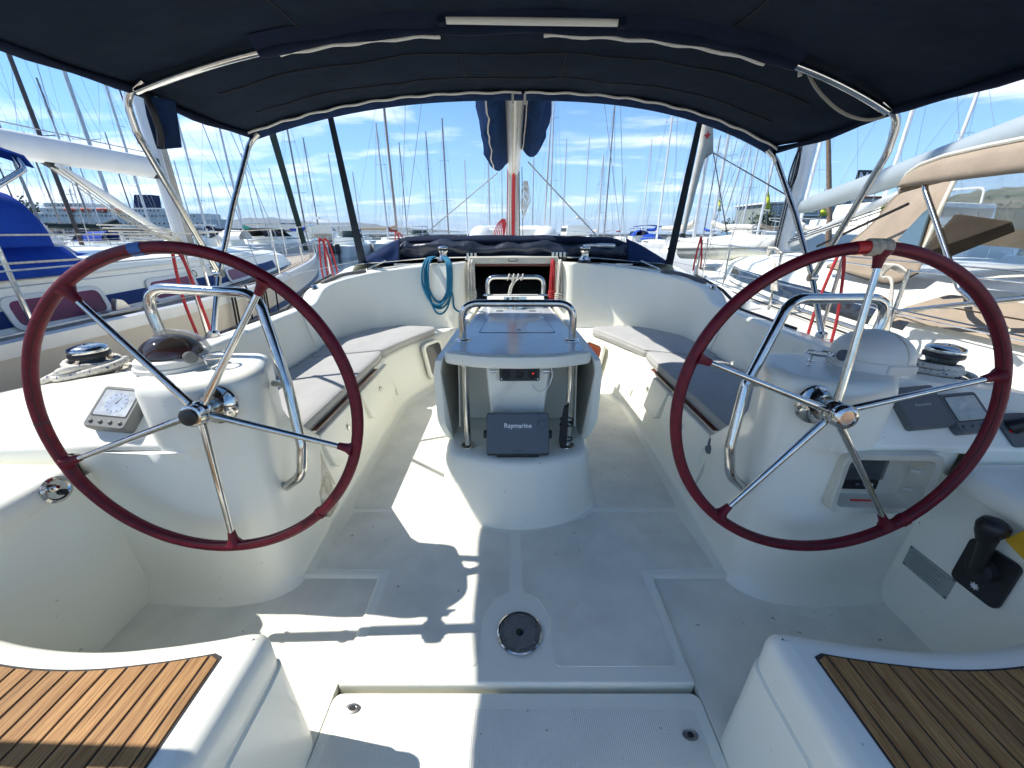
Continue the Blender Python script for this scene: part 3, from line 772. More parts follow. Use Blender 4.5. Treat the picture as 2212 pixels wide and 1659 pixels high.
# ================================================================ INSTRUMENTS on the consoles
SL = V((0, 0.176, 0.165)).normalized()          # the console's slope
def console_pt(x, k): return V((x, 1.066, .670 - .045 * max(0, min(1, (abs(x) - 1.29) / .63)))) + SL * k
def instrument(name, label, cat, x, k, w_, h_, skew, kind, dep=0.032):
    o = console_pt(x, k)
    t = thing(name, label, cat, o)
    fn0 = frame_fn(o, (math.cos(skew), math.sin(skew) * SL.y, math.sin(skew) * SL.z), SL)
    body = plast_lt if kind == 'dial' else plast_cov
    ou = rrect(w_, h_, 0.012, 4)
    B().loft([[fn0(u, v, 0) for u, v in ou], [fn0(u, v, dep * .7) for u, v in ou], [fn0(u * .94, v * .94, dep) for u, v in ou]], True, True, True).build('case', body, t, bevel=.002)
    if kind in ('dial', 'lcd'):
        fr = rrect(w_ * .84, h_ * .66, 0.006, 3, 0, h_ * .09)
        B().prism(fr, dep - .002, dep + .0006, fn0).build('bezel', black, t, smooth=0)
        sc_ = rrect(w_ * .78, h_ * .60, 0.005, 3, 0, h_ * .09)
        s_ = B().prism(sc_, dep - .001, dep + .0012, fn0).build('screen', lcd_pale if kind == 'dial' else lcd, t, smooth=0)
        if kind == 'dial':
            fd = fn0
            B().prism([(0.036 * math.cos(a) + .002, 0.036 * math.sin(a) + h_ * .09) for a in [R(q) for q in range(0, 360, 15)]], dep, dep + .0018, fd).build('dial_face', dial, s_, smooth=0)
            for q in range(0, 360, 30):
                a = R(q)
                B().prism([(0.026 * math.cos(a) + .002, 0.026 * math.sin(a) + h_ * .09), (0.033 * math.cos(a - .06) + .002, 0.033 * math.sin(a - .06) + h_ * .09), (0.033 * math.cos(a + .06) + .002, 0.033 * math.sin(a + .06) + h_ * .09)], dep + .001, dep + .0022, fd).build('tick', plast, s_, smooth=0)
            B().prism([(.0, -.004 + h_ * .09), (.004, -.004 + h_ * .09), (.012, .020 + h_ * .09)], dep + .001, dep + .0024, fd).build('needle', black, s_, smooth=0)
        else:
            B().prism([(-.03, .012), (.0, .035), (.012, .026), (-.02, .002)], dep, dep + .0016, fn0).build('digit_block', lcd_pale, s_, smooth=0)
        for q in range(4):
            bx_ = (q - 1.5) * w_ * .23
            B().lathe([(0, 0), (0.0062, 0), (0.006, .003), (0.003, .0055), (0, .006)], fn0(bx_, -h_ * .36, dep), fn0(0, 0, 1) - fn0(0, 0, 0), 14).build('button', plast_lt if kind == 'dial' else plast, t)
    else:
        text_part('lettering', 'Raymarine', lambda u, v, d: fn0(u, v + .004, dep + d + .0006), 0.0125, lcd_pale, t, bold=.0002)
    return t
instrument('wind_display', 'grey wind dial display sunlit on the left console', 'instrument', -1.295, .115, .142, .145, -0.10, 'dial', .040)
instrument('instrument_cover', 'blank grey instrument sun cover on the right console beside the compass cover', 'instrument', 1.325, .125, .150, .145, 0.10, 'cover', .030)
instrument('autopilot_display', 'grey pilot display with green screen at the outer edge of the right console', 'instrument', 1.472, .115, .132, .138, 0.10, 'lcd', .030)
o = console_pt(-1.432, .108)
bl = frame_fn(o, (1, 0, 0), SL)
B().prism([(0.062 * math.cos(R(q)), 0.075 * math.sin(R(q))) for q in range(0, 360, 8)], -.003, .0035, bl).build('blanking_disc', gel, yacht, bevel=.002)
jy = thing('thruster_joystick', 'black thruster joystick at the outer end of the right console', 'joystick', console_pt(1.64, .07))
fn0 = frame_fn(console_pt(1.64, .07), (1, .03, 0.02), SL)
B().prism(rrect(.105, .115, .012, 3), 0, .014, fn0).build('base_plate', plast_cov, jy, bevel=.004)
B().tube([fn0(-.02, .01, .012), fn0(-.012, .012, .03), fn0(.02, .02, .052), fn0(.07, .034, .062), fn0(.11, .046, .07)], [.026, .022, .016, .017, .012], 12).build('stick', black, jy)
B().lathe([(0, 0), (.006, 0), (.005, .002), (0, .002)], fn0(-.036, -.005, .0145), SL.cross(V((1, 0, 0))) * -1, 10).build('button', red, jy)

# ================================================================ ENGINE PANEL in the right pedestal
ep = thing('engine_panel', 'engine instrument panel in a white recessed box on the right pedestal', 'panel', (1.185, 1.05, .545))
fn0 = frame_fn((1.185, 1.040, .545), (1, -.035, 0), (0.0, .03, 1))
ou, inn, ins = rrect(.305, .220, .038, 6), rrect(.262, .178, .024, 6), rrect(.245, .162, .018, 6)
B().loft([[fn0(u, v, -.02) for u, v in ou], [fn0(u, v, .012) for u, v in ou], [fn0(u * .97, v * .97, .017) for u, v in ou], [fn0(u, v, .012) for u, v in inn], [fn0(u, v, -.055) for u, v in ins]], True, False, True).build('recess_box', cream_pl, ep, smooth=40)
B().prism(rrect(.138, .125, .004, 2, -.032, .005), -.050, -.046, fn0).build('black_fascia', black, ep)
B().prism(rrect(.142, .085, .004, 2, -.032, .028), -.040, -.038, fn0).build('window_flap', perspex, ep)
for a, b_ in ((-.085, .045), (-.005, .045)):
    B().prism([(a + .026 * math.cos(R(q)), b_ + .026 * math.sin(R(q)) - .01) for q in range(0, 360, 18)], -.046, -.0435, fn0).build('gauge', plast_cov, ep)
for q in range(3):
    B().prism(rrect(.012, .008, .001, 1, -.03 + .022 * q, -.038), -.046, -.043, fn0).build('switch', white_pl if q == 2 else plast, ep)
for a, b_ in ((-.106, -.055), (.016, -.055), (-.106, .055), (.016, .055)):
    B().prism([(a + .004 * math.cos(R(q)), b_ + .004 * math.sin(R(q))) for q in range(0, 360, 45)], -.046, -.0445, fn0).build('screw', steel_dull, ep)
B().prism([(-.08, -.004), (.0, -.004), (-.004, .004), (-.084, .004)], -.0005, .001, lambda u, v, d: fn0(u + .02, v - .083, -.018 + d)).build('warning_strip', red_txt, ep)
for s in (-1, 1):
    B().tube([fn0(.118, s * .035 - .01, -.035), fn0(.122, s * .035, -.012)], .006, 8).build('hinge_peg', white_pl, ep)

# ================================================================ THROTTLE, PLATE, SHOWER on the footwell walls
wy = lambda y, z: V((1.4075, y, z))
th = thing('throttle_lever', 'black engine throttle lever on the right footwell wall', 'lever', wy(.86, .36))
fn0 = frame_fn(wy(.862, .352), (0, -1, 0), (0, 0, 1))          # +depth looks towards -x? keep the plate on the inner face
sgn = -1 if fn0(0, 0, 1).x > 1.4075 else 1
ff = lambda u, v, d: fn0(u, v, d * sgn)
B().prism(rrect(.125, .165, .022, 4), 0, .012, ff).build('base_plate', black, th, bevel=.005, bseg=3)
B().lathe([(0, 0), (.036, 0), (.034, .022), (.026, .03), (0, .03)], ff(0, .012, .010), (-1, 0, 0), 24).build('pivot', rubber, th)
B().tube([ff(0, .012, .03), ff(.0, .055, .042), ff(.002, .10, .052), ff(.002, .135, .056)], [.019, .0165, .017, .020], 14).build('arm', black, th, smooth=80)
B().tube([ff(-.004, .118, .056), ff(-.004, .145, .058), ff(.0, .168, .06), ff(.004, .186, .06), ff(.006, .196, .06)], [.018, .027, .034, .031, .016], 16).build('handle', black, th, smooth=80)
B().lathe([(0, 0), (.0095, 0), (.008, .004), (0, .005)], ff(-.030, .004, .013), (-1, 0, 0), 14).build('neutral_button', red, th)
star = [((.013 if k % 2 else .006) * math.cos(k * PI / 8), (.013 if k % 2 else .006) * math.sin(k * PI / 8) - .055) for k in range(16)]
B().prism(star, .012, .0135, ff).build('emblem', white_txt, th, smooth=0)
nd = thing('name_plate', 'grey engraved metal builder plate screwed to the right footwell wall', 'plate', wy(1.0, .22))
fp = lambda u, v, d: V((1.4078 - d, 0.985 - u, .222 + v))
B().prism([(-.075, -.042), (.075, -.042), (.075, .042), (-.075, .042)], 0, .002, fp).build('plate', plate, nd)
for a in (-.07, .07):
    for b_ in (-.037, .037):
        B().lathe([(0, 0), (.0042, 0), (.003, .002), (0, .002)], fp(a, b_, .002), (-1, 0, 0), 10).build('rivet', plast, nd)
for q in range(6):
    B().prism([(-.06, -.001), (.05 - .012 * (q % 3), -.001), (.05 - .012 * (q % 3), .0012), (-.06, .0012)], .002, .0025, lambda u, v, d: fp(u, v + .026 - q * .011, d)).build('engraved_line', plast_lt, nd, smooth=0)
fb = thing('foam_float', 'yellow plastic strip hanging beside the throttle lever on the right', 'float', (1.385, .80, .50))
bx_ = frame_fn((1.375, .735, .49), (0.05, -1, -.42), (0, -.42, 1))
B().prism(rrect(.20, .062, .006, 2), -.008, .008, bx_).build('strip', yellow, fb, bevel=.003)
sh = thing('deck_shower', 'chrome deck shower fitting in the left footwell wall', 'fitting', (-1.40, .96, .575))
fs = lambda u, v, d: V((-1.378 + d, .955 + u, .582 + v))
B().lathe([(0, 0), (.040, 0), (.040, .004), (.032, .007), (.028, .003), (0, .002)], fs(0, 0, -.004), (1, 0, .12), 30).build('rim_plate', steel, sh)
B().lathe([(0, 0), (.012, 0), (.010, .012), (.005, .016), (0, .016)], fs(-.006, .01, 0), (1, 0, .3), 16).build('tap', steel, sh)
B().lathe([(0, 0), (.009, 0), (.009, .008), (0, .009)], fs(.008, -.014, 0), (1, 0, .0), 14).build('hose_head', black, sh)

# ================================================================ WINCH HANDLE POCKET, SHORE INLET
pk = thing('winch_handle_pocket', 'scuffed white winch handle pocket on the left bench end', 'pocket', (-.895, 1.53, .1))
def pkf(u, v, d): return V((-.885 - .10 * v / .4 + d, 1.49 + u, v))
B().loft([[pkf(u, .06, d) for u, d in ((-.045, 0), (.045, 0), (.045, .035), (-.045, .035))], [pkf(u, .36, d) for u, d in ((-.06, 0), (.06, 0), (.06, .065), (-.06, .065))]], True, True, False).build('sleeve', grime, pk, solid=.005, bevel=.002)
wh = thing('crank_lever', 'black and red winch handle standing in the white pocket', 'winch handle', (-.93, 1.49, .35))
B().tube([pkf(.0, .16, .03), pkf(.0, .33, .032), pkf(-.005, .43, .036), pkf(-.005, .455, .036)], [.016, .017, .019, .016], 14).build('grip', plast, wh, smooth=80)
B().tube([pkf(-.02, .405, .04), pkf(-.055, .425, .06), pkf(-.10, .42, .07)], [.013, .015, .012], 12).build('red_lock', red, wh, smooth=80)
si = thing('tiller_socket', 'small grey plug with white pull loop on the right bench end', 'fitting', (.93, 1.55, .35))
B().box((.93, 1.565, .375), (.035, .05, .055)).build('plug', plast, si, bevel=.006)
B().lathe([(0, 0), (.02, 0), (.02, .02), (0, .02)], (.915, 1.55, .36), (-1, -.2, 0), 14).build('socket', plast, si)
B().prism(rpath([(0, 0, 0), (.045, .0, 0), (.05, .12, 0), (.02, .145, 0)], [0, .03, .03, 0], 5) and [(p.x, p.y) for p in rpath([(0, 0, 0), (.055, .0, 0), (.055, .13, 0), (.02, .15, 0)], [.0, .04, .04, 0], 5)], 0, .01, lambda u, v, d: V((.885 + .10 * (.19 + v) / .4 - d, 1.56 - u, .19 + v))).build('pull_flap', gel, si, bevel=.003)
# ================================================================ COCKPIT TABLE
tb = thing('cockpit_table', 'white cockpit table with folded leaves and steel handrails on a moulded base', 'table', (0.013, 2.2, 0))
X0 = 0.013
def half(poly): return poly + [(-a, b) for a, b in reversed(poly)]
def base_ring(z, k):
    pts = [(X0 - .335 * k, 2.95, z), (X0 - .385 * k, 1.75, z), (X0 - .37 * k, 1.60, z), (X0 - .22 * k, 1.465 + .095 * (z / .31), z), (X0, 1.412 + .10 * (z / .31), z), (X0 + .22 * k, 1.465 + .095 * (z / .31), z), (X0 + .37 * k, 1.60, z), (X0 + .385 * k, 1.75, z), (X0 + .335 * k, 2.95, z)]
    return rpath(pts, [.05, .3, .14, .3, .5, .3, .14, .3, .05], 6, True)
rings = [base_ring(z, k) for z, k in ((0.0, 1.09), (0.008, 1.06), (0.025, 1.04), (0.12, 1.0), (0.26, .955))]
def inset_ring(rg, z, d):
    c = V((X0, 2.2, z)); return [V((c.x + (p.x - c.x) * (1 - d), c.y + (p.y - c.y) * (1 - d), z)) for p in rg]
top = base_ring(.26, .94)
rings += [inset_ring(top, .29, .012), inset_ring(top, .305, .03), inset_ring(top, .31, .055), inset_ring(top, .312, .08)]
B().loft(rings, True, False, True).build('moulded_base', gel, tb, smooth=50)
# top with thick front lip
def top_poly(ins=0.0):
    w0, w1 = .338 - ins, .23 - ins
    return rpath([(X0 - w1, 3.13 - ins, 0), (X0 - w0 + .01, 1.80, 0), (X0 - w0, 1.66 + ins * .5, 0), (X0 - .17, 1.592 + ins, 0), (X0, 1.578 + ins, 0), (X0 + .17, 1.592 + ins, 0), (X0 + w0, 1.66 + ins * .5, 0), (X0 + w0 - .01, 1.80, 0), (X0 + w1, 3.13 - ins, 0)], [.05, .2, .05, .3, .5, .3, .05, .2, .05], 5, True)
rg = []
for z, ins in ((.742, .012), (.745, .004), (.752, 0), (.785, 0), (.795, .004), (.80, .014), (.801, .024)):
    rg.append([V((p.x, p.y, z)) for p in top_poly(ins)])
table_top_mat = mat('reflection_grey_top', (0.50, 0.52, 0.54), 0.17, var=(5, 0.08), rvar=0.05, coat=0.3)  # white glossy top; the dark bimini's reflection is put into this grey
tt = B().loft(rg, True, True, True).build('table_top', gel, tb, smooth=40)
B().prism([(p.x, p.y) for p in top_poly(.03)], .799, .8035).build('reflection_grey_sheet', table_top_mat, tt, smooth=0)
lidp = [(X0 - .205, 1.99), (X0 + .205, 1.99), (X0 + .165, 2.62), (X0 - .165, 2.62)]
pl = [(p.x, p.y) for p in rpath([(a, b, 0) for a, b in lidp], .02, 4, True)]
B().prism(pl, .8025, .8042).build('lid_gap', plast, tt, smooth=0)
pl2 = [(p.x, p.y) for p in rpath([(X0 + (a - X0) * .975, 2.3 + (b - 2.3) * .982, 0) for a, b in lidp], .018, 4, True)]
B().prism(pl2, .8035, .8062).build('icebox_lid', table_top_mat, tt, smooth=0, bevel=.001, bseg=1)
B().lathe([(0, 0), (.022, 0), (.018, .002), (0, .0025)], (X0 + .01, 2.06, .806), seg=18).build('lid_latch', steel, tt)
for s in (-1, 1):
    B().box((X0 + s * .11, 2.585, .8075), (.045, .03, .004)).build('lid_hinge', plast, tt, bevel=.001)
B().prism([(p.x, p.y) for p in rpath([(X0 - .20, 2.70, 0), (X0 + .20, 2.70, 0), (X0 + .225, 3.11, 0), (X0 - .225, 3.11, 0)], .03, 4, True)], .80, .84).build('raised_locker', gel, tb, bevel=.012, bseg=3)
# folding leaves hanging at both sides: white outside, taupe inside
leaf_in = mat('taupe_laminate', (0.47, 0.445, 0.385), 0.35, var=(3, 0.2), stretch=(1, 1, 1))
for s in (-1, 1):
    def lf(u, v, d, s=s):
        return V((X0 + s * (.322 + .02 * min(1, max(0, (v - .27) / .3)) + .035 * math.sin(PI * max(0, min(1, (v - .27) / .50))) + d - .05 * (u - 1.66) / 1.4), u, v))
    poly = rpath([(1.655, .765, 0), (1.66, .70, 0), (1.70, .40, 0), (1.74, .315, 0), (1.80, .275, 0), (2.95, .275, 0), (3.08, .40, 0), (3.10, .765, 0)], [0.02, .3, .4, .06, .06, .08, .1, .02], 6, True)
    pp = [(p.x, p.y) for p in poly]
    B().prism(pp, 0.0, .030, lf).build('table_leaf', gel, tb, bevel=.007, bseg=3)
    ip = [(2.35 + (a - 2.35) * .975, .52 + (b - .52) * .93) for a, b in pp]
    B().prism(ip, -.004, .0, lf).build('leaf_inner_face', leaf_in, tb, smooth=0)
    B().prism([(1.70, .40), (1.72, .74), (1.98, .74), (1.80, .40)], -.012 - .06, -.006 - .06, lf).build('leaf_bracket', cream_pl, tb, smooth=0)
# centre column and posts
B().loft([[V((X0 + a * .118, 1.80 + b * .10, .30)) for a, b in ((-1, -1), (1, -1), (1, 1), (-1, 1))], [V((X0 + a * .152, 1.80 + b * .12, .742)) for a, b in ((-1, -1), (1, -1), (1, 1), (-1, 1))]], True, True, True).build('centre_column', gel, tb, bevel=.012, bseg=3)
B().box((X0, 2.48, .53), (.56, 1.06, .43)).build('locker_body', gel, tb, bevel=.01)
for s in (-1, 1):
    x = X0 + s * .245
    B().tube([(x, 1.665, .31), (x, 1.665, .745)], .0165, 16).build('post', steel, tb, smooth=80)
    B().lathe([(0, 0), (.036, 0), (.035, .006), (.022, .011), (0, .011)], (x, 1.665, .312), seg=26).build('post_flange', steel, tb)
# handrails
def hoop(y, hw, zb, zt, r, nm):
    pth = rpath([(X0 - hw, y, zb), (X0 - hw - .004, y, zt), (X0 + hw + .004, y, zt), (X0 + hw, y, zb)], .105 if r > .015 else .09, 9)
    h = B().tube(pth, r, 16).build('handrail', steel, tb, smooth=80)
    for s in (-1, 1):
        B().lathe([(0, 0), (.040, 0), (.039, .004), (.028, .008), (0, .008)], (X0 + s * hw, y, zb), seg=26).build('rail_flange', steel, h)
hoop(1.845, .268, .803, .985, .0175, 'a')
hoop(3.06, .215, .84, .978, .0165, 'b')
lampb = B().lathe([(0, 0), (.062, 0), (.061, .02), (.05, .028), (0, .03)], (X0, 1.90, .905), (0, -1, .15), 30)
dl = thing('deck_light', 'round steel light bracket behind the front table rail', 'light', (X0, 2.72, .84))
fnb = frame_fn((X0 - .005, 2.70, .87), (1, 0, 0), (0, .1, 1))
B().prism([(.082 * math.cos(R(q)), .055 * math.sin(R(q)) - .02) for q in range(180, 361, 12)] + [(.078, .012), (-.078, .012)], -.01, .012, fnb).build('bracket_plate', steel, dl, bevel=.003)
B().tube([fnb(0, -.07, .02), fnb(0, .01, .02)], .022, 16).build('bracket_tube', steel, dl, smooth=80)
B().lathe([(0, 0), (.009, 0), (.008, .004), (0, .004)], fnb(-.052, .0, .012), (0, -1, 0), 14).build('screw_head', black, dl)
# twelve volt panel under the lip
vp = thing('socket_panel', 'black twelve volt socket panel with red switch under the table lip', 'panel', (X0, 1.66, .70))
fnp = frame_fn((X0 + .008, 1.668, .690), (1, 0, 0), (0, .22, 1))
B().prism(rrect(.185, .062, .006, 2), 0, .01, fnp).build('fascia', black, vp, bevel=.002)
for q in (-.062, 0.0, .058):
    B().lathe([(.018, 0), (.022, 0), (.021, .006), (.016, .006), (.015, .001), (0, .001)], fnp(q, 0, .01), (0, -1, .22), 20).build('socket', rubber, vp)
B().prism(rrect(.009, .007, .001, 1, .062, .004), .01, .016, fnp).build('switch', mat('red_lit_switch', (0.6, 0.02, 0.01), 0.4, emit=(1, 0.06, 0.02, 0.15)), vp)
B().prism(rrect(.012, .05, .001, 1, -.10, 0), 0, .009, fnp).build('wood_edge', cream_pl, vp)
for a in (-.084, .084):
    B().lathe([(0, 0), (.004, 0), (.003, .0015), (0, .0015)], fnp(a, -.022, .01), (0, -1, .2), 8).build('screw', steel, vp)
    B().tube([fnp(a * 1.65, .012, .0), fnp(a * 1.25, .012, .0)], .007, 8).build('clamp', steel, vp)
# cables
cb = thing('white_cable', 'thin white cable drooping from the socket panel to the chart plotter', 'cable', (X0 - .05, 1.68, .65))
B().tube(catmull([fnp(-.02, -.03, .0), fnp(-.07, -.10, .0), fnp(-.125, -.165, .002), fnp(-.145, -.22, .004), fnp(-.135, -.27, .006), fnp(-.11, -.30, .01)], 6), .0035, 7).build('cable', white_pl, cb)
cb2 = thing('white_cable', 'short looped white cable hanging right of the socket panel', 'cable', (X0 + .1, 1.68, .65))
B().tube(catmull([fnp(.145, .03, .01), fnp(.15, -.01, .012), fnp(.128, -.062, .012), fnp(.09, -.08, .01), fnp(.06, -.055, .0)], 6), .0035, 7).build('cable', white_pl, cb2)

# ================================================================ CHART PLOTTER with its sun cover
rp = thing('chart_plotter', 'grey covered chart plotter standing on the table base', 'plotter', (X0, 1.60, .31))
fr = frame_fn((X0, 1.572, .432), (1, 0, 0), (0, .42, 1))
ou = rrect(.292, .188, .012, 4)
B().loft([[fr(u, v, -.055) for u, v in ou], [fr(u, v, -.01) for u, v in ou], [fr(u * .985, v * .98, .004) for u, v in ou], [fr(u * .955, v * .94, .008) for u, v in ou]], True, True, True).build('sun_cover', plast, rp, smooth=30)
text_part('lettering', 'Raymarine', lambda u, v, d: fr(u, v + .036, .0082 + d), .030, white_txt, rp, bold=.0006)
B().lathe([(.015, 0), (.022, 0), (.0215, .003), (.0185, .004), (.017, .0015), (0, .0015)], fr(.110, .042, .008), fr(0, 0, 1) - fr(0, 0, 0), 26).build('round_badge', plast, rp)
B().prism([(-.03, -.089), (.03, -.089), (.022, -.078), (-.022, -.078)], .004, .012, fr).build('thumb_tab', plast, rp, bevel=.002)
B().prism(rrect(.29, .05, .01, 3, 0, -.08), -.065, -.02, fr).build('back_case', black, rp, bevel=.004)
B().box((X0, 1.60, .325), (.20, .09, .028)).build('mounting_foot', black, rp, bevel=.006)
for s in (-1, 1):
    B().lathe([(0, 0), (.02, 0), (.02, .012), (.012, .014), (0, .014)], fr(s * .146, -.005, -.02), (s, 0, 0), 14).build('bracket_knob', black, rp)

# ================================================================ KNIFE strapped to the right post
kn = thing('dive_knife', 'black sheathed knife strapped to the right table post', 'knife', (X0 + .225, 1.63, .32))
px = X0 + .222
B().prism([(p.x, p.y) for p in rpath([(-.014, 0, 0), (.008, -.006, 0), (.016, .02, 0), (.017, .115, 0), (.022, .125, 0), (-.024, .125, 0), (-.018, .11, 0), (-.02, .03, 0)], .006, 3, True)], -.008, .008, lambda u, v, d: V((px + u, 1.635 + d, .322 + v))).build('sheath', black, kn, bevel=.003)
B().prism([(p.x, p.y) for p in rpath([(-.013, .125, 0), (.013, .125, 0), (.012, .205, 0), (.009, .222, 0), (-.008, .222, 0), (-.012, .20, 0)], .006, 3, True)], -.009, .009, lambda u, v, d: V((px + u + (v - .125) * .06, 1.635 + d, .322 + v))).build('handle', rubber, kn, bevel=.004)
for z in (.36, .44, .465):
    B().tube([(px + .014 + .03 * math.cos(R(q)), 1.652 + .026 * math.sin(R(q)), z) for q in range(0, 360, 20)], .0035, 6, closed=True).build('strap', rubber, kn)

# ================================================================ SEAT CUSHIONS
def cushion_thing(label, poly, z0, z1, m):
    pts = [V((-a if m else a, b, 0)) for a, b in poly]
    cx_ = sum((p for p in pts), V()) / len(pts)
    t = thing('seat_cushion', label, 'cushion', (cx_.x, cx_.y, z0), 'grey bench cushions')
    outl = rpath(pts, .045, 5, True)
    cen = cx_
    def ring(z, ins):
        r = []
        N = len(outl)
        for i, p in enumerate(outl):
            tg = (outl[(i + 1) % N] - outl[i - 1])
            nn = V((-tg.y, tg.x, 0)).normalized() if tg.length > 1e-9 else V()
            if nn.dot(cen - p) < 0: nn = -nn
            r.append(V((p.x, p.y, z)) + nn * ins + V((0, 0, .0018 * mnoise.noise(p * 9))))
        return r
    h = z1 - z0
    rings = [ring(z0, .012), ring(z0 + .006, .002), ring(z0 + h * .5, -.003), ring(z1 - .012, .0), ring(z1 - .004, .005), ring(z1, .016)]
    b = B().loft(rings, True, True, False)
    # soft domed top
    last = rings[-1]
    prev = last
    for k, (f, dz) in enumerate(((.86, .004), (.6, .007), (.3, .008), (.02, .008))):
        cur = [cen.lerp(p, f) for p in last]
        cur = [V((p.x, p.y, z1 + dz + .003 * mnoise.noise(p * 5))) for p in cur]
        b.loft([prev, cur], True, False, k == 3)
        prev = cur
    b.build('pad', cushion, t, smooth=50)
    B().tube([p + V((0, 0, .001)) for p in ring(z1 - .006, .001)], .0038, 6, closed=True).build('top_piping', cushion, t)
    B().tube([p for p in ring(z0 + .006, .0)], .0032, 6, closed=True).build('bottom_piping', cushion, t)
aft_p = [(-0.985, 1.50), (-0.985, 2.66), (-1.0, 2.80), (-1.47, 2.62), (-1.452, 1.50)]
fwd_p = [(-1.0, 2.825), (-0.94, 3.00), (-0.855, 3.22), (-0.735, 3.50), (-0.76, 3.60), (-1.10, 3.65), (-1.30, 3.50), (-1.45, 3.25), (-1.485, 3.00), (-1.475, 2.64)]
cushion_thing('grey aft seat cushion on the left bench behind the left wheel', aft_p, .408, .468, False)
cushion_thing('grey curved forward seat cushion at the far end of the left bench', fwd_p, .408, .468, False)
cushion_thing('grey aft seat cushion on the right bench behind the right wheel', aft_p, .408, .468, True)
cushion_thing('grey curved forward seat cushion at the far end of the right bench', fwd_p, .408, .468, True)
# varnished strip that shows between cushion and bench
for s in (-1, 1):
    B().box((s * .975, 2.1, .406), (.03, .9, .004)).build('bench_trim', wood_red, yacht, smooth=0)

# ================================================================ WINCHES
def winch(label, o, sc_=1.0, handle=0, grp='chrome sheet winches'):
    o = V(o)
    t = thing('winch', label, 'winch', o, grp)
    q = lambda L_: [(a * sc_, b * sc_) for a, b in L_]
    B().lathe(q([(0, 0), (.07, 0), (.07, .012), (.066, .03), (.062, .034), (0, .034)]), o, seg=36).build('base', black, t)
    B().lathe(q([(0, .032), (.062, .032), (.058, .045), (.045, .060), (.040, .075), (.040, .105), (.046, .118), (.050, .124), (0, .124)]), o, seg=36).build('drum', steel, t, smooth=50)
    B().lathe(q([(0, .124), (.056, .124), (.058, .134), (.054, .142), (.048, .144), (0, .144)]), o, seg=36).build('feeder_disc', black, t)
    B().lathe(q([(0, .143), (.054, .143), (.056, .150), (.052, .160), (.030, .168), (.014, .169), (.012, .162), (0, .162)]), o, seg=36).build('top_cap', steel, t, smooth=50)
    return t
WH = 1.03
winch('chrome winch on the left coaming corner draped with turquoise rope', (-0.69, 3.985, 1.015), .95)
winch('chrome winch on the right coaming corner beside the rope clutches', (0.70, 3.965, 1.015), .95)
# long steel winch handle lying on the right winch
hd = thing('crank_lever', 'long steel winch handle fitted on the right coaming winch', 'winch handle', (.70, 3.965, 1.18))
B().tube(catmull([(.67, 3.95, 1.179), (.73, 3.965, 1.181), (.83, 3.97, 1.183), (.93, 3.98, 1.180), (.99, 3.99, 1.177)], 4), [.012] * 8 + [.018] * 9, 8).build('lever', steel, hd, smooth=80)
# big primary winches wound with flecked sheet, self tailing jaws
def primary(label, o, rope_n, wrap_label):
    o = V(o)
    t = winch(label, o, 1.12, grp='primary winches on the aft coamings')
    rt = thing('coiled_sheet', wrap_label, 'rope', o, 'flecked sheets on the primary winches')
    for k in range(rope_n):
        rr_ = .072 + .012 * math.sin(k * 1.7) + (.028 if k < 2 else 0)
        z = .045 + .018 * k
        pts = [o + V((rr_ * math.cos(R(a)) * 1.0, rr_ * math.sin(R(a)), z + .006 * math.sin(R(a * 1 + k * 70)))) for a in range(0, 360, 15)]
        B().tube(pts, .0125, 8, closed=True).build('rope_turn', fleck_rope, rt, smooth=80)
    return t, rt
t, rt = primary('big winch on the left aft coaming wound with flecked rope', (-1.735, 1.50, .69), 5, 'white rope with blue flecks wound on the left aft winch')
o = V((-1.735, 1.50, .69))
B().tube(catmull([o + V((.09, .02, .10)), o + V((.02, -.11, .12)), o + V((-.06, -.10, .09)), o + V((-.13, -.13, .05)), o + V((-.16, -.20, .0)), o + V((-.17, -.24, -.06)), o + V((-.175, -.27, -.13))], 6), .0135, 8).build('rope_tail', fleck_rope, rt, smooth=80)
B().tube(catmull([o + V((-.10, -.04, .07)), o + V((-.04, -.115, .085)), o + V((.06, -.10, .10)), o + V((.11, -.03, .11)), o + V((.08, .06, .11))], 6), .0135, 8).build('rope_tail', fleck_rope, rt, smooth=80)
t, rt = primary('big dark topped winch on the right aft coaming wound with rope', (1.745, 1.50, .69), 4, 'white rope with dark flecks wound on the right aft winch')
o = V((1.745, 1.50, .69))
for k, (dx, dy) in enumerate(((.02, -.10), (.06, -.115), (-.02, -.09), (.10, -.11))):
    B().tube(catmull([o + V((-.12 + dx, -.03 + dy * .3, .02 + .012 * k)), o + V((-.03 + dx, dy, .018 + .012 * k)), o + V((.07 + dx, dy + .02, .016 + .01 * k)), o + V((.12 + dx * .5, dy + .07, .014))], 5), .0125, 8).build('rope_tail', fleck_rope, rt, smooth=80)

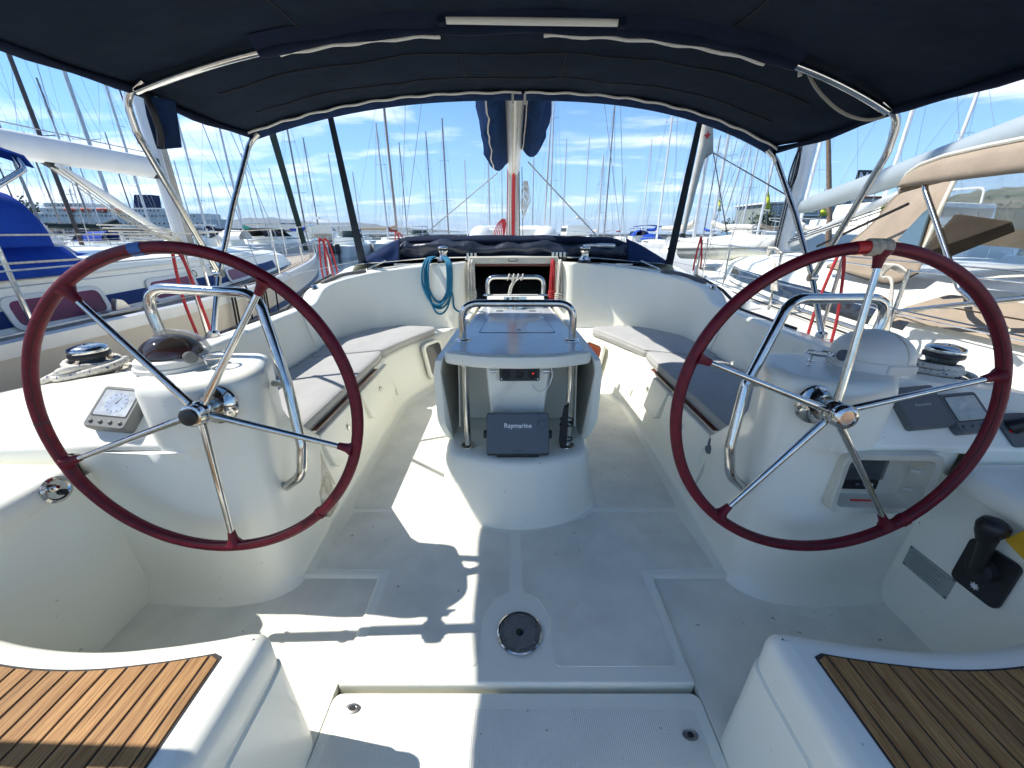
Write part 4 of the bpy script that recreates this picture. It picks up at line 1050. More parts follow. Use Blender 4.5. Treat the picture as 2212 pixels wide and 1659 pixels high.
# ================================================================ ROPES on the coaming and by the companionway
ct = thing('rope_coil', 'turquoise rope coil hanging over the left coaming winch', 'rope', (-.56, 3.86, .72))
for k in range(9):
    dx = random.uniform(-.02, .02); dl = random.uniform(-.04, .05) + .02 * (k % 3); wdt = .105 + .012 * (k % 4)
    zc = 1.075
    x0 = -.715 + dx
    pts = [(x0 - wdt * .45, 3.95, zc), (x0 - wdt * .75, 3.88, zc - .015), (x0 - wdt * .97, 3.83 - .004 * k, zc - .10), (x0 - wdt * 1.05, 3.815, zc - .25 - dl), (x0 - wdt * .55, 3.80 - .006 * k, zc - .40 - dl), (x0 + wdt * .15, 3.80 - .006 * k, zc - .43 - dl), (x0 + wdt * .75, 3.80, zc - .33 - dl), (x0 + wdt * .95, 3.80, zc - .18), (x0 + wdt * .92, 3.81, zc - .06), (x0 + wdt * .70, 3.88, zc - .015), (x0 + wdt * .45, 3.95, zc)]
    B().tube(catmull(pts, 6), .0095, 8).build('strand', cyan_rope, ct, smooth=80)
B().tube(catmull([(-.62, 3.80, .86), (-.59, 3.79, .72), (-.575, 3.78, .60), (-.45, 3.74, .55), (-.40, 3.70, .52), (-.35, 3.66, .50)], 6), .0085, 8).build('loose_tail', cyan_rope, ct, smooth=80)
def hank(label, x, y, z0, z1, n, m_, wdt, cat_='rope', name='rope_hank'):
    t = thing(name, label, cat_, (x, y, z1))
    for k in range(n):
        a = x + random.uniform(-wdt, wdt); b_ = y - random.uniform(0, .03)
        lo = z1 + random.uniform(0, .07)
        pts = [(a, y + .03, z0), (a - .006, b_, z0 - .05), (a - .014, b_ - .01, (z0 + z1) / 2), (a - .008, b_ - .01, lo + .02), (a + .004, b_ - .012, lo), (a + .016, b_ - .01, lo + .03), (a + .012, b_, (z0 + z1) / 2), (a + .01, y + .03, z0 - .01)]
        B().tube(catmull(pts, 4), .007, 6).build('strand', m_, t, smooth=80)
    for q in range(4):
        z = z1 + .10 + .018 * q
        B().tube([(x + (wdt + .02) * math.cos(R(a)), y - .02 + .03 * math.sin(R(a)), z) for a in range(0, 360, 24)], .007, 6, closed=True).build('wrap', m_, t, smooth=80)
hank('white and black flecked rope hank hanging left of the companionway', -.41, 3.92, 1.05, .60, 8, fleck_rope, .02)
hank('red and white rope hank hanging right of the companionway', .385, 3.93, 1.05, .60, 6, red_rope, .012)
hank('beige rope hank hanging beside the red one right of the companionway', .45, 3.89, 1.05, .58, 6, white_rope, .016)
# lanyard knotted round the rear table rail
ly = thing('lanyard', 'grey rope lanyard knotted around the rear table rail', 'rope', (X0 - .02, 3.05, 1.0))
for k in range(4):
    x = X0 - .055 + .035 * k
    B().tube([(x + .008 * math.sin(R(a)), 3.06 + .021 * math.cos(R(a)), 0.978 + .021 * math.sin(R(a))) for a in range(0, 360, 24)], .006, 6, closed=True).build('turn', fleck_rope, ly)
for a, b_ in ((-.05, .0), (.05, .005), (-.02, -.01)):
    B().tube(catmull([(X0 + a, 3.04, .978), (X0 + a * .3 - .01, 3.035, .955), (X0 - .03 + b_, 3.035, .91), (X0 - .045 + b_, 3.03, .85)], 5), .006, 6).build('tail', fleck_rope, ly)
# rope clutches: a row of chrome levers beside the right winch
rc_ = thing('rope_clutch', 'row of chrome rope clutches beside the right coaming winch', 'clutch', (.47, 4.05, 1.04))
B().box((.455, 4.10, 1.055), (.16, .14, .03)).build('body', black, rc_, bevel=.006)
for k in range(4):
    B().prism([(0, 0), (.10, 0), (.10, .02), (.03, .055), (0, .05)], -.013, .013, lambda u, v, d: V((.395 + .038 * k + d, 4.03 + u, 1.068 + v))).build('lever', steel, rc_, bevel=.004)
rl = thing('rope_clutch', 'row of rope clutches beside the left coaming winch', 'clutch', (-.40, 4.05, 1.04))
B().box((-.415, 4.10, 1.055), (.14, .14, .03)).build('body', steel_dull, rl, bevel=.006)
for k in range(3):
    B().prism([(0, 0), (.10, 0), (.10, .02), (.03, .045), (0, .04)], -.012, .012, lambda u, v, d: V((-.455 + .038 * k + d, 4.03 + u, 1.068 + v))).build('lever', steel, rl, bevel=.004)
# ================================================================ BIMINI
bm_ = thing('bimini', 'navy canvas bimini sunshade stretched over steel hoops above the cockpit', 'bimini', (0, 1.4, 1.8))
# edge line per station: (y, half width, z at left edge, z at right edge, crown centre z)
BS = [(0.30, 1.50, 1.86, 1.80, 2.03), (0.6, 1.54, 1.865, 1.80, 2.06), (1.2, 1.56, 1.862, 1.79, 2.065), (1.90, 1.57, 1.858, 1.785, 2.072), (2.25, 1.555, 1.85, 1.775, 2.045), (2.585, 1.515, 1.835, 1.755, 2.028)]
def bim(y):
    for a, b in zip(BS, BS[1:]):
        if y <= b[0] or b is BS[-1]:
            t = (y - a[0]) / (b[0] - a[0]); return [a[i] + (b[i] - a[i]) * t for i in range(5)]
def bim_pt(s, y, dz=0.0, hem=0.0):
    """s runs -1..1 from port edge to starboard edge"""
    _, hw, zl, zr, zc = bim(y)
    ze = zl + (zr - zl) * (s + 1) / 2
    k = abs(s)
    z = ze + (zc - ze) * (1 - k ** 2.35) * (1.0)
    return V((hw * math.copysign(k ** 0.94, s), y, z + dz))
def sag(y):                       # cloth hangs a little between the hoops
    return -0.018 * abs(math.sin(PI * (y - 1.90) / 0.69)) if y > 1.90 else -0.02 * abs(math.sin(PI * (y - 1.90) / 1.0))
def cloth(i, j):
    y = 0.30 + (2.585 - 0.30) * j; s = -1 + 2 * i
    p = bim_pt(s, y, sag(y))
    q = mnoise.noise(V((p.x * 3.5, p.y * 1.5, 0))) * .012 + mnoise.noise(V((p.x * 12 + p.y * 6, p.y * 4, 3))) * .006
    return p + V((0, 0, q))
canvas = B().grid(cloth, 60, 60).build('canvas', navy_in, bm_, solid=.003, smooth=80)
# rolled side hems
for s in (-1, 1):
    B().tube([bim_pt(s, 0.30 + 2.28 * k / 30, -.012 + sag(0.30 + 2.28 * k / 30)) for k in range(31)], [.016 + .004 * math.sin(k * 1.3) for k in range(31)], 8).build('side_hem', navy, bm_, smooth=80)
# front hem: a hanging valance of darker blue with its zip
fr_pts = [bim_pt(-1 + 2 * k / 48, 2.585) for k in range(49)]
B().loft([[p + V((0, -.05, .006)) for p in fr_pts], [p + V((0, .0, .012)) for p in fr_pts], [p + V((0, .03, -.006)) for p in fr_pts], [p + V((0, .028, -.035)) for p in fr_pts], [p + V((0, .0, -.042)) for p in fr_pts], [p + V((0, -.03, -.02)) for p in fr_pts]], False).build('front_valance', navy_mid, bm_, smooth=80)
def zip_line(y, s0, s1, dz, n, dy=0):
    pts = [bim_pt(s0 + (s1 - s0) * k / n, y, dz + .004 * math.sin(k * .9) * random.uniform(.5, 1)) + V((0, dy, 0)) for k in range(n + 1)]
    return B().tube(pts, .0062, 6).build('zip_tape', white_pl, bm_, smooth=80)
zip_line(2.585, -1.0, .02, -.017, 60, -.045)
zip_line(2.585, .03, 1.0, -.017, 60, -.045)
for dx in (-.005, .03):
    B().tube([bim_pt(dx, 2.54, -.025), bim_pt(dx, 2.535, -.075)], .007, 6).build('zip_pull', white_pl, bm_)
# hoops
def hoop_tube(y, s0, s1, dz, n=40): return [bim_pt(s0 + (s1 - s0) * k / n, y, dz) for k in range(n + 1)]
B().tube(hoop_tube(1.90, -.985, -.60, -.030, 16), .0145, 12).build('hoop_bare_end', steel, bm_, smooth=80)
B().tube(hoop_tube(1.90, .66, .985, -.030, 16), .0145, 12).build('hoop_bare_end', steel, bm_, smooth=80)
sl_pts = hoop_tube(1.90, -.63, .70, -.03, 50)
sleeve = B().tube(sl_pts, [.021 + .004 * math.sin(k * .7) for k in range(51)], 10).build('hoop_sleeve', navy, bm_, smooth=80)
B().loft([[p + V((0, -.07, .026)) for p in sl_pts], [p + V((0, -.04, .006)) for p in sl_pts], [p + V((0, .0, -.012)) for p in sl_pts], [p + V((0, .035, .016)) for p in sl_pts]], False).build('hoop_flap', navy, bm_, smooth=80)
zip_line(1.90, -.58, -.17, -.050, 26, .012)
zip_line(1.90, .06, .62, -.052, 34, .012)
for s_ in ():
    b = B()
    c_ = bim_pt(s_, 1.90, -.045)
    b.loft([[c_ + V((math.copysign(1, -s_) * a, .015 + bq, cq)) for bq, cq in ((0, .03), (.05, .02), (.055, -.012), (.01, -.02))] for a in (0, .05, .12)], True, True, True).build('sleeve_end', navy_mid, bm_, bevel=.005)
lamp = thing('tube_light', 'slim white tube lamp clipped under the middle bimini hoop', 'lamp', (0, 1.88, 2.03))
a_, b_ = P(955, 43, y=1.86), P(1343, 49, y=1.86)
B().tube([a_, a_.lerp(b_, .5), b_], .0125, 10).build('diffuser', white_pl, lamp, smooth=80)
for q in (a_, b_):
    B().box(q, (.03, .034, .034)).build('end_cap', navy, lamp, bevel=.004)
# port legs: rear leg from the middle hoop, front leg from the front hoop, clamped together
def leg(pts, r=.0145): return B().tube(rpath(pts, .10, 9), r, 12).build('hoop_leg', steel, bm_, smooth=80)
foot_l = V((-1.70, 2.12, .765)); kn_l = P(473, 591, x=-1.68)
mh = bim_pt(-1, 1.90, -.03)
leg([mh + V((.06, 0, .045)), mh + V((-.035, .0, -.01)), mh + V((-.045, .02, -.14)), kn_l])
fh = bim_pt(-1, 2.57, -.03)
leg([fh + V((.05, 0, .02)), fh + V((-.01, -.005, -.03)), kn_l.lerp(fh, .5) + V((-.01, 0, 0)), kn_l, foot_l])
B().lathe([(0, -.02), (.022, -.02), (.022, .02), (0, .02)], kn_l, (1, 0, 0), 14).build('leg_clamp', steel, bm_)
B().lathe([(0, 0), (.03, 0), (.028, .02), (.018, .03), (0, .03)], foot_l - V((0, 0, .01)), seg=18).build('leg_foot', steel, bm_)
foot_r = V((1.72, 2.10, .765)); kn_r = P(1755, 600, x=1.69)
mh = bim_pt(1, 1.90, -.03)
leg([mh + V((-.06, 0, .045)), mh + V((.035, .0, -.01)), mh + V((.045, .02, -.14)), kn_r])
fh = bim_pt(1, 2.57, -.03)
leg([fh + V((-.05, 0, .02)), fh + V((.01, -.005, -.03)), kn_r.lerp(fh, .5) + V((.01, 0, 0)), kn_r, foot_r])
B().lathe([(0, -.02), (.022, -.02), (.022, .02), (0, .02)], kn_r, (1, 0, 0), 14).build('leg_clamp', steel, bm_)
B().lathe([(0, 0), (.03, 0), (.028, .02), (.018, .03), (0, .03)], foot_r - V((0, 0, .01)), seg=18).build('leg_foot', steel, bm_)
# rear hoop and its legs, behind the camera
B().tube(hoop_tube(0.32, -.99, .99, -.03), .0145, 10).build('rear_hoop', steel, bm_, smooth=80)
for s in (-1, 1):
    B().tube([bim_pt(s, 0.32, -.03), V((s * 1.80, .55, .66))], .0145, 10).build('hoop_leg', steel, bm_)
# stitched seams and the reinforcing patch on the lining
def seam(pts): B().tube(pts, .0028, 4).build('stitched_seam', black_rope, bm_)
for y in (2.12, 2.36):
    seam([cloth((s_ + 1) / 2, (y - .30) / 2.285) + V((0, 0, -.004)) for s_ in [-.86 + 1.72 * k / 40 for k in range(41)]])
for s_ in (-.14, .13):
    seam([cloth((s_ + 1) / 2, (2.12 + .24 * k / 8 - .30) / 2.285) + V((0, 0, -.004)) for k in range(9)])
for s_ in (-.5, .5):
    seam([cloth((s_ + 1) / 2, k / 30) + V((0, 0, -.004)) for k in range(22)])
# tie flap hanging at the port middle corner
pa = [P(308, 205, y=1.95), P(370, 215, y=2.0), P(385, 318, y=2.03), P(338, 322, y=1.98), P(316, 250, y=1.95)]
B().loft([pa, [p + V((.01, .012, 0)) for p in pa]], True, True, True).build('rolled_flap', navy_mid, bm_, bevel=.004)
B().tube(catmull([P(312, 200, y=1.93), P(330, 240, y=1.93), P(345, 285, y=1.95), P(347, 318, y=1.95)], 5), .013, 8).build('rolled_edge', black, bm_)
# straps from the front hoop down to the deck
for s, a_, b_ in ((-1, P(712, 245, y=2.62), P(784, 570, y=4.25)), (1, P(1512, 262, y=2.62), P(1443, 580, y=4.25))):
    d = V((.5, 0, -.05)).normalized()
    mids = [a_.lerp(b_, k / 8) for k in range(9)]
    B().loft([[p + d * (.016 + .026 * k / 8) * q + V((0, e, 0)) for q, e in ((-1, -.003), (1, -.003), (1, .003), (-1, .003))] for k, p in enumerate(mids)], True, True, True).build('tension_strap', navy_in, bm_)
# spare cord looped under the starboard corner
cd_ = thing('loose_cord', 'grey cord looped below the right corner of the bimini', 'cord', P(1740, 150, y=1.95))
B().tube(catmull([P(1743, 150, y=1.95), P(1760, 185, y=1.94), P(1785, 215, y=1.93), P(1815, 240, y=1.93), P(1850, 255, y=1.93), P(1885, 258, y=1.93), P(1925, 247, y=1.93)], 6), .0065, 8).build('cord', mat('grey_cord', (.33, .31, .27), .8), cd_, smooth=80)
B().tube([P(1729, 145, y=1.95), P(1728, 165, y=1.95)], .008, 8).build('toggle', white_pl, cd_)

# ================================================================ SPRAYHOOD folded on the coachroof
sp = thing('sprayhood', 'folded navy canvas sprayhood lying across the coachroof', 'sprayhood', (0, 4.4, 1.05))
SX = [(-1.62, 1.02), (-1.50, 1.09), (-1.32, 1.17), (-1.18, 1.245), (-1.02, 1.262), (-.6, 1.268), (0, 1.268), (.6, 1.262), (1.0, 1.245), (1.16, 1.215), (1.38, 1.13), (1.52, 1.06), (1.62, 1.01)]
def hood_line(t):
    c = catmull([V((a, 0, b)) for a, b in SX], 6)
    k = t * (len(c) - 1); i = min(int(k), len(c) - 2)
    return c[i].lerp(c[i + 1], k - i)
def roll(t, a, r_y, r_z, yo, zo, seed, amp):
    p = hood_line(t)
    e = min(1, 4.0 * min(t, 1 - t) + .25)
    nn = mnoise.noise(V((p.x * 4.5, math.sin(a) * 1.2 + seed, math.cos(a)))) * amp + mnoise.noise(V((p.x * 14, math.sin(a) * 2 + seed, math.cos(a) * 2))) * amp * .35
    return V((p.x, 4.42 + yo + (r_y + nn) * math.cos(a) * e, p.z + zo - r_z * e + (r_z + nn) * math.sin(a) * e))
def make_roll(nm, m_, r_y, r_z, yo, zo, seed, amp, t0=0., t1=1.):
    rings = [[roll(t0 + (t1 - t0) * k / 90, R(q), r_y, r_z, yo, zo, seed, amp) for q in range(0, 360, 15)] for k in range(91)]
    return B().loft(rings, True, True, True).build(nm, m_, sp, smooth=80)
make_roll('top_roll', navy, .16, .050, 0.0, 0.0, 1.0, .012)
make_roll('lower_fold', mat('navy_vinyl_fold', (0.022, 0.03, 0.05), 0.38, var=(6, .3), bump=(10, .4, .02)), .17, .075, -.05, -.055, 5.0, .055, .14, .86)
make_roll('under_fold', navy_in, .15, .05, -.03, -.145, 9.0, .02, .20, .80)
for s in (-1, 1):
    o_ = [V((s * 1.17, 4.24, 1.235)), V((s * 1.42, 4.22, 1.115)), V((s * 1.64, 4.30, 1.01)), V((s * 1.60, 4.22, .985)), V((s * 1.38, 4.18, 1.0)), V((s * 1.17, 4.16, 1.01))]
    def wing(a, b, s=s):
        top = catmull([V((s * 1.17, 4.24, 1.238)), V((s * 1.30, 4.20, 1.18)), V((s * 1.46, 4.22, 1.10)), V((s * 1.66, 4.32, 1.005))], 5)
        bot = catmull([V((s * 1.165, 4.12, 1.015)), V((s * 1.30, 4.12, .995)), V((s * 1.46, 4.16, .985)), V((s * 1.64, 4.28, .985))], 5)
        k = a * 15; i = min(int(k), 14); f = k - i
        p = top[i].lerp(top[i + 1], f).lerp(bot[i].lerp(bot[i + 1], f), b)
        q = mnoise.noise(V((p.x * 7, b * 2, s))) * .03 * math.sin(PI * b)
        return p + V((0, q - .03 * math.sin(PI * b), 0))
    B().grid(wing, 20, 12).build('side_wing', navy_mid, sp, solid=.006, smooth=80)
    B().tube([wing(0, k / 10) + V((0, -.006, 0)) for k in range(11)], .006, 6).build('wing_binding', navy, sp)
# frame tube and fittings where the hood meets the deck
for s, e in ((-1, P(905, 617 - 12, y=4.15)), (1, P(1440, 590, y=4.15))):
    pass
for s in (-1, 1):
    B().tube([(s * 1.30, 4.10, 1.03), (s * 1.47, 4.02, .955)], .011, 10).build('frame_tube', steel, sp)
    B().lathe([(0, 0), (.026, 0), (.02, .018), (.008, .03), (0, .03)], (s * 1.47, 4.01, .93), seg=14).build('frame_socket', steel, sp)
# slides, sheets and fittings on the coaming tops
def jib_track(label, s):
    t = thing('genoa_track', label, 'track', (s * 1.2, 4.02, .99))
    pts = [V((s * .88, 4.05, 1.0)), V((s * 1.10, 3.98, .985)), V((s * 1.30, 3.86, .962))]
    B().loft([[p + V((0, a, b)) for a, b in ((-.03, 0), (.03, 0), (.025, .014), (-.025, .014))] for p in pts], True, True, True).build('slider_plate', white_pl, t, bevel=.004)
    B().box(pts[1] + V((0, 0, .02)), (.16, .03, .014), Matrix.Rotation(-s * .35, 3, 'Z')).build('slot', steel_dull, t, bevel=.003)
jib_track('pale deck plate on the left coaming beside the sprayhood', -1)
jib_track('pale deck plate on the right coaming beside the sprayhood', 1)
def grey_handle(label, s):
    t = thing('teak_grab_handle', label, 'handle', (s * 1.5, 3.6, .93))
    pts = [V((s * 1.42, 3.80, .945)), V((s * 1.56, 3.60, .925)), V((s * 1.64, 3.38, .885))]
    B().loft([[p + V((s * a * .9, a * .45, b)) for a, b in ((-.03, 0), (.03, 0), (.022, .026), (-.022, .026))] for p in catmull(pts, 5)], True, True, True).build('sheath', mat('grey_rubber_pad' + str(s), (.11, .105, .10), .7), t, bevel=.006)
    B().lathe([(0, 0), (.030, 0), (.026, .016), (.012, .022), (0, .022)], (s * 1.655, 3.26, .872), seg=18).build('pad_eye', steel, t)
grey_handle('dark grey padded strip along the left coaming top', -1)
grey_handle('dark grey padded strip along the right coaming top', 1)
# ================================================================ RIG OF THE OWN YACHT
MY = 7.0
def oval(c, rx, ry, z, n=20): return [V((c[0] + rx * math.cos(2 * PI * k / n), c[1] + ry * math.sin(2 * PI * k / n), z)) for k in range(n)]
B().loft([oval((X0, MY), .095, .13, .98), oval((X0, MY), .095, .13, 16.0)], True, True, True).build('mast', white_paint, yacht)
def boom_c(y): return V((X0, y, 2.235 + (7.0 - y) * .075))
B().loft([[boom_c(y) + V((.10 * math.cos(2 * PI * k / 20), 0, .13 * math.sin(2 * PI * k / 20))) for k in range(20)] for y in (6.86, 5.5, 4.0, 2.6)], True, True, True).build('boom', white_paint, yacht)
for q in (-.02, .02):
    B().tube([boom_c(y) + V((q, 0, -.134)) for y in (6.7, 5.6, 2.9)], .010, 6).build('reef_line', white_rope, yacht)
navy_bag = mat('navy_bag_canvas', (0.004, 0.028, 0.10), 0.9, spec=0.08, var=(5, .3), bump=[(7, .5, .03)])
bag = thing('sail_cover', 'navy sail cover bag hanging open on both sides of the boom', 'sail cover', boom_c(5.2))
def bag_side(s, y0, y1, drop, bulge):
    rings = []
    for k in range(25):
        t = k / 24; y = y0 + (y1 - y0) * t; c_ = boom_c(y)
        taper = math.sin(PI * min(1, (1 - t) * 3.2 + .06) / 2) if t > .69 else 1.0
        rg = []
        for q in range(22):
            a = 2 * PI * q / 22
            nn = mnoise.noise(V((s * 3, y * 5.0, math.sin(a) * 2.2))) * .025 + mnoise.noise(V((s, y * 16 + math.sin(a) * 3, 2))) * .012
            rx = bulge * (.85 + .15 * math.sin(a)) * (1 + .75 * t) * (.55 + .45 * taper) + nn
            rg.append(c_ + V((s * (.085 + rx) + rx * math.cos(a), 0, -.02 + (.26 * drop / .4 + nn) * math.sin(a) * taper + (1 - taper) * -.04)))
        rings.append(rg)
    B().loft(rings, True, True, True)  .build('bag_side', navy_bag, bag, smooth=80)
    B().tube([p for p in [rg_[15 if s < 0 else 13] for rg_ in rings]], .008, 5).build('piping', white_rope, bag)
bag_side(-1, 2.7, 6.3, .50, .115)
bag_side(1, 2.7, 5.6, .46, .100)
mr_ = thing('halyard_ropes', 'red and white halyards running down the white mast', 'ropes', (X0, 6.8, 1.0))
B().tube(catmull([(X0 + .005, 6.3, 2.30), (X0 + .0, 6.65, 2.12), (X0 - .005, 6.84, 1.6), (X0 - .01, 6.85, 1.0)], 4), .028, 8).build('red_vang_tackle', red_rope, mr_)
for dx, m_, r_ in ((-.10, white_rope, .009), (-.075, black_rope, .006), (-.12, red_rope, .007), (.085, white_rope, .009), (.105, black_rope, .007), (.16, black_rope, .006), (.06, white_rope, .01), (-.05, white_rope, .01)):
    B().tube([(X0 + dx, 6.84, .98), (X0 + dx * .8, 6.84, 2.25)], r_, 6).build('halyard', m_, mr_)
hk = thing('rope_hank', 'small red rope hank hanging at the left foot of the mast', 'rope', (X0 - .17, 6.8, 1.2))
for k in range(5):
    a = X0 - .16 - .012 * k
    B().tube(catmull([(a + .02, 6.8, 1.50), (a - .03 - .01 * k, 6.78, 1.40), (a - .05 - .02 * k, 6.76, 1.2), (a - .07, 6.75, 1.05), (a - .02 + .012 * k, 6.76, 1.15), (a + .03, 6.78, 1.40), (a + .02, 6.8, 1.50)], 4), .0075, 6).build('strand', red_rope, hk)
hk = thing('rope_hank', 'pale rope hank hanging high on the right side of the mast', 'rope', (X0 + .2, 6.8, 1.7))
for k in range(5):
    a = X0 + .15 + .022 * k
    B().tube(catmull([(a * .6 + .08, 6.8, 2.05), (a - .03, 6.78, 1.9 - .03 * k), (a - .03 - .01 * k, 6.77, 1.7), (a + .005, 6.77, 1.50 + .055 * k), (a + .03, 6.78, 1.7 + .02 * k), (a * .8 + .05, 6.8, 1.95), (a * .6 + .08, 6.8, 2.05)], 4), .0065, 6).build('strand', white_rope, hk)
def wire(a, b, r, m_, parent, name='wire', seg=5): return B().tube([a, b], r, seg).build(name, m_, parent)
wire((X0 - .22, 5.9, 2.05), P(925, 500, y=4.9), .007, white_rope, yacht, 'lazy_jack')
wire((X0 + .18, 5.7, 2.15), P(1292, 512, y=4.9), .009, white_rope, yacht, 'lazy_jack')
for s in (-1, 1):
    wire((s * 1.95, 6.9, .63), (0, 7.0, 15.0), .005, steel_dull, yacht, 'shroud')
    wire((s * 1.85, 6.5, .63), (0, 7.0, 9.0), .005, steel_dull, yacht, 'shroud')
# tender upside on the foredeck
td = thing('inflatable_dinghy', 'white inflatable dinghy stowed on the foredeck ahead of the mast', 'dinghy', (X0, 8.2, 1.0))
for s in (-1, 1):
    pts = [(X0 + s * .60, 7.45, 1.13), (X0 + s * .60, 7.62, 1.14), (X0 + s * .60, 8.6, 1.14), (X0 + s * .52, 9.2, 1.18), (X0 + s * .2, 9.6, 1.24)]
    B().tube([(X0 + s * .60, 7.40, 1.17)] + [V(p) + V((0, 0, .05)) for p in pts], [.05, .165, .225, .225, .21, .15], 18).build('tube', white_paint, td, smooth=80)
B().box((X0, 7.66, 1.25), (.98, .04, .22)).build('transom', white_paint, td, bevel=.02)
B().box((X0, 8.4, 1.04), (.98, 1.5, .05)).build('floor', hypalon, td)

# ================================================================ LIFELINES of the own yacht
def stanchion(label, x, y, z0, ropes, ropecol=red_rope, lean=0):
    t = thing('stanchion', label, 'stanchion', (x, y, z0), 'steel stanchions along the own rails')
    B().tube([(x, y, z0), (x + lean, y, z0 + .62)], .0125, 10).build('post', steel, t)
    B().lathe([(0, 0), (.035, 0), (.025, .03), (.016, .05), (0, .05)], (x, y, z0), seg=14).build('base', steel_dull, t)
    return t
def loop_rope(label, x, y, z1, drop, n, m_=red_rope, w_=.05):
    t = thing('mooring_rope', label, 'rope', (x, y, z1), 'red ropes hung over the lifelines')
    for k in range(n):
        o_ = -.03 + .055 * k
        B().tube(catmull([(x - w_ * .4 + o_, y + .03, z1 - drop - .03 * k), (x - w_ * .5 + o_, y + .01, z1 - drop * .5), (x - w_ * .2 + o_, y, z1 - .02), (x + o_, y, z1 + .03), (x + w_ * .45 + o_, y, z1 - .06), (x + w_ * .9 + o_, y - .02, z1 - drop * .6), (x + w_ * 1.05 + o_, y - .02, z1 - drop * .95)], 5), .010, 7).build('loop', m_, t)
def rail_line(s):
    for h in (.60, .34):
        wire((s * 2.18, 1.2, .54 + h), (s * 2.22, 2.7, .55 + h), .0042, steel_dull, yacht, 'lifeline')
        wire((s * 2.22, 2.7, .55 + h), (s * 2.17, 4.7, .58 + h), .0042, steel_dull, yacht, 'lifeline')
        wire((s * 2.17, 4.7, .58 + h), (s * 1.86, 6.7, .65 + h), .0042, steel_dull, yacht, 'lifeline')
        wire((s * 1.86, 6.7, .65 + h), (s * 1.15, 8.7, .73 + h), .0042, steel_dull, yacht, 'lifeline')
for s, w_ in ((-1, 'left'), (1, 'right')):
    rail_line(s)
    stanchion(f'steel stanchion by the {w_} bimini legs with a rope loop', s * 2.22, 2.72, .56, 1)
    stanchion(f'steel stanchion on the {w_} rail abreast of the companionway', s * 2.17, 4.7, .60, 1)
    stanchion(f'steel stanchion on the {w_} rail ahead of the sprayhood', s * 1.86, 6.7, .66, 1)
loop_rope('red rope looped over the left lifeline beside the bimini legs', -2.22, 2.69, 1.17, .62, 1, w_=.10)
loop_rope('red rope looped over the left lifeline abreast of the companionway', -2.17, 4.68, 1.20, .60, 2, w_=.10)
loop_rope('red rope looped over the left lifeline ahead of the sprayhood', -1.86, 6.68, 1.26, .55, 2, w_=.10)
loop_rope('dark red rope looped over the right lifeline beside the bimini legs', 2.20, 2.69, 1.15, .66, 1, w_=.10)
loop_rope('short red rope knotted on the right rail abreast of the companionway', 2.17, 4.68, 1.22, .34, 1, w_=.04)
def cleat(label, x, y, z):
    t = thing('mooring_cleat', label, 'cleat', (x, y, z))
    B().tube(catmull([(x, y - .10, z + .045), (x, y - .04, z + .05), (x, y + .04, z + .05), (x, y + .10, z + .045)], 3), .011, 8).build('horn', steel, t)
    for d in (-.03, .03):
        B().tube([(x, y + d, z), (x, y + d, z + .05)], .011, 8).build('foot', steel, t)
cleat('steel fairlead cleat on the left side deck beside the bench', -2.08, 3.35, .56)
cleat('steel fairlead cleat on the right side deck beside the bench', 2.08, 3.0, .56)
# stern pushpit that wraps the port and starboard quarters beside the camera
for s, w_ in ((-1, 'left'), (1, 'right')):
    t = thing('pushpit_rail', f'steel stern rail around the {w_} helm seat', 'rail', (s * 1.9, .4, .62))
    B().tube(rpath([(s * 1.97, 1.02, .63), (s * 1.97, .98, 1.18), (s * 1.93, .47, 1.20), (s * 1.15, .45, 1.20), (s * 1.12, .40, .45)], .12, 8), .016, 10).build('top_rail', steel, t)
    B().tube(rpath([(s * 1.96, .99, .92), (s * 1.92, .46, .92), (s * 1.14, .42, .92)], .12, 8), .0125, 10).build('mid_rail', steel, t)
# dark line lying along the toe rails
for s in (-1, 1):
    B().tube([V((s * 1.715, 2.3, .752)), V((s * 1.715, 2.9, .757)), V((s * 1.74, 3.26, .85)), V((s * 1.765, 3.6, .885)), V((s * 1.79, 3.9, .91))], .012, 6).build('coaming_edge_seal', rubber, yacht)

# ================================================================ LEFT NEIGHBOUR: cream hulled yacht
ln = thing('sailing_yacht', 'cream hulled yacht moored on the left with blue sprayhood and plum windows', 'yacht', (-4.35, 2, WZ), 'yachts moored alongside')
CXL = -4.35
RL = catmull([(-5.0, 1.35, .66), (-2.0, 1.52, .68), (1.0, 1.58, .69), (2.0, 1.60, .695), (3.0, 1.62, .70), (3.7, 1.60, .70), (4.55, 1.47, .72), (5.8, 1.20, .76), (7.35, .70, .80), (8.4, .26, .83), (8.85, .02, .845)], 5)
def lx(hw, s=1): return CXL + s * hw
hull, rail, strip, deck_, trim = [], [], [], [], []
for p in RL:
    y, hw, z = p
    hull.append([V((lx(hw * .80 if y < 8.3 else hw * .2), y - (.25 if y > 7.5 else 0), WZ - .2)), V((lx(hw * .93), y - (.1 if y > 7.5 else 0), z - .85)), V((lx(hw * .985), y, z - .45)), V((lx(hw), y, z - .12)), V((lx(hw), y, z))])
    rail.append([V((lx(hw + .012), y, z - .035)), V((lx(hw + .016), y, z + .045)), V((lx(hw - .022), y, z + .055)), V((lx(hw - .03), y, z + .01))])
    strip.append([V((lx(hw * .992 + .004), y, z - .335)), V((lx(hw * .994 + .005), y, z - .30)), V((lx(hw * .995 + .004), y, z - .262))])
    deck_.append([V((lx(max(hw - .03, 0)), y, z + .004)), V((lx(0), y, z + .03)), V((lx(max(hw - .03, 0), -1), y, z + .004))])
B().loft(hull, False).build('hull', cream_hull, ln, smooth=60)
B().loft([[V((2 * CXL - q.x, q.y, q.z)) for q in rg_] for rg_ in hull], False).build('hull_far_side', cream_hull, ln, smooth=60)
B().loft(rail, False).build('toe_rail', alu, ln, smooth=40)
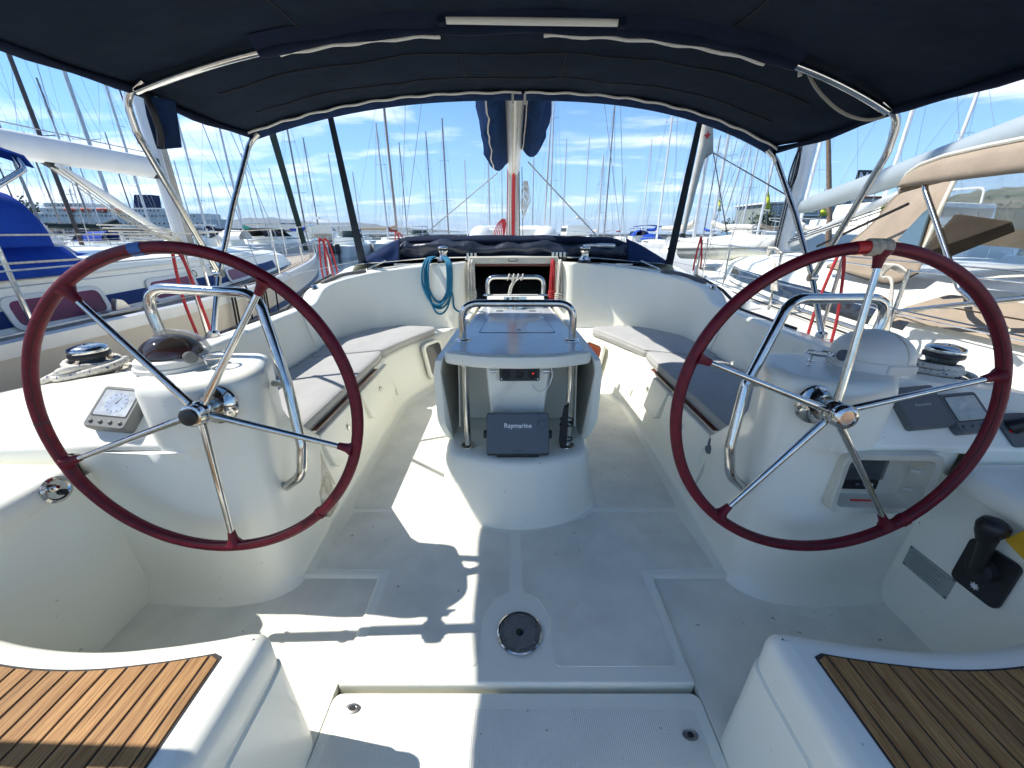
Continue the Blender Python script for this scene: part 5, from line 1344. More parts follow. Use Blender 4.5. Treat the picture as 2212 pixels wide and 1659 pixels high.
B().loft([[V((2 * CXL - q.x, q.y, q.z)) for q in rg_] for rg_ in rail], False).build('toe_rail', alu, ln, smooth=40)
B().loft(strip, False).build('hull_stripe', navy_hull, ln)
teak_deck = mat('grey_teak_deck', (0.42, 0.36, 0.29), 0.8, var=(5, 0.25), stretch=(12, 1, 4), wave=(5.5, 0.7, 0.004, 'X'))
B().loft(deck_, False).build('teak_deck', teak_deck, ln)
# separate caulk seams that can be told apart on the foredeck
for k in range(9):
    off = .12 + .062 * k
    pts = [V((lx(max(p.y - off, .01)), p.x, p.z + .009)) for p in RL if p.y - off > .05 and p.x > 4.5]
    if len(pts) > 2: B().tube(pts, .006, 4).build('deck_seam', caulk, ln)
# coachroof
CR = catmull([(-1.5, 1.18, .76, 1.12), (1.0, 1.20, .76, 1.13), (3.0, 1.20, .75, 1.135), (4.3, 1.12, .76, 1.13), (5.6, .90, .79, 1.10), (6.8, .55, .82, 1.01), (7.4, .25, .84, .90)], 5) if False else None
def interp(tab, y):
    for a, b in zip(tab, tab[1:]):
        if y <= b[0] or b is tab[-1]:
            t = (y - a[0]) / (b[0] - a[0]); return [a[i] + (b[i] - a[i]) * t for i in range(len(a))]
CT = [(-2.0, 1.16, .70, 1.12), (1.0, 1.20, .70, 1.13), (3.0, 1.20, .71, 1.135), (4.3, 1.12, .73, 1.125), (5.6, .92, .77, 1.09), (6.8, .58, .80, 1.0), (7.5, .22, .83, .86)]
def roof_ring(y, n=6):
    _, hw, z0, z1 = interp(CT, y)
    pts = [(lx(hw), y, z0), (lx(hw - .075), y, z1 - .06), (lx(hw * .55), y, z1 + .015), (lx(0), y, z1 + .035), (lx(hw * .55, -1), y, z1 + .015), (lx(hw - .075, -1), y, z1 - .06), (lx(hw, -1), y, z0)]
    return rpath(pts, [0, .07, .5, 1, .5, .07, 0], n)
B().loft([roof_ring(-2 + 9.5 * k / 40) for k in range(41)], False, True, True).build('coachroof', gel, ln, smooth=60)
def side_pt(y, h, d=0.0):
    _, hw, z0, z1 = interp(CT, y)
    f = h / max(.05, (z1 - .06 - z0))
    return V((lx(hw - .075 * f) + d, y, z0 + h))
B().loft([[side_pt(y, .035, .004), side_pt(y, .075, .006), side_pt(y, .135, .005)] for y in [1.2 + .2 * k for k in range(25)]], False).build('roof_stripe', blue_stripe, ln)
B().tube([side_pt(1.0 + .3 * k, .30, .006) for k in range(17)], .006, 5).build('roof_moulding', gel2, ln)
def side_window(ya, yb, h0, h1):
    yc, hw_ = (ya + yb) / 2, (yb - ya) / 2
    def fn(u, v, d): return side_pt(yc + u, (h0 + h1) / 2 + v, .006 + d)
    ou = rrect(2 * hw_, h1 - h0, .07, 5); inn = rrect(2 * hw_ - .07, h1 - h0 - .055, .05, 5)
    f = B().loft([[fn(u, v, 0) for u, v in ou], [fn(u, v, .010) for u, v in ou], [fn(u, v, .010) for u, v in inn], [fn(u, v, .003) for u, v in inn]], True).build('window_frame', alu, ln, smooth=30)
    B().loft([[fn(u, v, .004) for u, v in inn]] , True, True, False).build('pane', plum, f, smooth=0)
side_window(2.38, 3.02, .0, .215)
side_window(3.42, 4.02, .0, .20)
side_window(4.55, 5.10, .01, .18)
side_window(1.0, 1.7, .0, .215)
# mast, boom, vang
B().loft([oval((CXL, 5.4), .075, .105, 1.08), oval((CXL, 5.4), .075, .105, 15.0)], True, True, True).build('mast', alu, ln)
for z in (6.2, 10.5):
    B().tube([(CXL - .9, 5.3, z + .1), (CXL, 5.4, z), (CXL + .9, 5.3, z + .1)], .02, 6).build('spreader', alu, ln)
B().loft([[V((CXL + .085 * math.cos(2 * PI * k / 18), y, z + .115 * math.sin(2 * PI * k / 18))) for k in range(18)] for y, z in ((5.22, 2.02), (3.2, 2.0), (1.2, 1.98))], True, True, True).build('boom', white_paint, ln)
B().box((CXL, 5.27, 2.02), (.12, .12, .22)).build('gooseneck', rubber, ln, bevel=.01)
B().tube([(CXL, 5.22, 1.22), (CXL, 4.55, 1.66), (CXL, 4.12, 1.90)], [.035, .042, .042], 12).build('boom_vang', white_paint, ln)
B().box((CXL, 4.06, 1.93), (.07, .22, .07), Matrix.Rotation(-.5, 3, 'X')).build('vang_head', rubber, ln, bevel=.01)
for q in range(3):
    B().tube(catmull([(CXL + .05 * q, 4.1, 1.86), (CXL + .04 * q, 4.7, 1.42), (CXL + .02 * q, 5.25, 1.17)], 4), .006, 5).build('vang_rope', tan_rope, ln)
for q in range(6):
    B().tube(catmull([(CXL + .06 + .02 * q, 5.38 - .03 * q, 1.17), (CXL + .10 + .02 * q, 4.9, 1.20 + .03 * q), (CXL + .14, 4.45 - .05 * q, 1.22 + .03 * q)], 4), .008, 5).build('mast_rope', white_rope, ln)
wire((CXL, 5.2, 2.18), (CXL, 1.2, 2.16), .006, steel_dull, ln, 'outhaul')
wire((CXL + .02, 5.15, 2.25), (CXL + .05, 5.05, 3.2), .008, black_rope, ln, 'sheet')
for dx, dy, zt in ((1.28, -.15, 15), (1.22, .25, 6.2), (1.25, -.5, 6.2), (-1.28, 0, 15)):
    wire((CXL + dx, 5.4 + dy, .74), (CXL + (.05 if zt < 10 else 0), 5.4, zt), .005, steel_dull, ln, 'shroud')
B().tube([(CXL, 8.55, .95), (CXL, 7.7, 5.0), (CXL, 5.6, 15)], [.05, .075, .04], 10).build('furled_genoa', olive, ln)
# mast heel halyard bundle
for q in range(5):
    wire((CXL + .10 + .015 * q, 5.36, 1.15), (CXL + .09 + .012 * q, 5.38, 3.4), .007, white_rope if q % 2 else tan_rope, ln, 'halyard')
# sprayhood with vinyl window
def hoodL(y, hw, zt, zb=1.13, n=14): 
    return [V((CXL + hw * math.copysign(abs(math.cos(a)) ** .32, math.cos(a)), y, zb + (zt - zb) * max(0, math.sin(a)) ** .55)) for a in [PI * k / n for k in range(n + 1)]]
hd_rings = [hoodL(1.1, 1.06, 1.70), hoodL(1.8, 1.05, 1.72), hoodL(2.5, 1.04, 1.68), hoodL(2.93, 1.02, 1.60)]
B().loft(hd_rings, False).build('sprayhood_top', blue, ln, smooth=70)
w0, w1 = hoodL(2.93, 1.02, 1.60), hoodL(3.14, .98, 1.17)
B().loft([w0, [a.lerp(b, .16) for a, b in zip(w0, w1)]], False).build('sprayhood_binding', blue, ln)
B().loft([[a.lerp(b, .16) for a, b in zip(w0, w1)], [a.lerp(b, .86) for a, b in zip(w0, w1)]], False).build('sprayhood_window', glass, ln, smooth=70)
B().loft([[a.lerp(b, .86) for a, b in zip(w0, w1)], w1, [V((p.x, 3.22, 1.145)) for p in w1]], False).build('sprayhood_skirt', blue, ln)
skirt = [[V((lx(1.19 - .002 * k), 0.9 + .19 * k, 1.02)), V((lx(1.13), 0.9 + .19 * k, 1.11)), V((lx(1.04), 0.9 + .19 * k, 1.20))] for k in range(12)]
B().loft(skirt, False).build('side_skirt', blue, ln, solid=.006)
B().tube([V((lx(1.135), 1.0 + .18 * k, 1.115)) for k in range(12)], .008, 6).build('skirt_piping', white_rope, ln)
# blue bimini of that boat: just its forward corner reaches into view
bl_ = [[V((CXL + 1.30 * c_, y, 1.74 + .22 * (1 - abs(c_) ** 2.2) + dz)) for c_ in [-1 + .1 * k for k in range(21)]] for y, dz in ((.4, 0), (1.4, .03), (2.62, .02), (2.74, .0), (2.77, -.06))]
B().loft(bl_, False).build('bimini_canvas', blue, ln, solid=.012, smooth=60)
B().tube(rpath([(CXL + 1.27, 2.72, 1.74), (CXL + 1.34, 2.68, 1.66), (CXL + 1.40, 1.4, .9)], .08), .016, 10).build('bimini_leg', steel, ln)
# stanchions and lifelines
def railp(y, ins=.05):
    for a, b in zip(RL, RL[1:]):
        if a.x <= y <= b.x:
            t = (y - a.x) / (b.x - a.x); return V((lx(max(a.y + (b.y - a.y) * t - ins, .02)), y, a.z + (b.z - a.z) * t + .02))
ys = [1.55, 2.2, 3.6, 5.2, 6.6, 7.6]
for k, y in enumerate(ys):
    q = railp(y)
    B().tube([q, q + V((.0, 0, .58))], .0125, 8).build('stanchion', steel if k else steel_dull, ln)
for h in (.57, .30):
    for a, b in zip([0.2] + ys, ys):
        wire(railp(a) + V((0, 0, h)), railp(b) + V((0, 0, h)), .0055 if h > .5 else .0042, white_rope if h > .5 else steel_dull, ln, 'lifeline')
pu = [railp(7.6), railp(8.3, .02), V((CXL, 9.0, .88)), V((2 * CXL - railp(8.3, .02).x, 8.3, .88)), V((2 * CXL - railp(7.6).x, 7.6, .85))]
for h in (.58, .30):
    B().tube(catmull([p + V((0, 0, h)) for p in pu], 6), .0125, 8).build('pulpit_rail', steel, ln)
for p in pu[:4]:
    B().tube([p, p + V((0, 0, .58))], .0125, 8).build('pulpit_post', steel, ln)
# fittings: cleat, genoa car, black fender lines over the rail
for y in (2.95,):
    q = side_pt(y, 0, .14) + V((0, 0, .02))
    B().box(q + V((0, 0, .01)), (.07, .26, .03)).build('genoa_track', steel_dull, ln, bevel=.005)
    B().prism([(-.06, 0), (.07, 0), (.02, .07), (-.03, .085)], -.02, .02, lambda u, v, d: q + V((d, u, v + .02))).build('genoa_car', steel_dull, ln, bevel=.004)
for y, n_ in ((3.75, 2), (4.05, 1), (4.35, 3), (4.75, 1), (1.75, 1)):
    q = railp(y, -.02)
    for k in range(n_):
        B().tube(catmull([q + V((-.10, .04 * k + .02, .05)), q + V((-.03, .04 * k, .07)), q + V((.02, .04 * k, .03)), q + V((.01, .045 * k - .02, -.35)), q + V((.0, .05 * k - .03, -.75))], 4), .010, 6).build('fender_line', black_rope, ln)
tnf = lambda u, v, d: side_pt(4.32 + u, .20 + v, .012 + d)
text_part('lettering', 'SO', lambda u, v, d: tnf(u - .30, v - .02, d), .10, black_txt, ln)
text_part('lettering', 'OC', lambda u, v, d: tnf(u + .04, v - .015, d), .10, black_txt, ln)

# ================================================================ RIGHT NEIGHBOUR: white yacht with beige canvas
rn = thing('sailing_yacht', 'white yacht moored on the right with beige canopy and long dark windows', 'yacht', (4.4, 2, WZ), 'yachts moored alongside')
CXR = 4.40
RT = [(-5, 1.75, .46), (0, 1.93, .47), (2.5, 1.93, .48), (3.6, 1.82, .49), (4.96, 1.58, .52), (6.5, 1.22, .57), (8.0, .75, .63), (9.3, .25, .69), (9.8, .02, .71)]
def rx_(hw, s=-1): return CXR + s * hw
hull, rail, deck_ = [], [], []
yy = [-5 + 14.8 * k / 50 for k in range(51)]
for y in yy:
    _, hw, z = interp(RT, y)
    hull.append([V((rx_(hw * .85), y - (.2 if y > 8 else 0), WZ - .2)), V((rx_(hw * .97), y, z - .6)), V((rx_(hw), y, z - .1)), V((rx_(hw), y, z + .03)), V((rx_(hw - .04), y, z + .035)), V((rx_(hw - .05), y, z))])
    deck_.append([V((rx_(max(hw - .05, 0)), y, z)), V((CXR, y, z + .03)), V((rx_(max(hw - .05, 0), 1), y, z))])
B().loft(hull, False).build('hull', white_hull, rn, smooth=50)
B().loft([[V((2 * CXR - q.x, q.y, q.z)) for q in rg_] for rg_ in hull], False).build('hull_far_side', white_hull, rn, smooth=50)
B().loft(deck_, False).build('deck', nonskid, rn)
RC = [(-.5, 1.50, .50, .90), (2.4, 1.46, .50, .93), (3.4, 1.40, .51, .96), (4.6, 1.30, .53, .99), (6.0, 1.05, .56, .98), (7.2, .70, .60, .88), (8.0, .40, .64, .74)]
def roof_r(y):
    _, hw, z0, z1 = interp(RC, y)
    return rpath([(rx_(hw), y, z0), (rx_(hw - .09), y, z1 - .10), (rx_(hw - .30), y, z1), (CXR, y, z1 + .05), (rx_(hw - .30, 1), y, z1), (rx_(hw - .09, 1), y, z1 - .10), (rx_(hw, 1), y, z0)], [0, .08, .2, 1, .2, .08, 0], 6)
B().loft([roof_r(2.4 + 5.6 * k / 36) for k in range(37)], False, True, True).build('coachroof', gel, rn, smooth=60)
def rside(y, h, d=0.0):
    _, hw, z0, z1 = interp(RC, y)
    f = h / max(.05, z1 - .1 - z0)
    return V((rx_(hw - .09 * f) - d, y, z0 + h))
for ya, yb, h0, h1 in ((2.72, 3.05, .10, .20), (3.22, 6.4, .075, .235)):
    f = B().loft([[rside(y, h0 - .01 + .03 * (y - ya) / 4, .003), rside(y, h0 + .005, .008), rside(y, h1 - .005 * (y - ya), .008), rside(y, h1 + .008 - .005 * (y - ya), .003)] for y in [ya + (yb - ya) * k / 20 for k in range(21)]], False, False, False).build('window_band', smoke, rn, smooth=30)
B().loft([[rside(y, .012, .004), rside(y, .03, .006)] for y in [2.5 + .2 * k for k in range(20)]], False).build('roof_groove', plast, rn)
wire((CXR - 1.55, 2.4, .52), (CXR - 1.24, 6.4, .60), .010, steel_dull, rn, 'jib_track')
wire((CXR - 1.72, 2.2, .505), (CXR - 1.36, 6.0, .56), .009, black_rope, rn, 'deck_line')
text_part('lettering', 'JEAN', frame_fn(rside(2.92, .155, .006), (-.05, -1, 0), (0, 0, 1)), .075, black_txt, rn)
# cockpit coaming with beige pad, dark panel for the shaded cabin entrance
cp_ = [[V((rx_(1.62), y, .49)), V((rx_(1.52), y, .74)), V((rx_(1.40), y, .80)), V((rx_(1.18), y, .78)), V((rx_(1.12), y, .45))] for y in (-4, -1, 1.0, 2.2, 2.75)]
B().loft([rpath(q, [0, .06, .06, .05, 0], 5) for q in cp_], False).build('coaming', gel, rn, smooth=60)
B().loft([[V((2 * CXR - p.x, p.y, p.z)) for p in rpath(q, [0, .06, .06, .05, 0], 5)] for q in cp_], False).build('coaming', gel, rn, smooth=60)
pad = thing('coaming_pad', 'beige upholstered pad on the cockpit coaming of the right neighbour', 'cushion', (CXR - 1.45, 2.2, .8))
pd = [[V((rx_(1.585 - .0 * k), y, .715 + dz)), V((rx_(1.50), y, .835 + dz)), V((rx_(1.30), y, .90 + dz)), V((rx_(1.12), y, .86 + dz)), V((rx_(1.12), y, .78 + dz))] for k, (y, dz) in enumerate(((-.6, 0), (.4, 0), (1.6, 0), (2.5, 0), (2.78, -.01), (2.86, -.05)))]
B().loft([rpath(q, [0, .05, .06, .05, 0], 5) for q in pd], False, True, True).build('pad', beige, pad, smooth=60)
B().tube([V((rx_(1.505), y, .842)) for y in (-.5, .5, 1.6, 2.6)], .006, 5).build('seam', beige, pad)
B().box((CXR + .2, 2.38, .72), (1.0, .05, .5)).build('entrance_shade_panel', dark, rn)  # solid near-black panel, shade of the cabin opening put into its colour
B().box((CXR - .62, 2.36, .74), (.55, .06, .44)).build('entrance_bulkhead', beige_dk, rn, bevel=.02)
B().box((CXR + .05, 2.33, .66), (.06, .03, .46)).build('door_post', wood_red, rn)
# mast and boom
B().loft([oval((CXR, 6.6), .085, .115, 1.0), oval((CXR, 6.6), .085, .115, 16.0)], True, True, True).build('mast', alu, rn)
bmr = [(6.42, 1.66, .09), (6.2, 1.69, .115), (5.0, 1.90, .13), (3.9, 2.10, .14), (2.6, 2.32, .145), (1.0, 2.58, .14)]
B().loft([[V((CXR + r_ * .8 * math.cos(2 * PI * k / 20), y, z + r_ * math.sin(2 * PI * k / 20))) for k in range(20)] for y, z, r_ in bmr], True, True, True).build('sail_boom', mat('pale_blue_boom', (.36, .41, .43), .45, .1, var=(2, .08)), rn, smooth=70)
B().tube([(CXR, 6.45, 1.12), (CXR, 5.4, 1.52), (CXR, 4.8, 1.72)], [.04, .05, .045], 10).build('boom_vang', alu, rn)
for q in range(5):
    wire((CXR - .13 - .02 * q, 6.55, 1.0), (CXR - .12 - .012 * q, 6.56, 4.5), .008, black_rope if q % 2 else steel_dull, rn, 'halyard')
B().tube(catmull([(CXR - .2, 6.5, 2.45), (CXR - .25, 6.48, 2.3), (CXR - .27, 6.48, 2.05), (CXR - .22, 6.48, 1.93), (CXR - .17, 6.48, 2.05), (CXR - .16, 6.5, 2.3), (CXR - .2, 6.5, 2.45)], 4), .012, 7).build('black_coil', black_rope, rn)
for q in range(3):
    wire((CXR - .1 + .03 * q, 6.4, 1.15 + .04 * q), (CXR - .06 + .03 * q, 4.6, 1.62 + .05 * q), .007, black_rope, rn, 'vang_rope')
for dx, dy, zt in ((-1.30, -.1, 16), (-1.24, .35, 6.5), (-1.28, -.55, 6.5), (1.3, 0, 16)):
    wire((CXR + dx, 6.6 + dy, .60), (CXR, 6.6, zt), .0055, steel_dull, rn, 'shroud')
for z in (6.5, 11):
    B().tube([(CXR - 1.0, 6.5, z + .12), (CXR, 6.6, z), (CXR + 1.0, 6.5, z + .12)], .022, 6).build('spreader', alu, rn)

# beige sprayhood: a taut side panel with its dark window, the flap below it and the top stretched across to the far side
def pts_x(L_): return [P(u, v, x=x) for u, v, x in L_]
front = catmull(pts_x([(1806, 552, 3.22), (1887, 482, 3.28), (1937, 424, 3.33), (2008, 397, 3.34), (2069, 379, 3.30)]), 6)
rear = catmull(pts_x([(1997, 541, 3.13), (2022, 480, 3.17), (2041, 436, 3.20), (2069, 379, 3.30)]), 6)
low = [front[0].lerp(rear[0], k / 8) for k in range(9)]
sidep = B()
rows = []
for k in range(19):
    a = front[int(k / 18 * (len(front) - 1))]; b = rear[int(k / 18 * (len(rear) - 1))]
    rows.append([a.lerp(b, q / 8) + V((-.03 * math.sin(PI * q / 8) * (1 - k / 18) + .006 * mnoise.noise(V((q * .9, k * .5, 4))), 0, 0)) for q in range(9)])
sidep.loft(rows, False).build('sprayhood_side_panel', beige, rn, smooth=70, solid=.01)
wv = pts_x([(1936, 520, 3.10), (1993, 459, 3.145), (2011, 445, 3.155), (1981, 536, 3.09)])
B().loft([wv, [q + V((.02, 0, 0)) for q in wv]], True, True, True).build('sprayhood_side_window', glass_blue, rn, bevel=.004)
far_front = [V((2 * CXR - q.x, q.y, q.z)) for q in front]
def across(k0, k1):
    return [[a.lerp(b, t_ / 10) + V((0, 0, .10 * math.sin(PI * t_ / 10))) for a, b in zip(front[k0:k1], far_front[k0:k1])] for t_ in range(11)]
B().loft(across(17, len(front)), False).build('sprayhood_top', beige, rn, smooth=70)
B().loft(across(3, 18), False).build('sprayhood_front_window', glass, rn, smooth=70)
B().loft(across(0, 4), False).build('sprayhood_front_band', beige, rn, smooth=70)
B().tube([q + V((-.008, 0, 0)) for q in rear], .014, 8).build('sprayhood_rear_binding', cream_pl, rn)
B().tube([q + V((-.004, 0, .004)) for q in front], .008, 6).build('sprayhood_front_binding', beige, rn)
flp_t = catmull(pts_x([(1787, 573, 3.12), (1850, 545, 3.13), (1925, 535, 3.12), (1997, 541, 3.115)]), 5)
flp_b = catmull(pts_x([(1787, 577, 3.10), (1850, 596, 3.09), (1925, 614, 3.08), (1985, 590, 3.08)]), 5)
B().loft([[a.lerp(b, k / 5) + V((.010 * mnoise.noise(a * 7 + V((0, 0, k))), 0, 0)) for a, b in zip(flp_t, flp_b)] for k in range(6)], False).build('sprayhood_side_flap', beige, rn, smooth=70, solid=.008)
B().tube([q + V((-.006, 0, 0)) for q in flp_b], .006, 5).build('flap_cord', black_rope, rn)
wire(P(1765, 532, x=3.0), P(1962, 440, x=3.05), .012, black_rope, rn, 'hood_strap')
# beige bimini with deep valance
bR = [(-.2, 0.0), (1.2, .02), (2.6, .0), (2.85, -.012), (3.0, -.04), (3.08, -.085), (3.10, -.14)]
def bir(c_, y, dz): return V((CXR + 1.62 * c_ * (1 - .02 * max(0, y - 2.4)), y, 1.76 + .20 * (1 - abs(c_) ** 2.4) + dz))
B().loft([[bir(-1 + .1 * k, y, dz) for k in range(21)] for y, dz in bR], False).build('bimini_canvas', beige, rn, solid=.012, smooth=60)
vl = [bir(-1, y, dz) for y, dz in bR]
B().loft([[p + V((-.004, 0, .012)) for p in vl], [V((p.x - .03, p.y, p.z + (1.60 - p.z) * .3)) for p in vl], [V((p.x - .035, p.y, p.z + (1.60 - p.z) * .7)) for p in vl], [V((p.x - .03, p.y, 1.60)) for p in vl]], False).build('bimini_valance', beige, rn, solid=.012, smooth=60)
fvl = [bir(-1 + .1 * k, 3.10, -.14) for k in range(21)]
B().loft([[p for p in fvl], [p + V((0, .02, -.03)) for p in fvl], [p + V((0, .01, -.06)) for p in fvl]], False).build('bimini_front_valance', beige, rn, solid=.012)
B().tube([p + V((-.012, 0, .012)) for p in vl], .014, 8).build('valance_piping', cream_pl, rn)
B().tube(rpath([bir(-1, 2.98, -.05), bir(-1, 2.9, -.2) + V((-.01, 0, 0)), (rx_(1.66), 2.42, .98), (rx_(1.72), 2.05, .80)], .08), .016, 10).build('bimini_leg', steel, rn)
B().tube(rpath([(rx_(1.74), 2.72, .47), (rx_(1.72), 2.70, .78), (rx_(1.62), 1.6, 1.12), (rx_(1.6), .8, 1.45)], .08), .017, 10).build('gate_stay', steel, rn)
cq = [P(1992, 548, y=2.75), P(2040, 560, y=2.7), P(2195, 500, y=2.45), P(2188, 478, y=2.45), P(2070, 462, y=2.7)]
B().loft([cq, [p + V((.03, .05, .0)) for p in cq]], True, True, True).build('rolled_window', beige_dk, rn, bevel=.008)
# tender on the foredeck of the right neighbour
tr = thing('inflatable_dinghy', 'white inflatable tender on the foredeck of the yacht at right', 'dinghy', (4.2, 7.7, .8))
a_, b_ = V((3.62, 8.25, 1.0)), V((4.55, 6.95, 1.06))
ax2 = (b_ - a_).normalized(); sd = V((-ax2.y, ax2.x, 0))
for s in (-1, 1):
    pts = [a_ + sd * .30 * s - ax2 * .10, a_ + sd * .30 * s, a_.lerp(b_, .5) + sd * .33 * s, b_ + sd * .24 * s, b_ + ax2 * .30 + sd * .04 * s + V((0, 0, .06))]
    B().tube(pts, [.10, .19, .21, .20, .08], 16).build('tube', hypalon, tr, smooth=80)
    B().tube([p + V((0, 0, .0)) + sd * s * .205 for p in pts[1:4]], .018, 6).build('rub_strake', plast_lt, tr)
B().loft([[a_ + sd * k * .28 + V((0, 0, .14)) for k in (-1, 0, 1)], [a_.lerp(b_, .6) + sd * k * .26 + V((0, 0, .24 if k == 0 else .16)) for k in (-1, 0, 1)], [b_ + sd * k * .15 + ax2 * .2 + V((0, 0, .12)) for k in (-1, 0, 1)]], False).build('hull_bottom', hypalon, tr, solid=.02, smooth=60)
# stanchions and lifelines of the right neighbour
def rrl(y): 
    _, hw, z = interp(RT, y); return V((rx_(hw - .05), y, z))
ysr = [0.6, 2.55, 4.1, 5.7, 7.3, 8.6]
for k, y in enumerate(ysr):
    B().tube([rrl(y), rrl(y) + V((0, 0, .60))], .0125, 8).build('stanchion', steel, rn)
for h in (.59, .32):
    for a, b in zip(ysr, ysr[1:]):
        wire(rrl(a) + V((0, 0, h)), rrl(b) + V((0, 0, h)), .0045, steel, rn, 'lifeline')
hkr = thing('rope_hank', 'pale rope hitched on the lifeline of the right neighbour', 'rope', rrl(4.1) + V((0, 0, .5)))
q = rrl(4.1) + V((0, 0, .60))
for k in range(4):
    B().tube(catmull([q + V((0, .02 * k, 0)), q + V((-.03, .10 + .03 * k, .05)), q + V((-.02, .17, -.04)), q + V((-.02, .06, -.08)), q + V((-.03, -.02 - .03 * k, -.36))], 5), .010, 6).build('turn', white_rope, hkr)
hkr = thing('rope_hank', 'pale rope coil on the stanchion behind the right wheel', 'rope', rrl(2.55) + V((0, 0, .5)))
q = rrl(2.55) + V((0, 0, .58))
for k in range(4):
    B().tube(catmull([q + V((0, .02 * k, 0)), q + V((-.03, .08 + .03 * k, .04)), q + V((-.02, .15, -.04)), q + V((-.02, .06, -.08)), q + V((-.03, -.0 - .02 * k, -.45))], 5), .009, 6).build('turn', white_rope, hkr)
# ================================================================ THE HARBOUR BEYOND
def far(name, label, cat, u, Y, rot=0.0, group=None, x=None, z=WZ):
    px_ = P(u, 505, y=Y).x if x is None else x
    t = thing(name, label, cat, (px_, Y, z), group, rot)
    ORG[t.name] = V()
    return t
def far_hull(t, Lh, bw, fb, m_, sheer=.25):
    prof = [(-.5, .78), (-.35, .9), (-.1, 1.0), (.15, .94), (.32, .68), (.44, .33), (.5, .03)]
    rings = []
    for f, w_ in prof:
        y = f * Lh; h = fb + sheer * max(0, f) * 1.2
        rings.append([V((-bw / 2 * w_ * .8, y, -.2)), V((-bw / 2 * w_ * .97, y, h * .5)), V((-bw / 2 * w_, y + (.15 if f > .4 else 0), h)), V((0, y, h + .05)), V((bw / 2 * w_, y + (.15 if f > .4 else 0), h)), V((bw / 2 * w_ * .97, y, h * .5)), V((bw / 2 * w_ * .8, y, -.2))])
    return B().loft(rings, False, True, True).build('hull', m_, t, smooth=40)
def far_yacht(label, u, Y, rot, Lh, top, hullm=None, cover=None, mastm=None, genoa=None, hood=None, spread=2, boomdir=-1, extra=None, bimini=None, mastr=.11):
    t = far('sailing_yacht', label, 'yacht', u, Y, rot, 'yachts in the rows beyond')
    hullm = hullm or white_hull; mastm = mastm or alu
    fb = .95 * Lh / 11
    bw = Lh * .32
    far_hull(t, Lh, bw, fb, hullm)
    # stripe, coachroof with windows
    zr = fb + .38
    rings = [rpath([(-w_, y, fb), (-w_ * .9, y, h), (0, y, h + .06), (w_ * .9, y, h), (w_, y, fb)], .05, 2) for y, w_, h in ((-.12 * Lh, bw * .34, zr), (.1 * Lh, bw * .33, zr + .02), (.25 * Lh, bw * .22, zr - .1), (.32 * Lh, bw * .1, fb + .06))]
    B().loft(rings, False, True, True).build('coachroof', gel, t, smooth=40)
    for s in (-1, 1):
        B().box((s * bw * .325, .02 * Lh, fb + .22), (.02, Lh * .17, .12)).build('cabin_window', smoke, t)
    B().tube([(0, 0, zr - .05), (0, -.05, top)], [mastr, mastr * .8], 8).build('mast', mastm, t)
    for k in range(spread):
        z = zr + (top - zr) * (k + 1) / (spread + 1)
        B().tube([(-.85 + .2 * k, -.1, z + .05), (0, 0, z), (.85 - .2 * k, -.1, z + .05)], .022, 5).build('spreader', mastm, t)
    rw = .009 * max(1, Y / 30)
    for a, b in (((0, .48 * Lh, fb + .3), (0, 0, top - .2)), ((0, -.48 * Lh, fb + .1), (0, 0, top)), ((-bw * .46, -.1, fb + .05), (0, 0, top - .4)), ((bw * .46, -.1, fb + .05), (0, 0, top - .4)), ((-bw * .44, -.35, fb + .05), (0, 0, zr + (top - zr) * .45)), ((bw * .44, -.35, fb + .05), (0, 0, zr + (top - zr) * .45))):
        wire(a, b, rw, steel_dull, t, 'stay', 4)
    zb = zr + .85
    B().tube([(0, -.1, zb), (0, boomdir * .38 * Lh, zb + .12)], .06, 8).build('boom', mastm, t)
    if cover:
        n_ = 12
        B().tube([(0, -.05 + boomdir * .36 * Lh * k / n_, zb + .16 + .05 * mnoise.noise(V((k * .9, u * .1, 0))) + (.30 * (1 - k / 3) if k < 3 else 0)) for k in range(n_ + 1)], [.14 + .05 * (1 - k / n_) + .03 * mnoise.noise(V((k, u, 1))) for k in range(n_ + 1)], 8).build('sail_cover', cover, t, smooth=70)
    if genoa:
        B().tube([(0, .47 * Lh, fb + .5), (0, .33 * Lh, fb + (top - fb) * .35), (0, .05 * Lh, top - .8)], [.06, .10, .04], 8).build('furled_genoa', genoa, t)
    if hood:
        B().loft([[V((bw * .30 * math.cos(PI * k / 8), y, zr + h * math.sin(PI * k / 8))) for k in range(9)] for y, h in ((-.24 * Lh, .62), (-.16 * Lh, .60), (-.08 * Lh, .12))], False).build('sprayhood', hood, t, smooth=60)
    if bimini:
        B().loft([[V((bw * .40 * (-1 + k / 4), y, zr + 1.35 + .16 * (1 - (-1 + k / 4) ** 2))) for k in range(9)] for y in (-.46 * Lh, -.30 * Lh)], False).build('bimini', bimini, t, solid=.05)
        for sx in (-1, 1):
            for y in (-.45, -.31):
                B().tube([(sx * bw * .39, y * Lh, fb), (sx * bw * .39, y * Lh, zr + 1.36)], .02, 5).build('bimini_leg', steel, t)
    for h in (.6,):
        for s in (-1, 1):
            B().tube([(s * bw * .47, -.45 * Lh, fb + h), (s * bw * .49, -.1 * Lh, fb + h), (s * bw * .33, .32 * Lh, fb + h + .12), (s * .1, .5 * Lh, fb + h + .2)], .014, 4).build('lifeline', steel, t)
            for f, w_ in ((-.45, .40), (-.25, .46), (-.05, .485), (.15, .46), (.32, .33), (.44, .17)):
                B().tube([(s * bw * w_, f * Lh, fb), (s * bw * w_, f * Lh, fb + h + .05)], .014, 4).build('stanchion', steel, t)
    return t
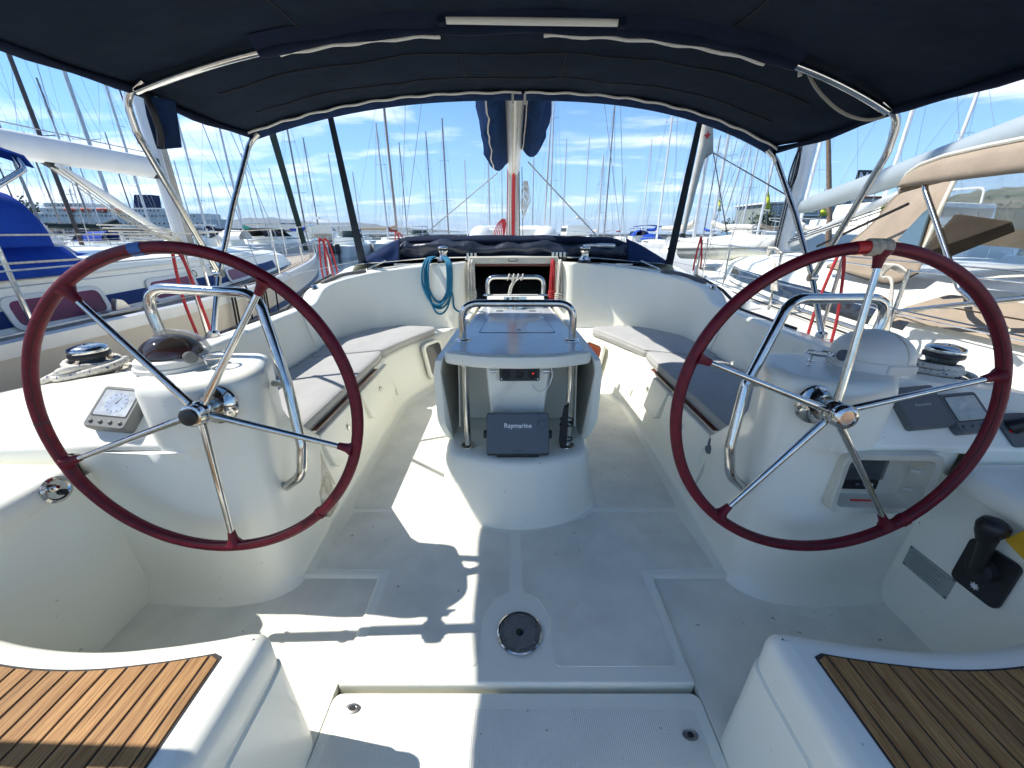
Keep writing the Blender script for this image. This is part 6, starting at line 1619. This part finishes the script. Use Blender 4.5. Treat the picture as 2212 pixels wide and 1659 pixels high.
# --- left part of the view
far_yacht('far yacht with bare grey mast behind the tip of the blue bimini', 96, 34, .1, 11, 17, mastm=alu_dark, hood=navy)
far_yacht('far yacht whose mast top shows between the left boom and the canopy edge', 165, 42, PI, 10, 12.6, mastm=alu, cover=blue)
far_yacht('far yacht with tall thick grey mast rising through the left boom', 262, 27, .05, 12, 19, mastm=alu, cover=olive, mastr=.11)
far_yacht('far yacht with thin brown mast seen left of the thick grey one', 168, 24, PI - .1, 11, 18, mastm=mat('brown_mast', (.10, .07, .06), .5), hullm=navy_hull)
far_yacht('far yacht with dark navy boom cover just right of the left mast', 449, 46, PI / 2 + .2, 11, 13.2, cover=navy, mastm=alu, genoa=None)
far_yacht('far yacht with teal sail cover left of the dark furled genoa', 528, 44, PI / 2 - .1, 11, 17, cover=teal, mastm=alu, boomdir=-1)
far_yacht('far yacht with blue bundled sail behind the dark furled genoa', 662, 48, .1, 11, 16, cover=blue, mastm=alu_dark)
far_yacht('far yacht with white coachroof seen under the left boom', 330, 38, PI / 2, 10, 15, cover=white_paint if False else sail, mastm=alu)
far_yacht('far yacht with dark slim mast between the left wheel and the boom', 205, 52, 0.0, 10, 18, mastm=alu_dark)
# --- centre
far_yacht('far yacht with short two spreader mast right of the left strap', 838, 46, PI, 10, 12.4, mastm=alu, cover=red_canvas)
far_yacht('far yacht with tan boom cover and twin thick masts', 858, 52, -PI / 2 - .15, 13, 18, mastm=mat('bronze_mast', (.33, .27, .22), .45), cover=mat('tan_canvas', (.30, .25, .18), .85), mastr=.16)
far_yacht('far yacht with thin mast left of the hanging sail cover', 969, 58, 0.05, 11, 15.6, mastm=alu_dark, cover=None)
far_yacht('far yacht with thin mast directly left of the own mast', 1058, 60, PI, 11, 14.2, mastm=alu, cover=None)
far_yacht('far yacht with double spreaders right of the own mast', 1187, 50, .04, 12, 20, mastm=alu, genoa=sail)
far_yacht('far yacht with short mast right of the pale lazy jack line', 1291, 55, PI - .05, 10, 11, mastm=alu, cover=sail)
far_yacht('far yacht with tall thin mast left of the blue topped boat', 1305, 62, 0.0, 11, 19, mastm=alu_dark)
far_yacht('far yacht with royal blue bimini and bundled blue sail right of centre', 1420, 43, PI - .06, 11, 17, mastm=white_paint, cover=blue, hood=blue, bimini=blue, boomdir=-1)
# --- right
far_yacht('far yacht with white furled genoa and cream sail cover behind the right strap', 1536, 30, .12, 12, 18, mastm=alu, cover=sail, genoa=None)
far_yacht('far yacht with white hull and blue lettering under the cream genoa', 1500, 24, PI + .1, 11, 15.5, mastm=alu, cover=sail)
far_yacht('far yacht with beige sail cover behind the right tender', 1636, 36, PI / 2 + .25, 12, 17, mastm=alu, cover=beige, boomdir=-1)
far_yacht('far yacht with slim mast left of the right neighbour mast', 1600, 50, 0.0, 11, 18, mastm=alu)
far_yacht('far yacht with bright mast right of the right neighbour mast', 1722, 30, .05, 11, 15.5, mastm=white_paint, cover=sail)
far_yacht('far yacht with white mast above the pale right boom', 1885, 24, 0.0, 11, 13, mastm=white_paint)
far_yacht('far yacht with short white mast head above the beige canopy', 1998, 27, .1, 10, 10.8, mastm=white_paint)
far_row_done = True
ORD = 'first second third fourth fifth sixth seventh eighth ninth tenth eleventh twelfth thirteenth fourteenth fifteenth sixteenth seventeenth eighteenth nineteenth twentieth twenty-first twenty-second twenty-third twenty-fourth twenty-fifth twenty-sixth'.split()
protos = [o for o in bpy.data.objects if o.get('group') == 'yachts in the rows beyond']
rnd = random.Random(21)
ui = 0
for u in (60, 140, 225, 300, 420, 480, 560, 610, 690, 735, 780, 880, 935, 1010, 1085, 1150, 1215, 1260, 1340, 1385, 1460, 1520, 1585, 1680):
    Yq = rnd.uniform(68, 86)
    src = protos[(ui * 7 + 3) % len(protos)]
    ui += 1
    q_ = P(u, 505, y=Yq)
    c_ = copy_tree(src, (q_.x, Yq, WZ), rnd.choice((0, PI)) + rnd.uniform(-.1, .1), ORD[ui - 1] + ' mast from the left in the farthest row of moored yachts')
    c_['group'] = 'yachts in the farthest row'
# lettering on the white hull under the cream genoa
tx = bpy.data.objects['sailing_yacht']
def far_motor(label, u, Y, rot, Lh, style, hullm=None, canopy=None, engines=0):
    t = far('motor_boat', label, 'motorboat', u, Y, rot, 'motorboats in the rows beyond')
    fb = .85 * Lh / 8; bw = Lh * .34
    far_hull(t, Lh, bw, fb, hullm or white_hull, .5)
    zc = fb + .65
    B().loft([rpath([(-w_, y, fb - .02), (-w_ * .9, y, h), (0, y, h + .05), (w_ * .9, y, h), (w_, y, fb - .02)], .06, 3) for y, w_, h in ((-.2 * Lh, bw * .36, zc), (.05 * Lh, bw * .36, zc), (.22 * Lh, bw * .26, fb + .35), (.36 * Lh, bw * .12, fb + .12))], False, True, True).build('cabin', gel, t, smooth=40)
    B().loft([[V((-bw * .33, y, z)), V((0, y + .12, z)), V((bw * .33, y, z))] for y, z in ((.06 * Lh, zc), (-.06 * Lh, zc + .62))], False).build('windscreen', glass_blue, t)
    if style == 'hardtop':
        B().prism([(p.x, p.y) for p in rpath([(-bw * .37, -.24 * Lh, 0), (bw * .37, -.24 * Lh, 0), (bw * .34, .02 * Lh, 0), (-bw * .34, .02 * Lh, 0)], .2, 4, True)], zc + .98, zc + 1.07).build('hardtop', canopy or white_paint, t, bevel=.03)
        for sx in (-1, 1):
            for y0, y1 in ((-.22, -.20), (.04, -.01)):
                B().tube([(sx * bw * .35, y0 * Lh, fb), (sx * bw * .33, y1 * Lh, zc + 1.0)], .03, 6).build('top_post', steel, t)
    if style == 'cuddy':
        B().loft([[V((bw * .33 * math.cos(PI * k / 8), y, zc + h * math.sin(PI * k / 8))) for k in range(9)] for y, h in ((-.30 * Lh, .75), (-.1 * Lh, .8), (.04 * Lh, .1))], False).build('canopy', canopy or navy, t, smooth=60)
    if style == 'fly':
        B().loft([rpath([(-w_, y, zc - .02), (-w_ * .92, y, zc + 1.0), (0, y, zc + 1.05), (w_ * .92, y, zc + 1.0), (w_, y, zc - .02)], .1, 3) for y, w_ in ((-.28 * Lh, bw * .38), (.0, bw * .38), (.1 * Lh, bw * .30))], False, True, True).build('deckhouse', gel, t, smooth=40)
        for s in (-1, 1):
            for k in range(3):
                B().box((s * bw * .372, (-.22 + .09 * k) * Lh, zc + .55), (.03, .075 * Lh, .42)).build('window', smoke, t)
        B().tube(rpath([(-bw * .34, -.2 * Lh, zc + 1.0), (-bw * .3, -.22 * Lh, zc + 1.75), (bw * .3, -.22 * Lh, zc + 1.75), (bw * .34, -.2 * Lh, zc + 1.0)], .3), .05, 8).build('radar_arch', white_paint, t)
        B().lathe([(0, 0), (.22, 0), (.25, .1), (.2, .2), (0, .22)], (0, -.22 * Lh, zc + 1.78), seg=14).build('radar_dome', white_paint, t)
    for k in range(engines):
        ex = (k - (engines - 1) / 2) * .55
        B().loft([[V((ex + a * .17, -.5 * Lh - .25 + b * .2, z)) for a, b in ((-1, -1), (1, -1), (1, 1), (-1, 1))] for z in (.35, .95, 1.15)], True, True, True).build('outboard_cowl', black, t, bevel=.06)
        B().box((ex, -.5 * Lh - .2, .1), (.12, .2, .7)).build('outboard_leg', black, t)
    for s in (-1, 1):
        B().tube([(s * bw * .45, -.05 * Lh, fb + .5), (s * bw * .40, .2 * Lh, fb + .7), (s * bw * .18, .42 * Lh, fb + .85), (0, .5 * Lh, fb + .9)], .018, 5).build('bow_rail', steel, t)
        for f, w_, h in ((.0, .46, .55), (.2, .40, .72), (.36, .26, .85)):
            B().tube([(s * bw * w_, f * Lh, fb), (s * bw * w_, f * Lh, fb + h)], .016, 4).build('rail_post', steel, t)
    B().tube([(bw * .2, -.2 * Lh, zc + .8), (bw * .22, -.24 * Lh, zc + 2.6)], .012, 4).build('antenna', white_paint, t)
    return t
far_motor('white hardtop motorboat with twin black outboards left of the sprayhood', 757, 40, 0.06, 9, 'hardtop', engines=2)
far_motor('white cruiser with dark canopy behind the bow of the left neighbour', 600, 42, -.2, 10, 'cuddy', canopy=black_rope, engines=0)
far_motor('tan sided motor yacht left of the white hardtop boat', 700, 56, .3, 12, 'fly', hullm=mat('tan_hull', (.34, .27, .20), .4))
far_motor('small white cabin cruiser in front of the teal covered yacht', 470, 36, PI / 2, 8, 'cuddy', canopy=white_paint)
far_motor('white cabin boat behind the left neighbour mast foot', 395, 33, PI / 2 + .3, 9, 'hardtop')
far_motor('white sport boat beside the tan covered yacht left of centre', 905, 50, -.1, 10, 'hardtop')
far_motor('white cruiser with radar arch right of the own mast', 1235, 52, .1, 11, 'fly')
far_motor('small white launch with blue canopy behind the blue topped yacht', 1375, 60, 0, 9, 'cuddy', canopy=blue)
far_motor('white open boat under the cream genoa on the right', 1560, 38, PI / 2, 8, 'cuddy', canopy=sail)
mb = far_motor('big white motor yacht with tall windows behind the right sprayhood', 1905, 22, PI / 2 + .35, 17, 'fly')
far_motor('white motor yacht stern seen below the pale right boom', 1800, 30, .5, 12, 'fly')
far_motor('low white speedboat on the left behind the blue sprayhood', 190, 30, PI / 2 - .2, 8, 'cuddy', canopy=blue)
# cream furled genoa with a red emblem, on its own stay
cg = thing('furled_sail', 'cream furled genoa with a red emblem leaning behind the right strap', 'sail', P(1476, 503, y=14))
ga = [P(1476, 503, y=14), P(1490, 440, y=13.8), P(1505, 375, y=13.6), P(1519, 320, y=13.4), P(1527, 275, y=13.3), P(1533, 230, y=13.2), P(1543, 150, y=13.0)]
B().tube(catmull(ga, 4), [.07 + .09 * min(1, k / 16) + .012 * mnoise.noise(V((k * .8, 0, 0))) for k in range(25)], 12).build('rolled_cloth', sail, cg, smooth=70)
B().loft([[P(1540, 262, y=13.2), P(1541, 330, y=13.3)], [P(1532, 262, y=13.2), P(1520, 345, y=13.4)]], False).build('loose_leech', sail, cg, solid=.02)
em = P(1528, 292, y=13.12)
B().prism([(-.10, 0), (-.02, .03), (.0, .13), (.03, .04), (.11, .02), (.05, -.03), (.03, -.10), (-.03, -.05)], 0, .01, lambda u, v, d: em + V((u, -d, v))).build('red_emblem', red_txt, cg, smooth=0)
wire(P(1541, 330, y=13.3), P(1705, 425, y=8.5), .014, black_rope, cg, 'sheet')
wire(P(1541, 330, y=13.3), P(1580, 560, y=9.5), .014, black_rope, cg, 'sheet')
B().lathe([(0, 0), (.09, 0), (.09, .1), (.05, .13), (0, .13)], P(1474, 512, y=14) , seg=12).build('furling_drum', black, cg)
# name on a white bow near the right rail
bo = thing('name_board', 'white bow with small blue lettering left of the right tender', 'bow', P(1530, 530, y=11))
bp0 = P(1510, 548, y=11)
fb_ = frame_fn(P(1533, 537, y=11), (1, .25, 0), (0, 0, 1))
B().loft([[fb_(-.55, -.16, -.2), fb_(-.45, .02, 0), fb_(-.42, .14, .0)], [fb_(.5, -.16, -.05), fb_(.5, .02, 0), fb_(.5, .16, 0)]], False).build('bow_panel', white_hull, bo, solid=.02)
text_part('lettering', 'anitras', lambda u, v, d: fb_(u, v + .02, d - .02 if False else d + .012), .16, blue_txt, bo, bold=.003)

# ---------------- flags hanging in the rigging
def flag(label, u, v0, v1, Y, m_, wdt):
    t = thing('pennant', label, 'flag', P(u, v0, y=Y), 'pennants hanging in the rigging')
    a, b = P(u, v0, y=Y), P(u - 1, v1, y=Y)
    n_ = 8
    B().loft([[a.lerp(b, k / n_) + V((wdt * (.25 + .75 * k / n_) * s + .1 * wdt * math.sin(k * 1.1), .03 * math.sin(k + s), 0)) for s in (-.5, 0, .5)] for k in range(n_ + 1)], False).build('cloth', m_, t, solid=.006, smooth=60)
    wire(P(u + 1, v0 - 40, y=Y), a, .006, black_rope, t, 'halyard')
flag('thin lime pennant hanging left of the right tender', 1555, 428, 456, 12, lime, .10)
flag('lime pennant hanging above the right tender', 1660, 414, 452, 12, lime, .16)
flag('lime pennant hanging below the pale right boom', 1780, 448, 466, 14, lime, .30)
flag('yellow green flag on a pole by the white motor yacht', 1911, 425, 462, 14, lime, .32)
flag('dark blue flag beside the yellow green one', 1938, 418, 450, 14, navy_mid, .16)

# ---------------- ferry, quay, buildings, hills
fe = far('ferry', 'large white ferry with navy lower hull docked on the far left', 'ferry', 262, 118, PI / 2 + .08)
fe.scale = (.45, .45, .45)
Lf = 125
far_rings = []
for f, w_, h in ((-.5, .9, 7), (-.3, 1, 7), (.2, 1, 7.2), (.38, .75, 7.8), (.47, .35, 8.6), (.5, .05, 9)):
    far_rings.append([V((-9 * w_, f * Lf, -.5)), V((-9.5 * w_, f * Lf, h)), V((9.5 * w_, f * Lf, h)), V((9 * w_, f * Lf, -.5))])
B().loft(far_rings, False, True, True).build('hull', navy_hull, fe, smooth=30)
fw_ = mat('ferry_white', (.62, .64, .62), .5, var=(.2, .08))
for k, (y0, y1, z0, z1, w_) in enumerate(((-.49, .33, 7, 12.5, 9.4), (-.46, .30, 12.5, 15.5, 9.2), (-.30, .27, 15.5, 18.3, 8.8), (.08, .25, 18.3, 21, 8.0))):
    B().box((0, (y0 + y1) / 2 * Lf, (z0 + z1) / 2), (2 * w_, (y1 - y0) * Lf, z1 - z0)).build('deck_tier', fw_, fe, bevel=.25)
wn_ = B()
for s in (-1, 1):
    for z, n_, a0, a1, w_ in ((9.6, 34, -.45, .3, 9.45), (13.9, 40, -.42, .28, 9.25), (16.8, 30, -.26, .25, 8.85), (19.6, 8, .09, .24, 8.05)):
        for k in range(n_):
            wn_.box((s * w_, (a0 + (a1 - a0) * k / n_) * Lf, z), (.1, 1.1, 1.0))
wn_.build('windows', smoke, fe, smooth=0)['kind'] = 'stuff'
B().loft([[V((a * 4, -.16 * Lf + b * 6, 15.5)) for a, b in ((-1, -1), (1, -1), (1, 1), (-1, 1))], [V((a * 3.4, -.18 * Lf + b * 5, 26)) for a, b in ((-1, -1), (1, -1), (1, 1), (-1, 1))]], True, True, True).build('funnel', navy_mid, fe, bevel=.3)
for k in range(4):
    for s in (-1, 1):
        B().tube([(s * 9.6, (-.08 + .07 * k) * Lf - 3.4, 17.2), (s * 9.6, (-.08 + .07 * k) * Lf - 2, 17), (s * 9.6, (-.08 + .07 * k) * Lf + 2, 17), (s * 9.6, (-.08 + .07 * k) * Lf + 3.4, 17.2)], [.2, 1.2, 1.2, .2], 8).build('lifeboat', mat('lifeboat_red%d%d' % (k, s), (.55, .08, .04), .5), fe)
B().tube([(0, .17 * Lf, 21), (0, .165 * Lf, 29)], .4, 6).build('radar_mast', fw_, fe)
B().tube([(-3, .166 * Lf, 26), (3, .166 * Lf, 26)], .25, 6).build('mast_yard', fw_, fe)
for s in (1, -1):
    text_part('lettering', 'JETS', (lambda u, v, d, s=s: V((s * (9.62 + d), -.30 * Lf + s * u, 3.6 + v))), 6.5, white_txt, fe, bold=.12)

def hill(name, label, pts, Y, m_, depth, seed, base=WZ):
    rows = []
    n_ = 90
    us = [p[0] for p in pts]
    def hz(u):
        for a, b in zip(pts, pts[1:]):
            if u <= b[0]: t = (u - a[0]) / (b[0] - a[0]); return a[1] + (b[1] - a[1]) * t
        return pts[-1][1]
    for r in range(9):
        f = r / 8
        row = []
        for k in range(n_ + 1):
            u = us[0] + (us[-1] - us[0]) * k / n_
            top = P(u, hz(u), y=Y)
            h = (top.z - base) * (math.sin(f * PI / 2)) * (1 + .10 * mnoise.noise(V((u * .05, r * .6, seed))) * f) 
            row.append(V((top.x * (1 + (f - 1) * depth / Y), Y + (f - 1) * depth, base - 1 + h)))
        rows.append(row)
    o_ = B().loft(rows, False).build(name, m_, smooth=60)
    return _tag(o_, label, kind='structure')
hill_m = mat('far_hill_scrub', (.085, .105, .085), .95, var=(.002, .3))
hill('hills', 'low blue hills on the horizon across the bay', [(330, 500), (400, 486), (470, 478), (540, 471), (590, 471), (640, 476), (700, 482), (760, 480), (800, 483), (850, 491), (960, 497), (1010, 501)], 8000, hill_m, 1500, 3)
hill('headland', 'scrubby headland behind the ferry on the left', [(-900, 470), (-300, 440), (0, 440), (55, 447), (80, 452), (110, 466), (170, 478), (215, 492), (240, 501)], 420, mat('scrub_headland', (.10, .105, .06), .95, var=(.06, .4, (.24, .19, .13))), 120, 8)
hill('shore', 'rising town shore behind the right hand boats', [(1560, 501), (1640, 492), (1760, 480), (1850, 462), (1950, 440), (2100, 415), (2300, 395), (2800, 380)], 300, mat('town_slope', (.16, .15, .10), .95, var=(.05, .5, (.05, .08, .03))), 140, 12)
qy = B()
ql = P(790, 497, y=95); qr = P(1700, 497, y=95)
qy.box(((ql.x + qr.x) / 2, 95, (.9 + WZ) / 2), (qr.x - ql.x, 4, .9 - WZ))
_tag(qy.build('breakwater', mat('breakwater_concrete', (.30, .28, .25), .9, var=(.4, .3)), bevel=.1), 'low grey breakwater wall across the harbour mouth', kind='structure')
def building(label, u0, u1, v0, Y, storeys, m_, roofm, dep=14):
    a, b = P(u0, 500, y=Y), P(u1, 500, y=Y); zt = P((u0 + u1) / 2, v0, y=Y).z
    cx_ = (a.x + b.x) / 2; w_ = b.x - a.x; zb = WZ + .5; h = zt - zb
    t = thing('harbour_building', label, 'building', (cx_, Y + dep / 2, zb), 'buildings on the right shore')
    B().box((cx_, Y + dep / 2, zb + h / 2), (w_, dep, h)).build('wall', m_, t, bevel=.08)
    B().box((cx_, Y + dep / 2, zt + .2), (w_ + 1.2, dep + 1.2, .4)).build('roof', roofm, t, bevel=.08)
    sh_ = h / storeys; n_ = max(3, int(w_ / 3.2))
    for s in range(storeys):
        z = zb + sh_ * (s + .55)
        B().box((cx_, Y - .25, z - sh_ * .5), (w_ + .3, .5, .25)).build('floor_band', roofm, t)
        for k in range(n_):
            x = a.x + w_ * (k + .5) / n_
            f = B().box((x, Y - .04, z), (w_ / n_ * .66, .12, sh_ * .56)).build('window', white_paint, t)
            B().box((x, Y - .10, z), (w_ / n_ * .58, .06, sh_ * .48)).build('pane', glass_blue, f)
    return t
building('grey green terminal building behind the right neighbour mast', 1652, 1800, 440, 95, 3, mat('grey_green_render', (.25, .28, .25), .8), white_paint)
building('white harbour building with dark windows behind the right boom', 1800, 1935, 428, 110, 3, mat('white_render', (.60, .60, .56), .8), mat('red_tiles', (.32, .10, .05), .8))
building('cream house on the slope at the far right', 2090, 2230, 452, 120, 2, mat('cream_render', (.55, .48, .36), .8), mat('red_tiles_2', (.34, .12, .06), .8))
sg = thing('roof_sign', 'dark sign with white capital letters above the right boom', 'sign', P(1890, 385, y=40))
fs_ = frame_fn(P(1893, 385, y=40), (1, .1, 0), (0, 0, 1))
B().prism(rrect(4.0, 1.3, .05, 2), -.1, 0, fs_).build('board', black, sg)
text_part('lettering', 'NAVAL', lambda u, v, d: fs_(u, v, d + .02), 1.15, white_txt, sg, bold=.03)
for s in (-1, 1):
    B().tube([fs_(s * 1.6, -.6, -.1), fs_(s * 1.6, -7.5, -.1)], .08, 6).build('sign_post', steel_dull, sg)
# tan wooden pole on the right and a tower
pl_ = thing('wooden_pile', 'tan wooden pole standing beyond the right boom', 'pole', P(1790, 505, y=16))
B().tube([P(1790, 530, y=16), P(1790, 500, y=16), P(1792, 470, y=16), P(1789, 280, y=16)], [.10, .10, .09, .07], 10).build('pole', mat('tan_wood', (.35, .24, .16), .8, var=(8, .3)), pl_)
tw = thing('signal_tower', 'small lattice signal tower on the skyline behind the right tender', 'tower', P(1637, 500, y=140))
c_ = P(1637, 500, y=140)
for a, b in ((-1, -1), (1, -1), (1, 1), (-1, 1)):
    B().tube([c_ + V((a * 1.4, b * 1.4, -1.5)), c_ + V((a * .4, b * .4, 4.5))], .18, 5).build('leg', steel_dull, tw)
B().box(c_ + V((0, 0, 4.6)), (3.6, 1.4, .5)).build('platform', steel_dull, tw)
B().box(c_ + V((0, 0, 1.6)), (2.2, 2.2, .3)).build('brace', steel_dull, tw)
# ---------------- trees on the right shore: leaf clumps on a branching trunk
leafm = mat('foliage', (.055, .085, .03), .9, var=(1.5, .5))
barkm = mat('bark', (.10, .075, .05), .9)
def tree(label, u, v_top, Y, w_, seed, n_=900):
    rnd = random.Random(seed)
    base = P(u, 503, y=Y); base.z = WZ + 1.0; top = P(u, v_top, y=Y).z
    h = top - base.z
    t = thing('tree', label, 'tree', base, 'trees on the shores')
    tr_ = B().tube([base, base + V((.1, 0, h * .3)), base + V((.0, .1, h * .6))], [h * .05, h * .035, h * .015], 7)
    lobes = []
    for k in range(9):
        a = rnd.uniform(0, 2 * PI); e = rnd.uniform(.35, .9)
        q = base + V((math.cos(a) * w_ * .33 * (1.1 - e * .5), math.sin(a) * w_ * .33, h * e))
        lobes.append((q, w_ * rnd.uniform(.16, .26)))
        tr_.tube([base + V((0, 0, h * .3)), base.lerp(q, .6) + V((0, 0, h * .08)), q], [h * .02, h * .012, h * .004], 5)
    tr_.build('trunk', barkm, t)
    lf_ = B()
    for k in range(n_):
        q, r_ = lobes[rnd.randrange(9)]
        d = V((rnd.gauss(0, 1), rnd.gauss(0, 1), rnd.gauss(0, .8))).normalized() * r_ * rnd.uniform(.35, 1.05)
        s_ = w_ * rnd.uniform(.018, .045)
        ax_ = V((rnd.uniform(-1, 1), rnd.uniform(-1, 1), rnd.uniform(-.4, 1))).normalized()
        o_ = ax_.orthogonal().normalized(); o2 = ax_.cross(o_)
        p = q + d
        lf_.add([p - o_ * s_, p + o2 * s_ * .7, p + o_ * s_, p - o2 * s_ * .7], [(0, 1, 2, 3)])
    lf_.build('crown', leafm, t, smooth=0)
tree('rounded dark tree on the skyline left of the signal tower', 1576, 476, 110, 8, 4)
tree('dark tree at the left end of the terminal building', 1650, 462, 92, 8, 5)
tree('spreading tree behind the white motor yacht on the right', 1960, 430, 100, 14, 6)
tree('green tree on the slope seen under the beige canopy', 2150, 440, 100, 14, 9)
tree('round tree on the crest of the left headland', 55, 440, 300, 30, 11)
tree('low dark tree on the slope of the left headland', 95, 456, 300, 24, 12)
# pale slab added unseen astern to bounce sunlight into the cockpit
q3 = B().box((0, -8.2, (.15 + WZ) / 2), (90, 12.4, .15 - WZ))
_tag(q3.build('bounce_quay', mat('bounce_quay_concrete', (.46, .43, .38), .9, var=(.8, .15)), bevel=.06), 'pale concrete slab added unseen astern to bounce sunlight', kind='structure')
# ================================================================ AIR
hzb = B().box((0, 7750, 187.7), (30400, 18900, 381)).build('haze', gel, smooth=0)
hm = bpy.data.materials.new('haze_air'); hm.use_nodes = True
hm.node_tree.nodes.clear()
ho = hm.node_tree.nodes.new('ShaderNodeOutputMaterial'); hv = hm.node_tree.nodes.new('ShaderNodeVolumePrincipled')
hv.inputs['Color'].default_value = (0.80, 0.88, 1.0, 1); hv.inputs['Density'].default_value = 0.00007
hm.node_tree.links.new(hv.outputs[0], ho.inputs['Volume'])
hzb.data.materials.clear(); hzb.data.materials.append(hm)
_tag(hzb, kind='stuff')
